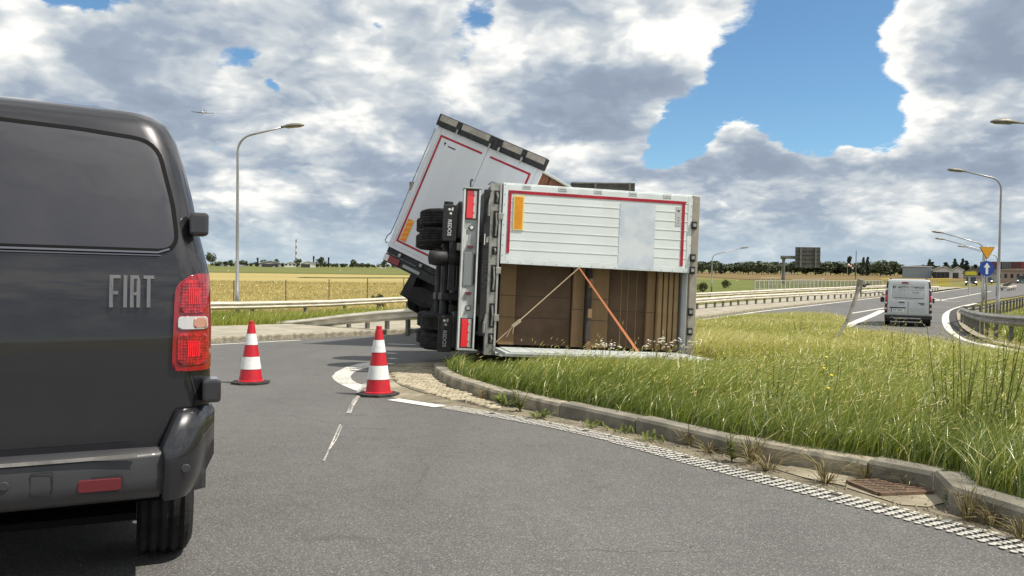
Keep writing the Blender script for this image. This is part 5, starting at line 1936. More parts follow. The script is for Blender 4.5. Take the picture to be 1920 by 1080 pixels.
# ------------------------------------------------------------------ sign gantries seen from behind
def cantilever():
    Y = 150.0
    b = at(1468.5, 528, Y); b.z = G(Y)
    t = thing('sign_gantry', 'cantilever gantry carrying the back of a dark square sign board', 'sign gantry', tuple(b))
    top = (at(1469, 483, Y) - b).z
    s = Y / FPX
    MB().tube([(0, 0, 0), (0, 0, top - .4), (0, 0, top)], [.33, .28, .62], 10).build('column', M_POLEG, t)
    MB().b2((-.5, -.3, top - .25), (66 * s, .3, top + .35)).build('beam', M_POLEG, t)
    x0, x1 = 20.0 * s, 66.5 * s
    z0, z1 = (at(1500, 501.5, Y) - b).z, (at(1500, 463.5, Y) - b).z
    bd = MB().b2((x0, -.55, z0), (x1, -.40, z1)).build('sign_board', M_SIGNG, t)
    for x in (x0 + 9.5 * s, x1 - 9 * s):
        MB().b2((x - .15, -.70, z0), (x + .15, -.56, z1)).build('stiffener', M_POLEG, bd)
    for k in range(1, 5):
        z = z0 + (z1 - z0) * k / 5
        MB().b2((x0, -.58, z - .04), (x1, -.551, z + .04)).build('board_seam', M_INK, bd)


M_POLEG = mat('grey_gantry_steel', (0.17, 0.165, 0.155), 0.5, 0.4, var=0.25, vscale=2)
cantilever()


def wide_gantry():
    Y = 70.0
    b = at(1136, 505, Y); b.z = G(Y)
    t = thing('sign_gantry', 'dark sign board on a gantry showing above the overturned trailer', 'sign gantry', tuple(b))
    s = Y / FPX
    f = lambda x, y: at(x, y, Y) - b
    p0, p1 = f(1070, 342.5), f(1190, 342.5)
    zt, zb = f(1136, 343).z, f(1136, 400).z
    bd = MB().b2((p0.x, -.2, zb), (p1.x, -.05, zt)).build('sign_board', M_SIGNG, t)
    for x in (1116, 1180):
        q = f(x, 350).x
        MB().b2((q - .10, -.30, zb), (q + .10, -.201, zt)).build('stiffener', M_POLEG, bd)
    MB().b2((p0.x, -.26, zt - .12), (p1.x, -.201, zt)).build('board_edge', M_POLEG, bd)
    xl = f(771, 345).x
    MB().b2((xl - .15, 0, (zt + zb) / 2 - .3), (p1.x - 1, .5, (zt + zb) / 2 + .3)).build('beam', M_POLEG, t)
    MB().b2((xl - .15, -.1, f(771, 357).z), (xl + .30, .1, f(771, 341).z)).build('end_bracket', M_POLEG, t)
    for x in (xl + 1.5, p1.x - 2.0):
        MB().tube([(x, .25, 0), (x, .25, (zt + zb) / 2 - .3)], .25, 10).build('column', M_POLEG, t)


wide_gantry()


# ------------------------------------------------------------------ the knocked-over post and bits of it in the grass
M_BENT = mat('dull_bent_pole', (0.30, 0.285, 0.25), 0.55, 0.2, var=0.3, vscale=5)


def bent_post():
    Y = 15.0
    P = [at(x, y, Y + dy) for x, y, dy in ((1556, 650, 0), (1563, 640, 0), (1576, 624, .05), (1587, 603, .1), (1596, 578, .15), (1603, 555, .2), (1611, 530, .2))]
    t = thing('bent_lamp_post', 'bent grey post leaning out of the grass with a torn top', 'bent post', tuple(P[0]))
    o = P[0]
    pts = spline([(p.x, p.z) for p in P], 4)
    pts = [Vector((p.x, Y + .03 * i / 4, p.y)) - o for i, p in enumerate(pts)]
    MB().tube(pts, [.022 + .018 * i / len(pts) for i in range(len(pts))], 10).build('post', M_BENT, t, smooth=True)
    e = pts[-1]
    MB().bar(e - Vector((.02, 0, .16)), e + Vector((.02, 0, .07)), .10, .09).build('torn_sleeve', M_LAMPH, t, bevel=.02)
    MB().tube([e, e + Vector((.09, 0, -.07)), e + Vector((.15, 0, -.02)), e + Vector((.20, 0, -.03))], [.035, .026, .02, .015], 7).build('broken_bracket', M_BLACK, t)
    MB().tube([e + Vector((.02, 0, -.19)), e + Vector((.2, .1, -.20)), e + Vector((.45, .2, -.17)), e + Vector((.62, .3, -.23))], [.018, .015, .014, .014], 7).build('hanging_conduit', M_POLE, t)


bent_post()
for (x, y, Y, L, a, l) in ((1502, 654, 15.5, .34, 15, 'white plastic shard lying in the grass left of the bent post'), (1617, 648, 16.0, .36, -20, 'pale broken cover lying in the grass right of the bent post')):
    p = at(x, y, Y)
    t = thing('debris_shard', l, 'debris', M=Matrix.Translation(p) @ Matrix.Rotation(R(a), 4, 'Y'))
    MB()._add([Vector((-L / 2, 0, 0)), Vector((-L * .2, -.05, .05)), Vector((L * .3, -.03, .06)), Vector((L / 2, 0, .01)), Vector((L * .2, .08, .02)), Vector((-L * .3, .08, .03))], [(0, 1, 2, 3, 4, 5)]).build('shard', M_WHITEPAINT, t)
    MB().tube([(-L / 2, 0, .02), (0, -.04, .08), (L / 2, 0, .02)], .012, 6).build('shard_rim', M_WHITEPAINT, t)

# ------------------------------------------------------------------ the silver van driving off
def silver_van():
    tab = [(0.30, .90, .02, 4.7), (0.42, .94, 0, 4.95), (0.75, .955, 0, 4.98), (1.0, .955, 0, 4.80), (1.15, .95, .01, 4.2), (1.35, .94, .03, 3.9), (1.6, .905, .07, 3.5), (1.78, .885, .09, 3.2), (1.88, .86, .11, 3.0), (1.93, .80, .15, 2.8), (1.955, .6, .3, 2.5)]
    sh = VanShape(tab, rc=0.07, crown=0.03)
    Y = 33.4
    p = at(1702, 600, Y); p.z = G(Y) + .005
    ang = R(25.5)
    lat = Vector((math.cos(ang), -math.sin(ang), 0)); ax = Vector((math.sin(ang), math.cos(ang), -.033)).normalized()
    up = lat.cross(ax)
    t = thing('delivery_van', 'silver delivery van driving away with lettering across its rear doors', 'van', M=frame(p, lat * .94, ax, up * 1.02))
    paint = car_paint('silver_paint', (0.50, 0.53, 0.54), 0.2, 0.38, 0.10, 0.25)
    mb = MB()
    hs = [.30, .36, .42, .5, .62, .75, .9, 1.0, 1.08, 1.15, 1.25, 1.35, 1.48, 1.6, 1.7, 1.78, 1.84, 1.88, 1.91, 1.93, 1.945, 1.95]
    mb.loft([sh.ring(h) for h in hs], caps=True)
    mb.build('body', paint, t, smooth=True)
    doors = {}
    for sgn, u0, u1 in ((-1, -.80, -.006), (1, .006, .80)):
        doors[sgn] = bm_obj(sh.patch([(u0, .52), (u1, .52), (u1 - (.05 if sgn == 1 else 0), 1.83), (u0 + (.05 if sgn == -1 else 0), 1.83)], .012, 8, thick=.012), 'rear_door', paint, t, smooth=False)
    groove(sh, [(0, .52), (0, 1.84)], .016, 'door_seam', M_INK, t, .014, closed=False)
    # pressed window field with a bright lip, and its print
    win = rpoly([(-.70, 1.08), (0, 1.045), (.70, 1.08), (.68, 1.70), (-.68, 1.70)], [.12, .05, .12, .08, .08])
    wp = bm_obj(sh.patch(win, .0145, 8), 'window_field', M_SILV2, t)
    groove(sh, win, .028, 'field_lip', M_WHITEPAINT, wp, .017)
    groove(sh, [(-.67, 1.72), (.67, 1.72)], .018, 'field_shadow', M_BEAM, wp, .018, closed=False)
    def txt(s, size, u, h, name, m=M_GREYTEXT, **k):
        q = sh.S(u, h, .0175)
        return text_obj(s, size, .001, name, m, wp, frame(q, (1, 0, 0), (0, 0, 1), (0, -1, 0)), **k)
    txt('COMPLEX', .125, .35, 1.59, 'door_lettering', M_BEAM2, bold=.002)
    txt('MEDICA', .115, -.20, 1.60, 'door_lettering', M_BEAM2, bold=.002)
    txt('Tomasz', .09, .28, 1.40, 'door_lettering', M_BEAM2, bold=.001)
    lg = sh.S(-.56, 1.59, .017)
    q = MB().prism([(-.06, -.07), (.06, -.07), (.06, .07), (-.06, .07)], 0, .002, M=frame(lg, (1, 0, 0), (0, 0, 1), (0, -1, 0))).build('square_logo', M_INK, wp)
    MB().prism([(-.01, -.06), (.015, -.06), (.03, .06), (.005, .06)], .002, .003, M=frame(lg, (1, 0, 0), (0, 0, 1), (0, -1, 0))).build('logo_stroke', M_WHITEPAINT, q)
    for k, (u, l) in enumerate(((-.54, -.10), (-.40, -.06), (-.30, 0.0), (-.17, .05))):
        groove(sh, [(u, 1.48), (u + l * .3, 1.32), (u + l, 1.22)], .018, 'line_drawing', M_BEAM, wp, .0175, closed=False)
    groove(sh, [(-.58, 1.18), (.05, 1.165), (.60, 1.155)], .022, 'line_drawing', M_GREYTEXT, wp, .0175, closed=False)
    groove(sh, [(-.38, 1.50), (.60, 1.495)], .008, 'line_drawing', M_GREYTEXT, wp, .0175, closed=False)
    # brake light, handle, plate recess, trim
    MB().b2((-.27, -.025, 1.765), (-.03, .06, 1.83)).build('brake_light', M_DULLRED, t, bevel=.01)
    MB().b2((-.40, -.035, .93), (-.10, -.01, 1.06)).build('handle_surround', paint, t, bevel=.02)
    MB().b2((-.37, -.055, .97), (-.14, -.03, 1.015)).build('handle', M_BLACK, t, bevel=.012)
    MB().b2((.40, -.018, .94), (.64, -.012, .975)).build('door_badge', M_GREYTEXT, t)
    MB().b2((.48, -.018, .89), (.64, -.012, .92)).build('door_badge', M_GREYTEXT, t)
    MB().b2((-.74, -.020, .74), (-.10, -.012, .785)).build('plate_lamp_strip', M_BLACK, t)
    pl = MB().b2((-.68, -.028, .60), (-.16, -.0125, .72)).build('number_plate', M_PLATE, t)
    text_obj('FZ 91843', .105, .001, 'plate_text', M_INK, pl, frame((-.40, -.0285, .66), (1, 0, 0), (0, 0, 1), (0, -1, 0)), bold=.002, sx=.92)
    MB().b2((-.678, -.030, .605), (-.635, -.0282, .715)).build('plate_band', M_BLUE, pl)
    MB().b2((.06, -.0145, .60), (.68, -.0122, .76)).build('pressed_panel', M_SILV2, t)
    for sgn in (1, -1):
        def mir(P): return P if sgn == 1 else [(-u, h) for u, h in reversed(P)]
        lamp_ = bm_obj(sh.patch(mir([(.835, .55), (.950, .55), (.925, 1.50), (.865, 1.56), (.82, 1.5)]), .012, 8, thick=.02), 'tail_lamp', M_DARKRED, t)
        bm_obj(sh.patch(mir([(.85, 1.03), (.94, 1.03), (.93, 1.26), (.85, 1.26)]), .018, 4, thick=.006), 'light_cell', M_REDL3, lamp_)
        for h0, h1 in ((.92, 1.0), (1.46, 1.53), (.68, .76)):
            bm_obj(sh.patch(mir([(.855, h0), (.925, h0), (.92, h1), (.855, h1)]), .020, 3, thick=.008), 'clear_cell', M_CLEAR, lamp_)
        MB().b2((sgn * .99, 2.95, .98), (sgn * 1.17, 3.1, 1.20)).build('wing_mirror', M_BLACK, t, bevel=.03)
        bm_obj(sh.patch(mir([(.825, 1.57), (.90, 1.57), (.865, 1.90), (.79, 1.90)]), .010, 4, thick=.02), 'corner_shade', M_GLASS, t)  # black strip puts the shade of the body side into the corner
        for v in (.95, 4.0):
            wheel(t, sgn * .83, v, .33, .33, .215, sgn)
        MB().b2((sgn * .72 - .04, .3, 1.945), (sgn * .72 + .04, 2.6, 1.985)).build('roof_rail', M_BLACK, t, bevel=.01)
    MB().b2((-.95, -.10, .30), (.95, .08, .47)).build('bumper', M_BLACK, t, bevel=.03)
    MB().b2((-.60, -.13, .31), (.52, -.101, .36)).build('step_bar', M_GALV, t, bevel=.008)
    MB().b2((-.80, .2, .20), (.80, 4.3, .30)).build('underbody', M_DARKMETAL, t)


M_BEAM2 = mat('grey_print', (0.09, 0.095, 0.10), 0.5)
M_SILV2 = mat('pale_silver_panel', (0.46, 0.49, 0.49), 0.4, 0.1)
M_DARKRED = mat('dark_red_lens', (0.075, 0.008, 0.014), 0.25, coat=.4)
M_REDL3 = mat('red_lens', (0.42, 0.008, 0.015), 0.2, coat=.5)
silver_van()


# ------------------------------------------------------------------ cars far down the road
def far_car(px, py, Y, ang, col, label, h=1.5, w=1.8, lights=True, kind='car', front=True):
    p = at(px, py, Y); p.z = G(Y) + .01
    t = thing('car', label, kind, M=Matrix.Translation(p) @ Matrix.Rotation(R(ang), 4, 'Z'), group='cars far down the right-hand road')
    paint = mat('car_paint', col, 0.3, 0.1, coat=.6)
    L = 4.4
    prof = [(0, .32), (0.02, .75), (.12, .86), (1.0, .98), (1.7, h - .04), (2.2, h), (3.6, h - .03), (4.2, 1.0), (4.38, .9), (L, .34)]
    rings = []
    for x, k in ((-w / 2, .0), (-w / 2 + .04, .0), (w / 2 - .04, 0), (w / 2, 0)):
        e = .03 if abs(x) == w / 2 else 0
        rings.append([Vector((x * (1 - .16 * max(0, (z - .9) / .6)), y, z - e)) for y, z in prof])
    MB().loft(rings, caps=True).build('body', paint, t)
    MB()._add([Vector((-w * .43, .98, 1.0)), Vector((w * .43, .98, 1.0)), Vector((w * .38, 1.64, h - .09)), Vector((-w * .38, 1.64, h - .09))], [(0, 1, 2, 3)]).build('windscreen', M_GLASS, t)
    o = [c for c in COL.objects if c.parent == t and c.name.startswith('windscreen')][0]
    o.location = (0, -.03, .03)
    for s in (1, -1):
        MB().prism([(1.25, 1.02), (1.85, h - .1), (3.4, h - .12), (3.9, 1.02)], -.01, .01, M=frame((s * w * .475, 0, 0), (0, 1, 0), (-s * .20, 0, 1), (s, 0, 0))).build('side_window', M_GLASS, t)
        MB().b2((s * w * .42 - .16, -.03, .62), (s * w * .42 + .16, .12, .78)).build('headlight', M_HEAD if lights else M_CLEAR, t, bevel=.03)
        MB().b2((s * (w / 2 + .16) - .09, 1.25, .95), (s * (w / 2 + .16) + .09, 1.37, 1.1)).build('wing_mirror', paint, t)
        for y in (.85, 3.5):
            q = MB(Matrix.Translation((s * w * .44, y, .32))).lathe([(.2, -.1), (.32, -.1), (.32, .1), (.2, .1)], 16, axis='X').build('wheel', M_RUBBER, t)
    MB().b2((-.45, -.02, .42), (.45, .02, .58)).build('grille', M_BLACK, t)
    MB().b2((-.26, -.035, .40), (.26, -.021, .51)).build('number_plate', M_PLATE, t)
    return t


M_HEAD = mat('lit_headlight', (0.9, 0.9, 0.85), 0.2, emit=(1, .95, .85, 2.0))
far_car(1821, 518, 150, -31, (0.03, 0.032, 0.034), 'black car with lit headlights passing the yellow board', h=1.75, w=1.9)
far_car(1852, 517, 172, -31, (0.02, 0.028, 0.05), 'dark blue car half hidden behind the blue arrow sign', h=1.6)
far_car(1884, 518, 215, -31, (0.70, 0.71, 0.72), 'white pickup style car near the red containers', h=1.75, w=1.95)
far_car(1907, 514, 240, -31, (0.55, 0.05, 0.05), 'red and pale car parked before the long red building', lights=False)
far_car(1917, 516, 190, -31, (0.03, 0.09, 0.07), 'dark green vehicle at the right edge of the far road', h=1.9, w=2.1)

# ------------------------------------------------------------------ the light aircraft
def plane():
    Y = 330.0
    p = at(380, 211, Y)
    t = thing('light_aircraft', 'small low wing aircraft flying left of the tall lamp', 'aircraft', M=Matrix.Translation(p) @ Matrix.Rotation(R(20), 4, 'Z') @ Matrix.Rotation(R(6), 4, 'X'))
    dk = mat('aircraft_underside', (0.10, 0.10, 0.11), 0.4)
    rings = []
    for y, w, h, z in ((-3.2, .10, .10, .1), (-2.2, .45, .5, 0), (-.8, .55, .65, 0.05), (.6, .55, .62, .05), (2.2, .3, .35, .15), (3.6, .08, .14, .25)):
        rings.append([Vector((w * math.cos(a), y, z + h * math.sin(a))) for a in [2 * math.pi * k / 12 for k in range(12)]])
    MB().loft(rings, caps=True).build('fuselage', M_WHITEPAINT, t, smooth=True)
    for s in (1, -1):
        q = MB().prism([(0, -.9), (s * 4.3, -.55), (s * 4.35, .25), (0, .65)], -.09, .09)
        q.v = [(x, y, z - .25 + abs(x) * .07) for x, y, z in q.v]
        q.build('wing', dk, t)
    MB().prism([(-1.6, 3.0), (1.6, 3.0), (1.5, 3.6), (-1.5, 3.6)], .22, .30).build('tailplane', dk, t)
    MB().prism([(2.7, .2), (3.7, .2), (3.8, 1.7), (3.3, 1.7)], -.06, .06, M=frame((0, 0, 0), (0, 1, 0), (0, 0, 1), (1, 0, 0))).build('fin', M_WHITEPAINT, t)
    MB().prism([(-1.0, .5), (-.4, 1.0), (.6, 1.0), (1.3, .5)], -.42, .42, M=frame((0, 0, 0), (0, 1, 0), (0, 0, 1), (1, 0, 0))).build('canopy', M_GLASS, t, bevel=.08)
    pr = MB().lathe([(0, -.3), (.15, -.15), (.18, 0)], 10, M=Matrix.Translation((0, -3.2, .1)) @ Matrix.Rotation(R(-90), 4, 'X')).build('spinner', M_WHITEPAINT, t)
    for k in range(2):
        MB().bar((0, -3.28, .1), (.9 * (1 if k else -1), -3.28, .35 * (1 if k else -1) + .1), .03, .12).build('propeller_blade', M_BLACK, t)


plane()

# ------------------------------------------------------------------ wire fence, pale railing, yellow railing
def wire_fence():
    a, b = at(300, 566, 44.0), at(830, 560, 60.0)
    a.z, b.z = G(a.y), G(b.y)
    px = [150, 250, 338, 438.5, 536, 617, 689, 757, 818]
    t = thing('wire_fence', 'thin wire fence on slim dark posts in front of the ripe crop', 'fence', tuple(a))
    pts = []
    for x in px:
        k = (x - 438.5) / (757 - 438.5)
        # depth grows along the fence so that posts get closer together
        Y = 1.0 / (1 / 45.0 + k * (1 / 62.0 - 1 / 45.0))
        p = at(x, 540, Y); p.z = G(Y); pts.append(p - a)
    me = MB().tube([(0, 0, 0), (0, 0, 1.5)], .035, 6).mesh('post', mat('fence_post', (0.075, 0.07, 0.055), 0.7))
    for p in pts: piece('post', me, t, p)
    wm = mat('fence_wire', (0.20, 0.19, 0.16), 0.6, .3)
    for h in (.35, .8, 1.25):
        MB().tube([p + Vector((0, 0, h)) for p in pts], .006, 4).build('wire', wm, t)


wire_fence()
M_RAILP = mat('pale_railing_paint', (0.48, 0.46, 0.40), 0.6)
M_RAILY = mat('yellow_railing_paint', (0.66, 0.52, 0.05), 0.5)
M_PANEL = mat('grey_mesh_panel', (0.22, 0.22, 0.21), 0.7)


def railing(name, p0, p1, n, h, m, label, infill=True):
    a, b = p0, p1
    t = thing(name, label, 'railing', tuple(a))
    d = b - a
    me = MB().b2((-.05, -.05, 0), (.05, .05, h)).mesh('post', m)
    for k in range(n + 1):
        piece('post', me, t, d * (k / n), math.atan2(d.y, d.x))
    MB().bar(Vector((0, 0, h)), d + Vector((0, 0, h)), .07, .07).build('top_rail', m, t)
    MB().bar(Vector((0, 0, .15)), d + Vector((0, 0, .15)), .05, .05).build('bottom_rail', m, t)
    if infill:
        L = d.length
        mb = MB(); nb = int(L / .30)
        for k in range(nb):
            q = d * (k / nb)
            mb.b2((q.x - .028, q.y - .028, .17), (q.x + .028, q.y + .028, h - .03))
        mb.build('balusters', M_PANEL, t)['kind'] = 'stuff'
    return t


def rp(x, y): return gp(x, y)
railing('railing', rp(1415, 544), rp(1654, 541.5), 33, 1.15, M_RAILP, 'long pale railing with close bars behind the guardrails')
railing('railing', rp(1426, 535), rp(1462, 534), 4, 1.2, M_RAILP, 'short open pale railing left of the sign gantry column', infill=False)
railing('railing', rp(1484, 534), rp(1545, 532), 8, .9, M_RAILP, 'low open railing right of the sign gantry column', infill=False)
railing('railing', rp(1652, 541), rp(1668, 540), 4, 1.4, M_RAILY, 'short yellowish railing just left of the silver van', infill=False)
railing('railing', rp(1745, 536), rp(1783, 534.5), 9, 1.3, M_RAILY, 'bright yellow railing to the right of the silver van roof', infill=False)


def yellow_board():
    Y = 86.0
    b = at(1817, 540, Y); b.z = G(Y)
    t = thing('yellow_board', 'yellow board on a pale post above the black car', 'sign', tuple(b))
    s = Y / FPX
    z0, z1 = (at(1817, 516, Y) - b).z, (at(1817, 509, Y) - b).z
    MB().tube([(0, 0, 0), (0, 0, z0)], .10, 8).build('post', M_RAILP, t)
    MB().b2((-7 * s, -.15, z0), (11.5 * s, .15, z1)).build('board', mat('yellow_board', (0.45, 0.42, 0.02), 0.5), t)
    MB().b2((-7.3 * s, -.18, z0 - .08), (12 * s, .18, z0 - .001)).build('board_frame', M_BLACK, t)


yellow_board()


def windsock():
    Y = 420.0
    b = at(1589, 513, Y); b.z = G(Y)
    t = thing('windsock', 'red and white windsock on a thin mast before the dark trees', 'windsock', tuple(b))
    h = (at(1589, 497, Y) - b).z
    MB().tube([(0, 0, 0), (0, 0, h)], .10, 6).build('mast', M_RAILP, t)
    P = [Vector((.2 + k * .52, 0, h - k * k * .075)) for k in range(6)]
    for k in range(5):
        MB().tube([P[k], P[k + 1]], [.75 - k * .08, .67 - k * .08], 10).build('sock_band', M_CONER if k % 2 else M_SIGNW, t)


windsock()
for (x, y, Y, h, lab) in ((1604.5, 514, 240.0, 8.4, 'thin grey mast standing to the right of the windsock'),):
    b = at(x, y, Y); b.z = G(Y)
    t = thing('mast', lab, 'mast', tuple(b))
    MB().tube([(0, 0, 0), (0, 0, h)], [.16, .10], 6).build('pole', M_POLEG, t)
    MB().tube([(0, 0, h), (0, 0, h + .6)], .04, 5).build('tip', M_POLEG, t)


def chimney():
    Y = 900.0
    b = at(555, 494, Y); b.z = G(Y)
    t = thing('chimney_mast', 'tall red and white banded chimney mast above the left hangars', 'chimney', tuple(b))
    top = (at(555, 449, Y) - b).z
    dk, wh = mat('dark_band', (0.10, 0.09, 0.085), 0.7), mat('pale_band', (0.55, 0.53, 0.50), 0.7)
    n = 9
    for k in range(n):
        z0, z1 = top * k / n, top * (k + 1) / n
        MB().tube([(0, 0, z0), (0, 0, z1)], [.95 - k * .04, .95 - (k + 1) * .04], 8).build('band', dk if k % 2 == 0 else wh, t)


chimney()


# ------------------------------------------------------------------ far buildings
def hangar(px0, px1, yb, yt, Y, D, wall, roof, label, kind='gable', door=None, name='hangar', skew=0.0, eave=.62, windows=0):
    a, b = at(px0, yb, Y), at(px1, yb, Y)
    z0 = G(Y); H = at(px0, yt, Y).z - z0
    th = math.atan2((a.x + b.x) / 2, Y)            # fronts face the road junction
    w = (b.x - a.x) * math.cos(th)
    t = thing(name, label, 'building', M=Matrix.Translation((a.x, Y, z0)) @ Matrix.Rotation(-th + R(skew), 4, 'Z'))
    if kind == 'gable':
        e = H * eave
        prof = [(0, 0), (w, 0), (w, e), (w / 2, H - .2), (0, e)]
        MB().prism(prof, 0, D, M=frame((0, 0, 0), (1, 0, 0), (0, 0, 1), (0, 1, 0))).build('wall', wall, t)
        th = .35
        for s in (0, 1):
            x0, x1 = (-.5, w / 2) if s == 0 else (w / 2, w + .5)
            za, zb = (e - .15, H) if s == 0 else (H, e - .15)
            MB().prism([(x0, za), (x1, zb), (x1, zb + th), (x0, za + th)], -.6, D + .5, M=frame((0, 0, 0), (1, 0, 0), (0, 0, 1), (0, 1, 0))).build('roof', roof, t)
    else:
        MB().b2((0, 0, 0), (w, D, H * .86)).build('wall', wall, t)
        MB().prism([(-.5, H * .86), (w + .5, H * .86), (w + .5, H * .9), (w * .5, H), (-.5, H * .9)], -.5, D + .5, M=frame((0, 0, 0), (1, 0, 0), (0, 0, 1), (0, 1, 0))).build('roof', roof, t)
    if door:
        x0, x1, h, m = door
        dd = MB().b2((w * x0, -.12, 0), (w * x1, -.02, H * h)).build('door', m, t)
        for k in range(1, 4):
            x = w * (x0 + (x1 - x0) * k / 4)
            MB().b2((x - .08, -.16, .05), (x + .08, -.121, H * h - .05)).build('door_seam', M_POLEG, dd)
    for k in range(windows):
        x = w * (k + .5) / windows
        MB().b2((x - w / windows * .22, -.10, H * .35), (x + w / windows * .22, -.02, H * .62)).build('window', M_GLASS, t)
    return t


F_WHITE = mat('far_white_wall', (0.62, 0.62, 0.60), 0.8)
F_GREY = mat('far_grey_wall', (0.30, 0.31, 0.32), 0.8)
F_ROOF = mat('far_pale_roof', (0.55, 0.56, 0.56), 0.6)
F_ROOFD = mat('far_dark_roof', (0.16, 0.15, 0.15), 0.8)
F_DARK = mat('far_dark_opening', (0.035, 0.035, 0.04), 0.8)
F_BLUEG = mat('far_blue_grey_cladding', (0.26, 0.30, 0.34), 0.7)
F_RED = mat('far_red_cladding', (0.20, 0.035, 0.035), 0.6)
F_RED2 = mat('far_dark_red_cladding', (0.085, 0.024, 0.028), 0.6)
F_SLATE = mat('far_slate_cladding', (0.085, 0.092, 0.10), 0.7)
F_PINK = mat('far_pinkish_wall', (0.36, 0.28, 0.25), 0.8)
YH = 700.0
hangar(486, 527, 498, 488.5, YH, 30, F_GREY, F_ROOF, 'widest pale gabled hangar with an open dark front at left', door=(.12, .88, .5, F_DARK))
hangar(533, 555, 498, 491.5, YH + 15, 20, F_WHITE, F_ROOF, 'small white gabled shed below the banded chimney', windows=3)
hangar(564, 592, 498, 489.5, YH + 5, 20, F_WHITE, F_ROOF, 'pale hangar with dark doors right of the chimney', door=(.02, .62, .55, F_DARK))
hangar(402, 433, 497.5, 489.5, YH + 60, 14, F_WHITE, F_ROOF, 'long low white house left of the tall lamp pole', kind='flat', name='house', windows=6)
hangar(440, 464, 498, 489, YH + 40, 14, F_GREY, F_ROOFD, 'grey house just right of the tall lamp pole', kind='flat', name='house', windows=3)
hangar(712, 724, 501, 496.5, YH + 30, 10, F_WHITE, F_WHITE, 'tiny white shed at the far edge near the tilted lorry', kind='flat', name='shed', windows=1)
hangar(738, 750, 501, 497, YH + 60, 10, F_GREY, F_ROOF, 'tiny grey shed hidden partly by the tilted lorry', kind='flat', name='shed', windows=1)
hangar(1475, 1484, 505, 496, 520, 8, F_WHITE, F_ROOF, 'white gable end among trees beside the gantry column', name='house', windows=1)
hangar(1698, 1747, 515, 497, 330, 22, F_BLUEG, F_ROOF, 'large blue grey hangar behind the silver van', kind='flat', skew=4)
hangar(1749, 1786, 516.5, 500, 320, 22, F_WHITE, F_ROOF, 'white hangar with wide dark doors right of the large one', door=(.0, .82, .55, F_DARK), eave=.68)
hangar(1784, 1806, 515, 501, 340, 22, F_WHITE, F_ROOF, 'narrow white hangar with two pale roofs', door=(.1, .6, .5, F_DARK), eave=.7)
hangar(1806, 1842, 517, 503, 300, 14, F_PINK, F_ROOFD, 'low house with hipped grey roof behind the yellow board', eave=.5, name='house', windows=3)
hangar(1868, 1950, 524, 503, 200, 16, F_PINK, F_PINK, 'low pinkish building under the container stacks', kind='flat', name='building', windows=7)
for x0, x1, m, l in ((1862, 1877, F_RED2, 'dark maroon container block left of the grey one'), (1878, 1896, F_SLATE, 'grey container block above the pinkish building'), (1896.5, 1914, F_RED2, 'dark red container block right of the grey one'), (1914.5, 1935, F_RED, 'bright red container block at the photo edge')):
    a, b = at(x0, 503, 215.0), at(x1, 503, 215.0)
    zt, zb = at(x0, 490.5, 215.0).z, at(x0, 506, 215).z
    t = thing('container_block', l, 'container', (a.x, 215.0, zb), group='container blocks on the far right')
    MB().b2((0, 0, 0), (b.x - a.x, 6, zt - zb)).build('box', m, t)
    for k in range(6):
        x = (b.x - a.x) * (k + .5) / 6
        MB().b2((x - .08, -.05, .05), (x + .08, -.001, zt - zb - .05)).build('rib', m, t)
    MB().b2((.1, .2, -(zb - G(215))), (b.x - a.x - .1, 5.8, 0)).build('stack_base', F_GREY, t)

# ------------------------------------------------------------------ trees
M_TRUNK = mat('bark', (0.075, 0.055, 0.04), 0.9, var=0.3, vscale=6)


def leaf_mat(name, c1, c2):
    m = bpy.data.materials.new(name); m.use_nodes = True
    nt = m.node_tree; b = nt.nodes['Principled BSDF']
    g = nt.nodes.new('ShaderNodeNewGeometry')
    oi = nt.nodes.new('ShaderNodeObjectInfo')
    f = (E(g.outputs['Random Per Island'], nt) * 0.7 + E(oi.outputs['Random'], nt) * 0.5).clamp()
    nt.links.new(mixcol(f, c1, c2, nt), b.inputs['Base Color'])
    b.inputs['Roughness'].default_value = 0.7
    b.inputs['Specular IOR Level'].default_value = 0.2
    return m


M_LEAF = leaf_mat('hazed_foliage', (0.062, 0.078, 0.050), (0.105, 0.128, 0.070))  # distance haze is mixed into the leaf colours
M_LEAFD = leaf_mat('conifer_foliage', (0.048, 0.062, 0.046), (0.074, 0.092, 0.060))
M_SHRUB = leaf_mat('scrub_foliage', (0.050, 0.058, 0.022), (0.10, 0.105, 0.04))


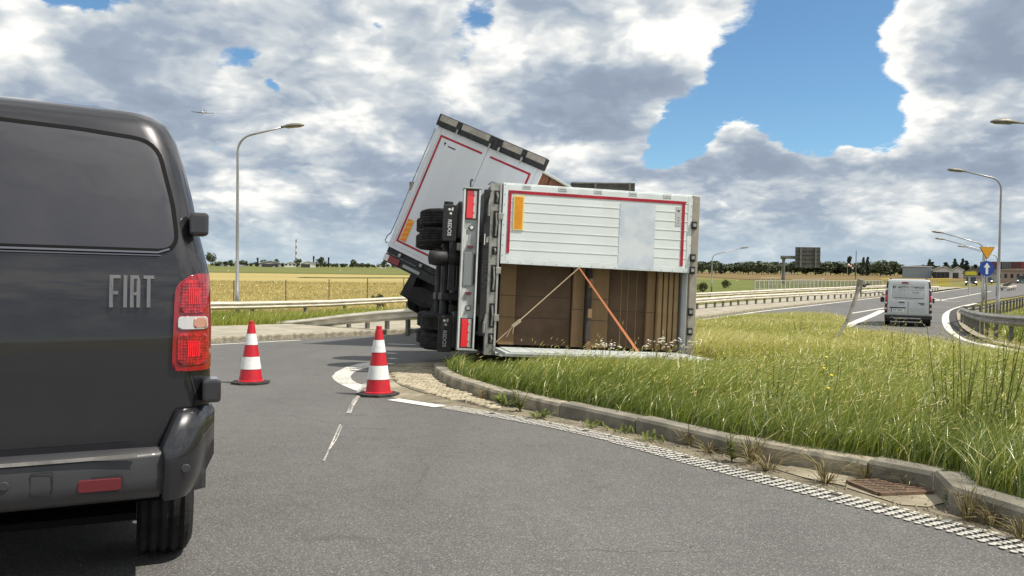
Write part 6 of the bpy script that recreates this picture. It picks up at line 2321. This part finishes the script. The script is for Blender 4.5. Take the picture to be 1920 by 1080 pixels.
def crown_mesh(name, m, shape, seed, n=620):
    r = random.Random(seed); mb = MB()
    lobes = []
    if shape == 'round':
        for k in range(9):
            a = r.uniform(0, 6.28); q = r.uniform(0, .32)
            lobes.append((q * math.cos(a), q * math.sin(a), r.uniform(.26, .80), r.uniform(.16, .27)))
    if shape == 'cone':
        for k in range(8):
            z = .2 + .78 * k / 7
            lobes.append((r.uniform(-.03, .03), r.uniform(-.03, .03), z, max(.035, .24 * (1 - (z - .15) / .9))))
    if shape == 'column':
        for k in range(8):
            lobes.append((r.uniform(-.03, .03), r.uniform(-.03, .03), .18 + .76 * k / 7, .10 + .03 * math.sin(k)))
    if shape == 'bush':
        for k in range(8):
            lobes.append((r.uniform(-.6, .6), r.uniform(-.3, .3), r.uniform(.2, .7), r.uniform(.18, .32)))
    for i in range(n):
        x, y, z, q = r.choice(lobes)
        d = Vector((r.gauss(0, 1), r.gauss(0, 1), r.gauss(0, 1))).normalized() * q * r.uniform(.55, 1.05)
        p = Vector((x, y, z)) + d
        if p.z < .06: continue
        s = r.uniform(.03, .085)
        a = Vector((r.uniform(-1, 1), r.uniform(-1, 1), r.uniform(-1, 1))).normalized() * s
        b = Vector((r.uniform(-1, 1), r.uniform(-1, 1), r.uniform(-1, 1))).normalized() * s
        mb._add([p - a, p + b, p + a, p - b], [(0, 1, 2, 3)])
    return mb.mesh(name, m, fix=False)


CROWNS = {('round', k): crown_mesh('crown', M_LEAF, 'round', k) for k in range(5)}
CROWNS.update({('cone', k): crown_mesh('crown', M_LEAFD, 'cone', 20 + k) for k in range(3)})
CROWNS.update({('column', k): crown_mesh('crown', M_LEAFD, 'column', 40 + k) for k in range(2)})
CROWNS.update({('bush', k): crown_mesh('crown', M_SHRUB, 'bush', 60 + k) for k in range(3)})
tb = MB().tube([(0, 0, 0), (.01, 0, .25), (0, .01, .5), (.01, 0, .75)], [.035, .026, .018, .006], 6)
for k in range(5):
    a = k * 1.3
    tb.tube([(0, 0, .25 + .08 * k), (.16 * math.cos(a), .16 * math.sin(a), .42 + .08 * k)], [.014, .004], 5)
TRUNK = tb.mesh('trunk', M_TRUNK)


def tree(px, yb, yt, Y, shape, k, label, wide=1.0, group=None, name=None):
    b = at(px, yb, Y); b.z = G(Y)
    H = at(px, yt, Y).z - b.z
    t = thing(name or {'round': 'broadleaf_tree', 'cone': 'conifer_tree', 'column': 'poplar_tree', 'bush': 'bush'}[shape], label, 'bush' if shape == 'bush' else 'tree', tuple(b), group=group)
    rz = rnd.uniform(0, 6.28)
    n = {'round': 5, 'cone': 3, 'column': 2, 'bush': 3}[shape]
    piece('crown', CROWNS[(shape, k % n)], t, (0, 0, 0), rz, (H * wide, H * wide, H))
    piece('trunk', TRUNK, t, (0, 0, 0), rz, (H * .8, H * .8, H))


singles = [
    (395, 497, 473, 640, 'round', 'lone tall broadleaf tree just right of the dark van', .75),
    (434, 497.5, 486.5, 640, 'round', 'round tree left of the tall lamp pole by the white house', .9),
    (457, 497.5, 486, 660, 'round', 'dark tree standing over the grey house', 1.3),
    (483, 498, 484, 690, 'column', 'slim dark conifer left of the widest hangar', .8),
    (494, 498, 486, 760, 'round', 'dark tree rising behind the left end of the widest hangar', 1.1),
    (519, 498, 485, 760, 'round', 'pointed tree behind the right half of the widest hangar', .8),
    (558, 498.5, 484.5, 780, 'round', 'bushy tree at the foot of the banded chimney', 1.2),
    (588, 499, 481, 740, 'column', 'slim tree above the hangar right of the chimney', .6),
    (602, 499, 481.5, 730, 'round', 'largest bushy tree right of the left hangars', 1.1),
    (616, 499, 483.5, 730, 'column', 'slim dark poplar right of the largest bushy tree', .7),
    (662, 500, 486, 720, 'round', 'single round tree over the low hedge left of the lorry', 1.0),
    (719, 501, 488, 700, 'round', 'round tree nearest the tilted lorry', .9),
    (1336, 511, 490.5, 430, 'round', 'dark tree beside the distant bent lamp', 1.0),
    (1352, 511, 494, 430, 'cone', 'small pointed tree right of the distant lamp', 1.2),
    (1403, 511, 488.5, 400, 'round', 'broad dark tree left of the sign gantry', 1.35),
    (1428, 511, 489.5, 410, 'round', 'wide tree merging with the broad one by the gantry', 1.45),
    (1592, 513.5, 482.5, 440, 'column', 'slim tall tree above the windsock', .9),
    (1618, 513.5, 484, 430, 'cone', 'taller of twin pointed conifers right of the windsock mast', .8),
    (1626, 513.5, 483.5, 432, 'cone', 'right one of twin pointed conifers', .8),
    (1651, 513.5, 486, 420, 'round', 'big round tree above the silver van', 1.1),
    (1670, 514, 490, 420, 'round', 'round tree left of the large blue grey hangar', 1.3),
    (1742, 514, 487.5, 430, 'cone', 'pointed conifer behind the large hangar', .9),
    (1790, 515, 486.5, 420, 'cone', 'tall pointed conifer behind the white hangars', .9),
    (1804, 515, 486.5, 420, 'cone', 'second tall conifer behind the white hangars', .9),
    (1812, 515, 490, 420, 'cone', 'broad low conifer left of the triangle sign', 1.3),
]
for i, (px, yb, yt, Y, s, l, wd) in enumerate(singles):
    tree(px, yb, yt, Y, s, i, l, wd, group='single trees on the horizon')
hedge = []
for x in np.arange(398, 735, 8.0): hedge.append((x + rnd.uniform(-4, 4), 499 + (x - 400) * .007, 491.5 + rnd.uniform(-2, 2) + (x - 400) * .007, 760, 'left'))
for x in np.arange(1312, 1700, 8.5): hedge.append((x + rnd.uniform(-4, 4), 511.5 + (x - 1312) * .006, 492.5 + rnd.uniform(-4, 2.5), 470 + rnd.uniform(-15, 15), 'right'))
for x in np.arange(1730, 1850, 10.0): hedge.append((x + rnd.uniform(-4, 4), 514.5, 496 + rnd.uniform(-4, 2), 450, 'hangar'))
LANDMARKS = {
    'left': [(402, 'the lone tree by the dark van'), (418, 'the low white house'), (446, 'the tall lamp pole'), (506, 'the widest hangar'), (544, 'the white shed under the chimney'), (578, 'the hangar right of the chimney'), (602, 'the largest bushy tree'), (662, 'the single round tree'), (690, 'the hedge stretch before the lorry'), (719, 'the tree nearest the lorry')],
    'right': [(1322, 'the roof post of the trailer'), (1336, 'the distant bent lamp'), (1370, 'the bent lamp head'), (1403, 'the broad dark tree'), (1428, 'the wide merging tree'), (1468, 'the gantry column'), (1511, 'the gantry sign board'), (1560, 'the gap right of the sign board'), (1589, 'the windsock'), (1604, 'the thin grey mast'), (1622, 'the twin conifers'), (1650, 'the tree above the silver van'), (1685, 'the large hangar end')],
    'hangar': [(1742, 'the pointed conifer'), (1768, 'the white hangar'), (1795, 'the narrow white hangar'), (1812, 'the broad low conifer'), (1840, 'the amber triangle')]}
_seen = {}


def belt_label(side, x, yt):
    lx, nm = min(LANDMARKS[side], key=lambda q: abs(q[0] - x))
    rel = 'just left of' if x < lx - 3 else 'just right of' if x > lx + 3 else 'right behind'
    key = (side, nm, rel)
    k = _seen[key] = _seen.get(key, 0) + 1
    return '%sbelt tree %s %s' % (['', 'second ', 'third ', 'fourth ', 'fifth '][k - 1], rel, nm)


for i, (x, yb, yt, Y, side) in enumerate(hedge):
    lab = {'left': 'low dark tree in the distant belt left of the lorry', 'right': 'dark tree in the distant belt behind the right-hand fields', 'hangar': 'dark tree in the belt behind the right-hand hangars'}[side]
    lab = belt_label(side, x, yt)
    tree(x, yb, yt, Y, 'cone' if (side == 'hangar' and i % 2) else 'round', rnd.randrange(5), lab, rnd.uniform(1.3, 2.1), group={'left': 'tree belt on the left horizon', 'right': 'tree belt on the right horizon', 'hangar': 'tree belt behind the hangars'}[side], name='far_tree')
for (x, yb, yt, Y, l) in ((712, 565, 545, 46, 'green bush behind the long guardrail, just left of the lorry'), (1318, 536, 524, 85, 'dark low bush in the meadow beside the overturned trailer'), (1360, 530, 520, 105, 'small bush in the green meadow right of the distant lamp')):
    tree(x, yb, yt, Y, 'bush', int(x), l, .8)
# small white runway markers
for (x, y, l) in ((428, 508, 'leftmost white runway marker behind the lamp'), (513, 501.5, 'yellowish runway marker in the far grass'), (638, 508, 'white runway marker right of the others'), (1374, 509, 'white field marker below the far right trees'), (1382, 527, 'white marker in the lush green meadow'), (1543, 524, 'round white marker right of the gantry')):
    g = gp(x, y)
    t = thing('runway_marker', l, 'marker', tuple(g))
    q = g.y / FPX * 1.3
    MB().b2((-q, -q * .5, 0), (q, q * .5, q * 1.3)).build('panel', M_WHITEPAINT, t, bevel=q * .2)
    MB().b2((-q * .3, -q * .55, 0), (q * .3, -q * .51, q)).build('stripe', M_RAILY, t)

# ------------------------------------------------------------------ long grass, dry verge grass and weeds
def blade_mat(name, stops, trans=0.5, gloss=0.06):
    m = bpy.data.materials.new(name); m.use_nodes = True
    nt = m.node_tree; nt.nodes.clear()
    at_ = nt.nodes.new('ShaderNodeAttribute'); at_.attribute_name = 'tone'
    rp_ = nt.nodes.new('ShaderNodeValToRGB')
    cr = rp_.color_ramp
    cr.elements[0].position = stops[0][0]; cr.elements[0].color = stops[0][1] + (1,)
    cr.elements[1].position = stops[-1][0]; cr.elements[1].color = stops[-1][1] + (1,)
    for p, c in stops[1:-1]:
        e = cr.elements.new(p); e.color = c + (1,)
    nt.links.new(at_.outputs['Fac'], rp_.inputs[0])
    d = nt.nodes.new('ShaderNodeBsdfDiffuse'); tr = nt.nodes.new('ShaderNodeBsdfTranslucent')
    gl = nt.nodes.new('ShaderNodeBsdfGlossy'); gl.inputs['Roughness'].default_value = 0.38
    gl.inputs['Color'].default_value = (0.9, 0.9, 0.8, 1)
    nt.links.new(rp_.outputs[0], d.inputs[0]); nt.links.new(rp_.outputs[0], tr.inputs[0])
    mx = nt.nodes.new('ShaderNodeMixShader'); mx.inputs[0].default_value = trans
    nt.links.new(d.outputs[0], mx.inputs[1]); nt.links.new(tr.outputs[0], mx.inputs[2])
    m2 = nt.nodes.new('ShaderNodeMixShader'); m2.inputs[0].default_value = gloss
    nt.links.new(mx.outputs[0], m2.inputs[1]); nt.links.new(gl.outputs[0], m2.inputs[2])
    o = nt.nodes.new('ShaderNodeOutputMaterial'); nt.links.new(m2.outputs[0], o.inputs[0])
    return m


rng = np.random.default_rng(5)


def vnoise(P, scale, seed=0):
    """cheap smooth value noise for patchiness"""
    r = np.random.default_rng(100 + seed)
    T = r.random((64, 64))
    q = P * scale
    i = np.floor(q).astype(int); f = q - i
    f = f * f * (3 - 2 * f)
    a = T[i[:, 0] % 64, i[:, 1] % 64]; b = T[(i[:, 0] + 1) % 64, i[:, 1] % 64]
    c = T[i[:, 0] % 64, (i[:, 1] + 1) % 64]; d = T[(i[:, 0] + 1) % 64, (i[:, 1] + 1) % 64]
    return (a * (1 - f[:, 0]) + b * f[:, 0]) * (1 - f[:, 1]) + (c * (1 - f[:, 0]) + d * f[:, 0]) * f[:, 1]


def blades(name, P, z, h, w, lean, tone, m, label=None, cat=None, seed_heads=None, wind=(1.0, 0.15), curl=1.0):
    """P: Nx2 roots; one bent strip of five vertices rows a blade"""
    n = len(P)
    ang = rng.uniform(0, 2 * np.pi, n)
    fx, fy = np.cos(ang), np.sin(ang)                       # direction across the blade
    la = rng.normal(0, 0.75, n) + math.atan2(wind[1], wind[0])
    lx, ly = np.cos(la) * lean, np.sin(la) * lean           # bend direction and amount
    ts = np.array([0, .38, .72, 1.0]); ws = np.array([.8, 1.0, .62, 0.0])
    rows = []
    for t, k in zip(ts, ws):
        b = t ** (1.5 + .4 * curl)
        cx_ = P[:, 0] + lx * h * b; cy_ = P[:, 1] + ly * h * b
        cz_ = z + h * (t - .28 * lean * b)
        if k > 0:
            rows.append(np.stack([cx_ - fx * w * k / 2, cy_ - fy * w * k / 2, cz_], 1))
            rows.append(np.stack([cx_ + fx * w * k / 2, cy_ + fy * w * k / 2, cz_], 1))
        else:
            rows.append(np.stack([cx_, cy_, cz_], 1))
    V = np.stack(rows, 1)                                   # n, 7, 3
    base = (np.arange(n) * 7)[:, None]
    quads = np.concatenate([base + np.array([[0, 1, 3, 2]]), base + np.array([[2, 3, 5, 4]])], 0)
    tris = base + np.array([[4, 5, 6]])
    verts = V.reshape(-1, 3)
    tone_v = np.repeat(tone, 7)
    if seed_heads is not None:
        # little four-sided spindle at the tip of some blades
        idx = seed_heads
        tip = V[idx, 6]; mid = V[idx, 4]
        d = tip - mid; d /= np.maximum(np.linalg.norm(d, axis=1, keepdims=True), 1e-6)
        L = rng.uniform(.05, .10, len(idx))[:, None]; r = rng.uniform(.0025, .0055, len(idx))[:, None]
        ax = np.cross(d, np.array([0, 0, 1.0])); ax /= np.maximum(np.linalg.norm(ax, axis=1, keepdims=True), 1e-6)
        ay = np.cross(d, ax)
        S = np.stack([tip, tip + d * L * .45 + ax * r, tip + d * L * .45 + ay * r, tip + d * L * .45 - ax * r, tip + d * L * .45 - ay * r, tip + d * L], 1)
        o = len(verts)
        b2 = (o + np.arange(len(idx)) * 6)[:, None]
        T2 = np.concatenate([b2 + np.array([t]) for t in ((0, 1, 2), (0, 2, 3), (0, 3, 4), (0, 4, 1), (5, 2, 1), (5, 3, 2), (5, 4, 3), (5, 1, 4))], 0)
        verts = np.concatenate([verts, S.reshape(-1, 3)], 0)
        tris = np.concatenate([tris, T2], 0)
        tone_v = np.concatenate([tone_v, np.repeat(rng.uniform(.68, .95, len(idx)), 6)])
    me = bpy.data.meshes.new(name)
    nv = len(verts); nl = quads.size + tris.size; nf = len(quads) + len(tris)
    me.vertices.add(nv); me.vertices.foreach_set('co', verts.astype(np.float32).ravel())
    me.loops.add(nl); me.loops.foreach_set('vertex_index', np.concatenate([quads.ravel(), tris.ravel()]).astype(np.int32))
    me.polygons.add(nf)
    ls = np.concatenate([np.arange(len(quads)) * 4, quads.size + np.arange(len(tris)) * 3])
    me.polygons.foreach_set('loop_start', ls.astype(np.int32))
    me.update(calc_edges=True)
    a = me.attributes.new('tone', 'FLOAT', 'POINT'); a.data.foreach_set('value', tone_v.astype(np.float32))
    me.materials.append(m)
    me.shade_smooth()
    o = bpy.data.objects.new(name, me); COL.objects.link(o)
    o['kind'] = 'stuff'
    return o


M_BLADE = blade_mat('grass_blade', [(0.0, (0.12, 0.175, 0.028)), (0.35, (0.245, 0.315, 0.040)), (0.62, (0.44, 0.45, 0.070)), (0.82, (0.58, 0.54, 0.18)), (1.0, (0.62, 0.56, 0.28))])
M_STRAW = blade_mat('straw_blade', [(0.0, (0.26, 0.27, 0.07)), (0.4, (0.50, 0.42, 0.16)), (1.0, (0.72, 0.58, 0.28))], 0.45)


def in_view(P, m=.95):
    return (P[:, 1] > 2.4) & (P[:, 0] > -P[:, 1] * m) & (P[:, 0] < P[:, 1] * m)


def sample(poly, n, ref, power, near=2.5, far=60):
    lo, hi = poly.min(0), poly.max(0)
    out = []; got = 0
    while got < n:
        P = lo + rng.random((200000, 2)) * (hi - lo)
        P = P[in_view(P)]
        d = np.hypot(P[:, 0], P[:, 1])
        P = P[rng.random(len(P)) < np.minimum(1, (ref / np.maximum(d, ref)) ** power)]
        _, i = poly_dist(P, poly)
        P = P[i]
        out.append(P); got += len(P)
    return np.concatenate(out)[:n]


def island_grass():
    P = sample(ISLE_NP, 205000, 4.0, 1.55)
    d, _ = poly_dist(P, ISLE_NP)
    # clear the ground where the trailer and its open door lie
    rel = np.array(TM.inverted())
    hom = np.c_[P, np.full(len(P), -.2), np.ones(len(P))]
    loc = hom @ rel.T
    inside = (loc[:, 0] > -.05) & (loc[:, 0] < 3.05) & (loc[:, 1] > -1.12) & (loc[:, 1] < 4.1)
    inside |= (loc[:, 0] > -1.2) & (loc[:, 0] < -.02) & (loc[:, 1] > .0) & (loc[:, 1] < 4.1)
    P, d = P[~inside], d[~inside]
    hom = np.c_[P, np.full(len(P), -.2), np.ones(len(P))]; loc = hom @ rel.T
    front = (loc[:, 0] > -.6) & (loc[:, 0] < 3.2) & (loc[:, 1] > -1.5) & (loc[:, 1] <= 0)
    n1, n2, n3 = vnoise(P, .55, 1), vnoise(P, 1.7, 2), vnoise(P, .22, 3)
    h = (.17 + .25 * n1 + .13 * n2) * rng.uniform(.65, 1.25, len(P))
    h *= .62 + .38 * np.clip(d / .8, 0, 1)
    h = np.where(front, h * .30, h)
    nearf = (loc[:, 0] > -.8) & (loc[:, 0] < 3.3) & (loc[:, 1] > -3.0) & (loc[:, 1] <= -1.5)
    h = np.where(nearf, h * .68, h)
    right = np.clip((P[:, 0] - 2.0) / 4.0, 0, 1) * np.clip((9 - P[:, 1]) / 4, 0, 1)
    h *= 1 + .25 * right
    dist = np.hypot(P[:, 0], P[:, 1])
    h *= np.clip(1.05 - .012 * (dist - 5), .75, 1.05)
    w = rng.uniform(.0045, .0085, len(P)) * np.clip(dist / 6.0, .8, 3.2)
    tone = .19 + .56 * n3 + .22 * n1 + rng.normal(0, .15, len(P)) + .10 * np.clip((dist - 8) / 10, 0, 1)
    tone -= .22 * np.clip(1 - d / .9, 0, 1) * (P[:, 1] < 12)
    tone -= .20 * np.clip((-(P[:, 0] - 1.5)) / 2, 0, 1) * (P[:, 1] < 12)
    tone = np.where(rng.random(len(P)) < .07, rng.uniform(.75, 1, len(P)), tone)
    tone = np.clip(tone, 0, 1)
    lean = np.clip(rng.normal(.62, .28, len(P)) + .25 * n2, .1, 1.3)
    z = isle_h(P) + Gn(P[:, 1]) - .01
    tall = np.nonzero((rng.random(len(P)) < .034) & ~front)[0]
    h[tall] *= rng.uniform(1.15, 1.6, len(tall)); tone[tall] = rng.uniform(.55, .95, len(tall)); w[tall] *= .55
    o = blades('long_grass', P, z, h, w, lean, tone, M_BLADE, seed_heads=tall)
    tag(o, 'long wind blown green and straw grass covering the kerbed island', 'grass')


island_grass()


def verge(name, poly, n, hlo, hhi, wlo, tone0, m, label, ref=20, power=1.0, off=0.0, keep=None):
    P = sample(np.array(poly, float), n, ref, power)
    if keep is not None: P = P[keep(P)]
    n1, n2 = vnoise(P, .35, 7), vnoise(P, 1.3, 8)
    h = (hlo + (hhi - hlo) * n1) * rng.uniform(.6, 1.3, len(P))
    dist = np.hypot(P[:, 0], P[:, 1])
    w = rng.uniform(.8, 1.3, len(P)) * wlo * dist / 30
    tone = np.clip(tone0 + .45 * (n2 - .5) + rng.normal(0, .18, len(P)), 0, 1)
    lean = np.clip(rng.normal(.5, .25, len(P)), .05, 1.1)
    o = blades(name, P, Gn(P[:, 1]) + off - .01, h, w, lean, tone, m)
    tag(o, label, 'grass')


LKn = [(p.x, p.y) for p in offset(near_l, 5.5)]
LKo = [(p.x, p.y) for p in offset(near_l, 12.5)]
verge('verge_grass', LKn + LKo[::-1], 26000, .12, .42, .020, .45, M_BLADE, 'rough green grass between the left pavement and the crop', off=.05)
verge('crop_grass', [(-34, 30), (-12, 33), (-4, 46), (10, 62), (6, 110), (-75, 110)], 60000, .12, .34, .026, .5, M_STRAW, 'ripening straw coloured crop behind the long guardrail', ref=35, power=1.2)
G5n = [(p[0] + .8, p[1]) for p in g5]
verge('right_verge_grass', [(14.3, 17), (14.2, 20), (14.6, 22.5), (15.6, 25), (18.8, 31), (21.4, 36), (23.5, 38.8), (26, 41.8), (30, 47.5), (38, 57.5), (60, 85), (95, 80), (60, 30), (22, 15)], 80000, .30, .70, .026, .42, M_BLADE, 'grass and weeds behind the curved guardrail on the right', ref=18, power=1.0, off=-.05)
verge('far_verge_grass', [(p.x, p.y) for p in offset(far_l, 4.7)] + [(p.x, p.y) for p in reversed(offset(far_l, 9.0))], 9000, .15, .35, .020, .5, M_BLADE, 'sparse grass strip between the far guardrails', off=-.02)


# ------------------------------------------------------------------ single weeds along the kerb and in the grass
M_WEEDG = blade_mat('weed_leaf', [(0.0, (0.10, 0.135, 0.035)), (1.0, (0.22, 0.25, 0.08))], 0.35, 0.0)
M_WEEDD = blade_mat('dry_weed', [(0.0, (0.11, 0.085, 0.045)), (0.5, (0.22, 0.18, 0.09)), (1.0, (0.36, 0.32, 0.17))], 0.2, 0.01)
M_FLOWER = mat('yellow_petal', (0.75, 0.62, 0.03), 0.6)
M_FLOWERW = mat('white_petal', (0.72, 0.70, 0.62), 0.6)


def add_tone(me, lo, hi, r):
    a = me.attributes.new('tone', 'FLOAT', 'POINT')
    a.data.foreach_set('value', [r.uniform(lo, hi) for _ in me.vertices])


def weed(px, py, label, H, kind, seed, cat='weed', spread=.16, name='weed', offz=0.0, P=None):
    r = random.Random(seed)
    g = P if P is not None else gp(px, py, offz)
    t = thing(name, label, cat, tuple(g))
    mb = MB(); lf = MB(); fl = MB(); thin = MB()
    if kind == 'tuft':           # bent dry blades from one point
        for k in range(46):
            a = r.uniform(0, 6.28); L = H * r.uniform(.5, 1.2); s = r.uniform(.1, .9) * spread * 2
            w = r.uniform(.002, .0045)
            d = Vector((math.cos(a), math.sin(a), 0)); n = Vector((-d.y, d.x, 0)) * w
            b = d * r.uniform(0, .04)
            p1 = b + d * s * .35 + Vector((0, 0, L * .6)); p2 = b + d * s + Vector((0, 0, L * r.uniform(.55, 1.0)))
            lf._add([b - n, b + n, p1 + n, p1 - n, p2], [(0, 1, 2, 3), (3, 2, 4)])
        for k in range(5):
            a = r.uniform(0, 6.28); d = Vector((math.cos(a), math.sin(a), 0)) * spread * r.uniform(.3, 1.4)
            mb.tube([(0, 0, 0), d * .4 + Vector((0, 0, H * .8)), d + Vector((0, 0, H * r.uniform(1.0, 1.4)))], [.003, .002, .001], 4)
    if kind == 'leafy':          # upright stems with pointed leaves
        for k in range(5):
            a = r.uniform(0, 6.28); L = H * r.uniform(.6, 1.05)
            top = Vector((math.cos(a) * spread * r.uniform(.2, 1), math.sin(a) * spread * r.uniform(.2, 1), L))
            mb.tube([(0, 0, 0), top * .5 + Vector((0, 0, L * .08)), top], [.005, .004, .0015], 5)
            for j in range(12):
                q = .12 + .86 * j / 12
                c = top * q; b = r.uniform(0, 6.28); l = H * .20 * (1.15 - q) + .03
                d = Vector((math.cos(b), math.sin(b), r.uniform(.1, .7))).normalized(); n = d.cross(Vector((0, 0, 1))).normalized() * l * .22
                lf._add([c, c + d * l * .45 + n, c + d * l, c + d * l * .45 - n], [(0, 1, 2, 3)])
    if kind == 'rosette':
        for k in range(22):
            a = r.uniform(0, 6.28); l = H * r.uniform(.45, .95)
            d = Vector((math.cos(a), math.sin(a), r.uniform(.25, 1.2))).normalized(); n = d.cross(Vector((0, 0, 1))).normalized() * l * .10
            c = Vector((r.uniform(-1, 1), r.uniform(-1, 1), 0)) * spread * .5
            lf._add([c, c + d * l * .35 + n, c + d * l * .75 + n * .8, c + d * l - Vector((0, 0, l * .15)), c + d * l * .75 - n * .8, c + d * l * .35 - n], [(0, 1, 2, 5), (5, 2, 4), (2, 3, 4)])
        mb.tube([(0, 0, 0), (.01, 0, H * .5)], [.004, .001], 4)
    if kind in ('tall', 'flower', 'white'):
        for k in range({'tall': 8, 'flower': 4, 'white': 7}[kind]):
            a = r.uniform(0, 6.28); L = H * r.uniform(.65, 1.05)
            o = Vector((math.cos(a), math.sin(a), 0)) * spread * r.uniform(0, 1.2)
            top = o * 1.35 + Vector((.10 * H * r.uniform(.3, 1.2), 0, L))
            mb.tube([o * .6, (o * .6 + top) / 2 + Vector((0, 0, .02)), top], [.0045, .0035, .0015], 5)
            for j in range(14 if kind == 'tall' else 6):
                q = .15 + .85 * j / 14
                c = o * .6 + (top - o * .6) * q; b = r.uniform(0, 6.28); l = .03 + .05 * (1 - q)
                d = Vector((math.cos(b), math.sin(b), r.uniform(.3, 1.3))).normalized(); n = d.cross(Vector((0, 0, 1))).normalized() * l * .16
                lf._add([c, c + d * l * .5 + n, c + d * l, c + d * l * .5 - n], [(0, 1, 2, 3)])
            if kind == 'flower' and k < 2:
                fl.lathe([(0, 0), (.012, .006), (.015, .012), (.01, .018), (0, .02)], 9, M=Matrix.Translation(top))
            if kind == 'white':
                for q in range(5):
                    c = top + Vector((r.uniform(-.06, .06), r.uniform(-.04, .04), r.uniform(-.03, .03)))
                    fl.lathe([(0, 0), (.014, .004), (.012, .010), (0, .012)], 6, M=Matrix.Translation(c))
    dry = kind == 'tuft' or kind == 'white'
    ms = M_WEEDD if dry else M_WEEDG
    if mb.v:
        o = mb.build('stems', ms, t, fix=False); add_tone(o.data, .2, .8, r)
    if lf.v:
        o = lf.build('leaves', ms, t, fix=False); add_tone(o.data, 0, 1, r)
    if fl.v:
        fl.build('flowers', M_FLOWER if kind == 'flower' else M_FLOWERW, t, fix=False)
    for c in kids(t): c['kind'] = 'stuff'
    return t


for i, (x, y, l, H, k, sp) in enumerate([
    (905, 748, 'small dry tuft on the paving below the island nose kerb', .12, 'tuft', .08),
    (950, 760, 'green leafy weed at the kerb where the paving ends', .26, 'rosette', .14),
    (975, 771, 'tall green tuft over the kerb just past the paving', .26, 'leafy', .14),
    (1010, 784, 'low green weed in the gutter after the paving', .18, 'rosette', .12),
    (1120, 800, 'sprawling low weed in the gutter near the middle of the kerb', .14, 'rosette', .20),
    (1170, 812, 'broad green weed against the kerb, left of the dry tuft', .13, 'rosette', .2),
    (1225, 826, 'wide leafy weed spilling over the kerb', .15, 'rosette', .22),
    (1292, 834, 'brown dry tuft against the dark kerb face', .16, 'tuft', .14),
    (1330, 848, 'flat dry grass clump in the gutter', .08, 'tuft', .16),
    (1372, 866, 'bright green thistle beside the big brown tuft', .20, 'leafy', .08),
    (1410, 868, 'large brown and green tuft at the kerb above the pale slab', .24, 'tuft', .2),
    (1440, 882, 'reddish dry tuft at the edge of the pale slab', .14, 'tuft', .22),
    (1550, 905, 'dark dry tuft left of the rusty drain grate', .17, 'tuft', .18),
    (1625, 898, 'thin dry stalks at the kerb behind the drain grate', .14, 'tuft', .18),
    (1706, 912, 'sparse dry stalks right behind the drain grate', .12, 'tuft', .16),
    (1782, 950, 'small bright green weed in the kerb corner by the drain', .12, 'leafy', .04),
    (1815, 975, 'spiky grass clump in the gutter past the drain', .20, 'tuft', .12),
    (1860, 985, 'dry wispy clump below the kerb at right', .13, 'tuft', .16),
    (1915, 1010, 'grass wisps under the kerb at the right photo edge', .12, 'tuft', .12)]):
    weed(x, y, l, H, k, 300 + i, spread=sp, offz=.008)


def on_isle(x, y):
    p = gp(x, y)
    for _ in range(3):
        h = float(isle_h(np.array([[p.x, p.y]]))[0]); p = gp(x, y, h)
    return p


for i, (x, y, l, H, k, sp) in enumerate([
    (1835, 850, 'tall dark green weed clump standing in the grass at right', .95, 'tall', .30),
    (1880, 850, 'dark weed clump at the right edge of the grass', .85, 'tall', .28),
    (1800, 830, 'slimmer dark weed left of the tall clump at right', .8, 'tall', .18),
    (1450, 790, 'low darker weed in the middle of the grass', .5, 'tall', .2),
    (1565, 775, 'yellow flowered weed in the middle of the grass', .55, 'flower', .10),
    (1545, 805, 'second yellow flower lower in the grass', .42, 'flower', .06),
    (1225, 690, 'white flowering weed in front of the orange strap end', .42, 'white', .22),
    (1268, 690, 'dark seeded weed in front of the right carton panels', .40, 'white', .25),
    (1140, 690, 'thin flowering weed before the middle cartons', .34, 'white', .18),
    (1690, 700, 'tall weed in the grass below the silver van', .6, 'tall', .15),
    (1500, 640, 'green weed on the far part of the island', .6, 'tall', .4)]):
    weed(x, y, l, H, k, 500 + i, spread=sp, P=on_isle(x, y), name='flowering_weed' if k in ('flower', 'white') else 'tall_weed')

# gravel and grit swept against the kerb
mb = MB(); r = random.Random(3)
for k in range(900):
    i = r.randrange(len(WL) - 1); p = WL[i].lerp(WL[i + 1], r.random())
    n = normals2(WL)[i]
    q = p + n * r.uniform(.08, .42)
    if q.y > 9: continue
    s = r.choice([.004, .005, .006, .009, .014]) * r.uniform(.6, 1.2)
    z = G(q.y) + .008
    mb._add([Vector((q.x + s, q.y, z)), Vector((q.x - s * .6, q.y + s * .8, z)), Vector((q.x - s * .5, q.y - s * .9, z)), Vector((q.x, q.y, z + s * 1.1))], [(0, 1, 3), (1, 2, 3), (2, 0, 3)])
o = mb.build('gutter_grit', M_GUT, None, fix=False); tag(o, 'grit and small stones scattered along the gutter', 'grit', kind='stuff')
mb = MB()
for k in range(260):
    q = Vector((r.uniform(-2.5, 2.2), r.uniform(3.2, 9.0), 0))
    s = r.choice([.003, .004, .006, .009]) * r.uniform(.6, 1.2); z = G(q.y) + .001
    mb._add([Vector((q.x + s, q.y, z)), Vector((q.x - s * .6, q.y + s * .8, z)), Vector((q.x - s * .5, q.y - s * .9, z)), Vector((q.x, q.y, z + s))], [(0, 1, 3), (1, 2, 3), (2, 0, 3)])
o = mb.build('road_grit', M_DIRT, None, fix=False); tag(o, 'loose grit scattered over the near asphalt', 'grit', kind='stuff')
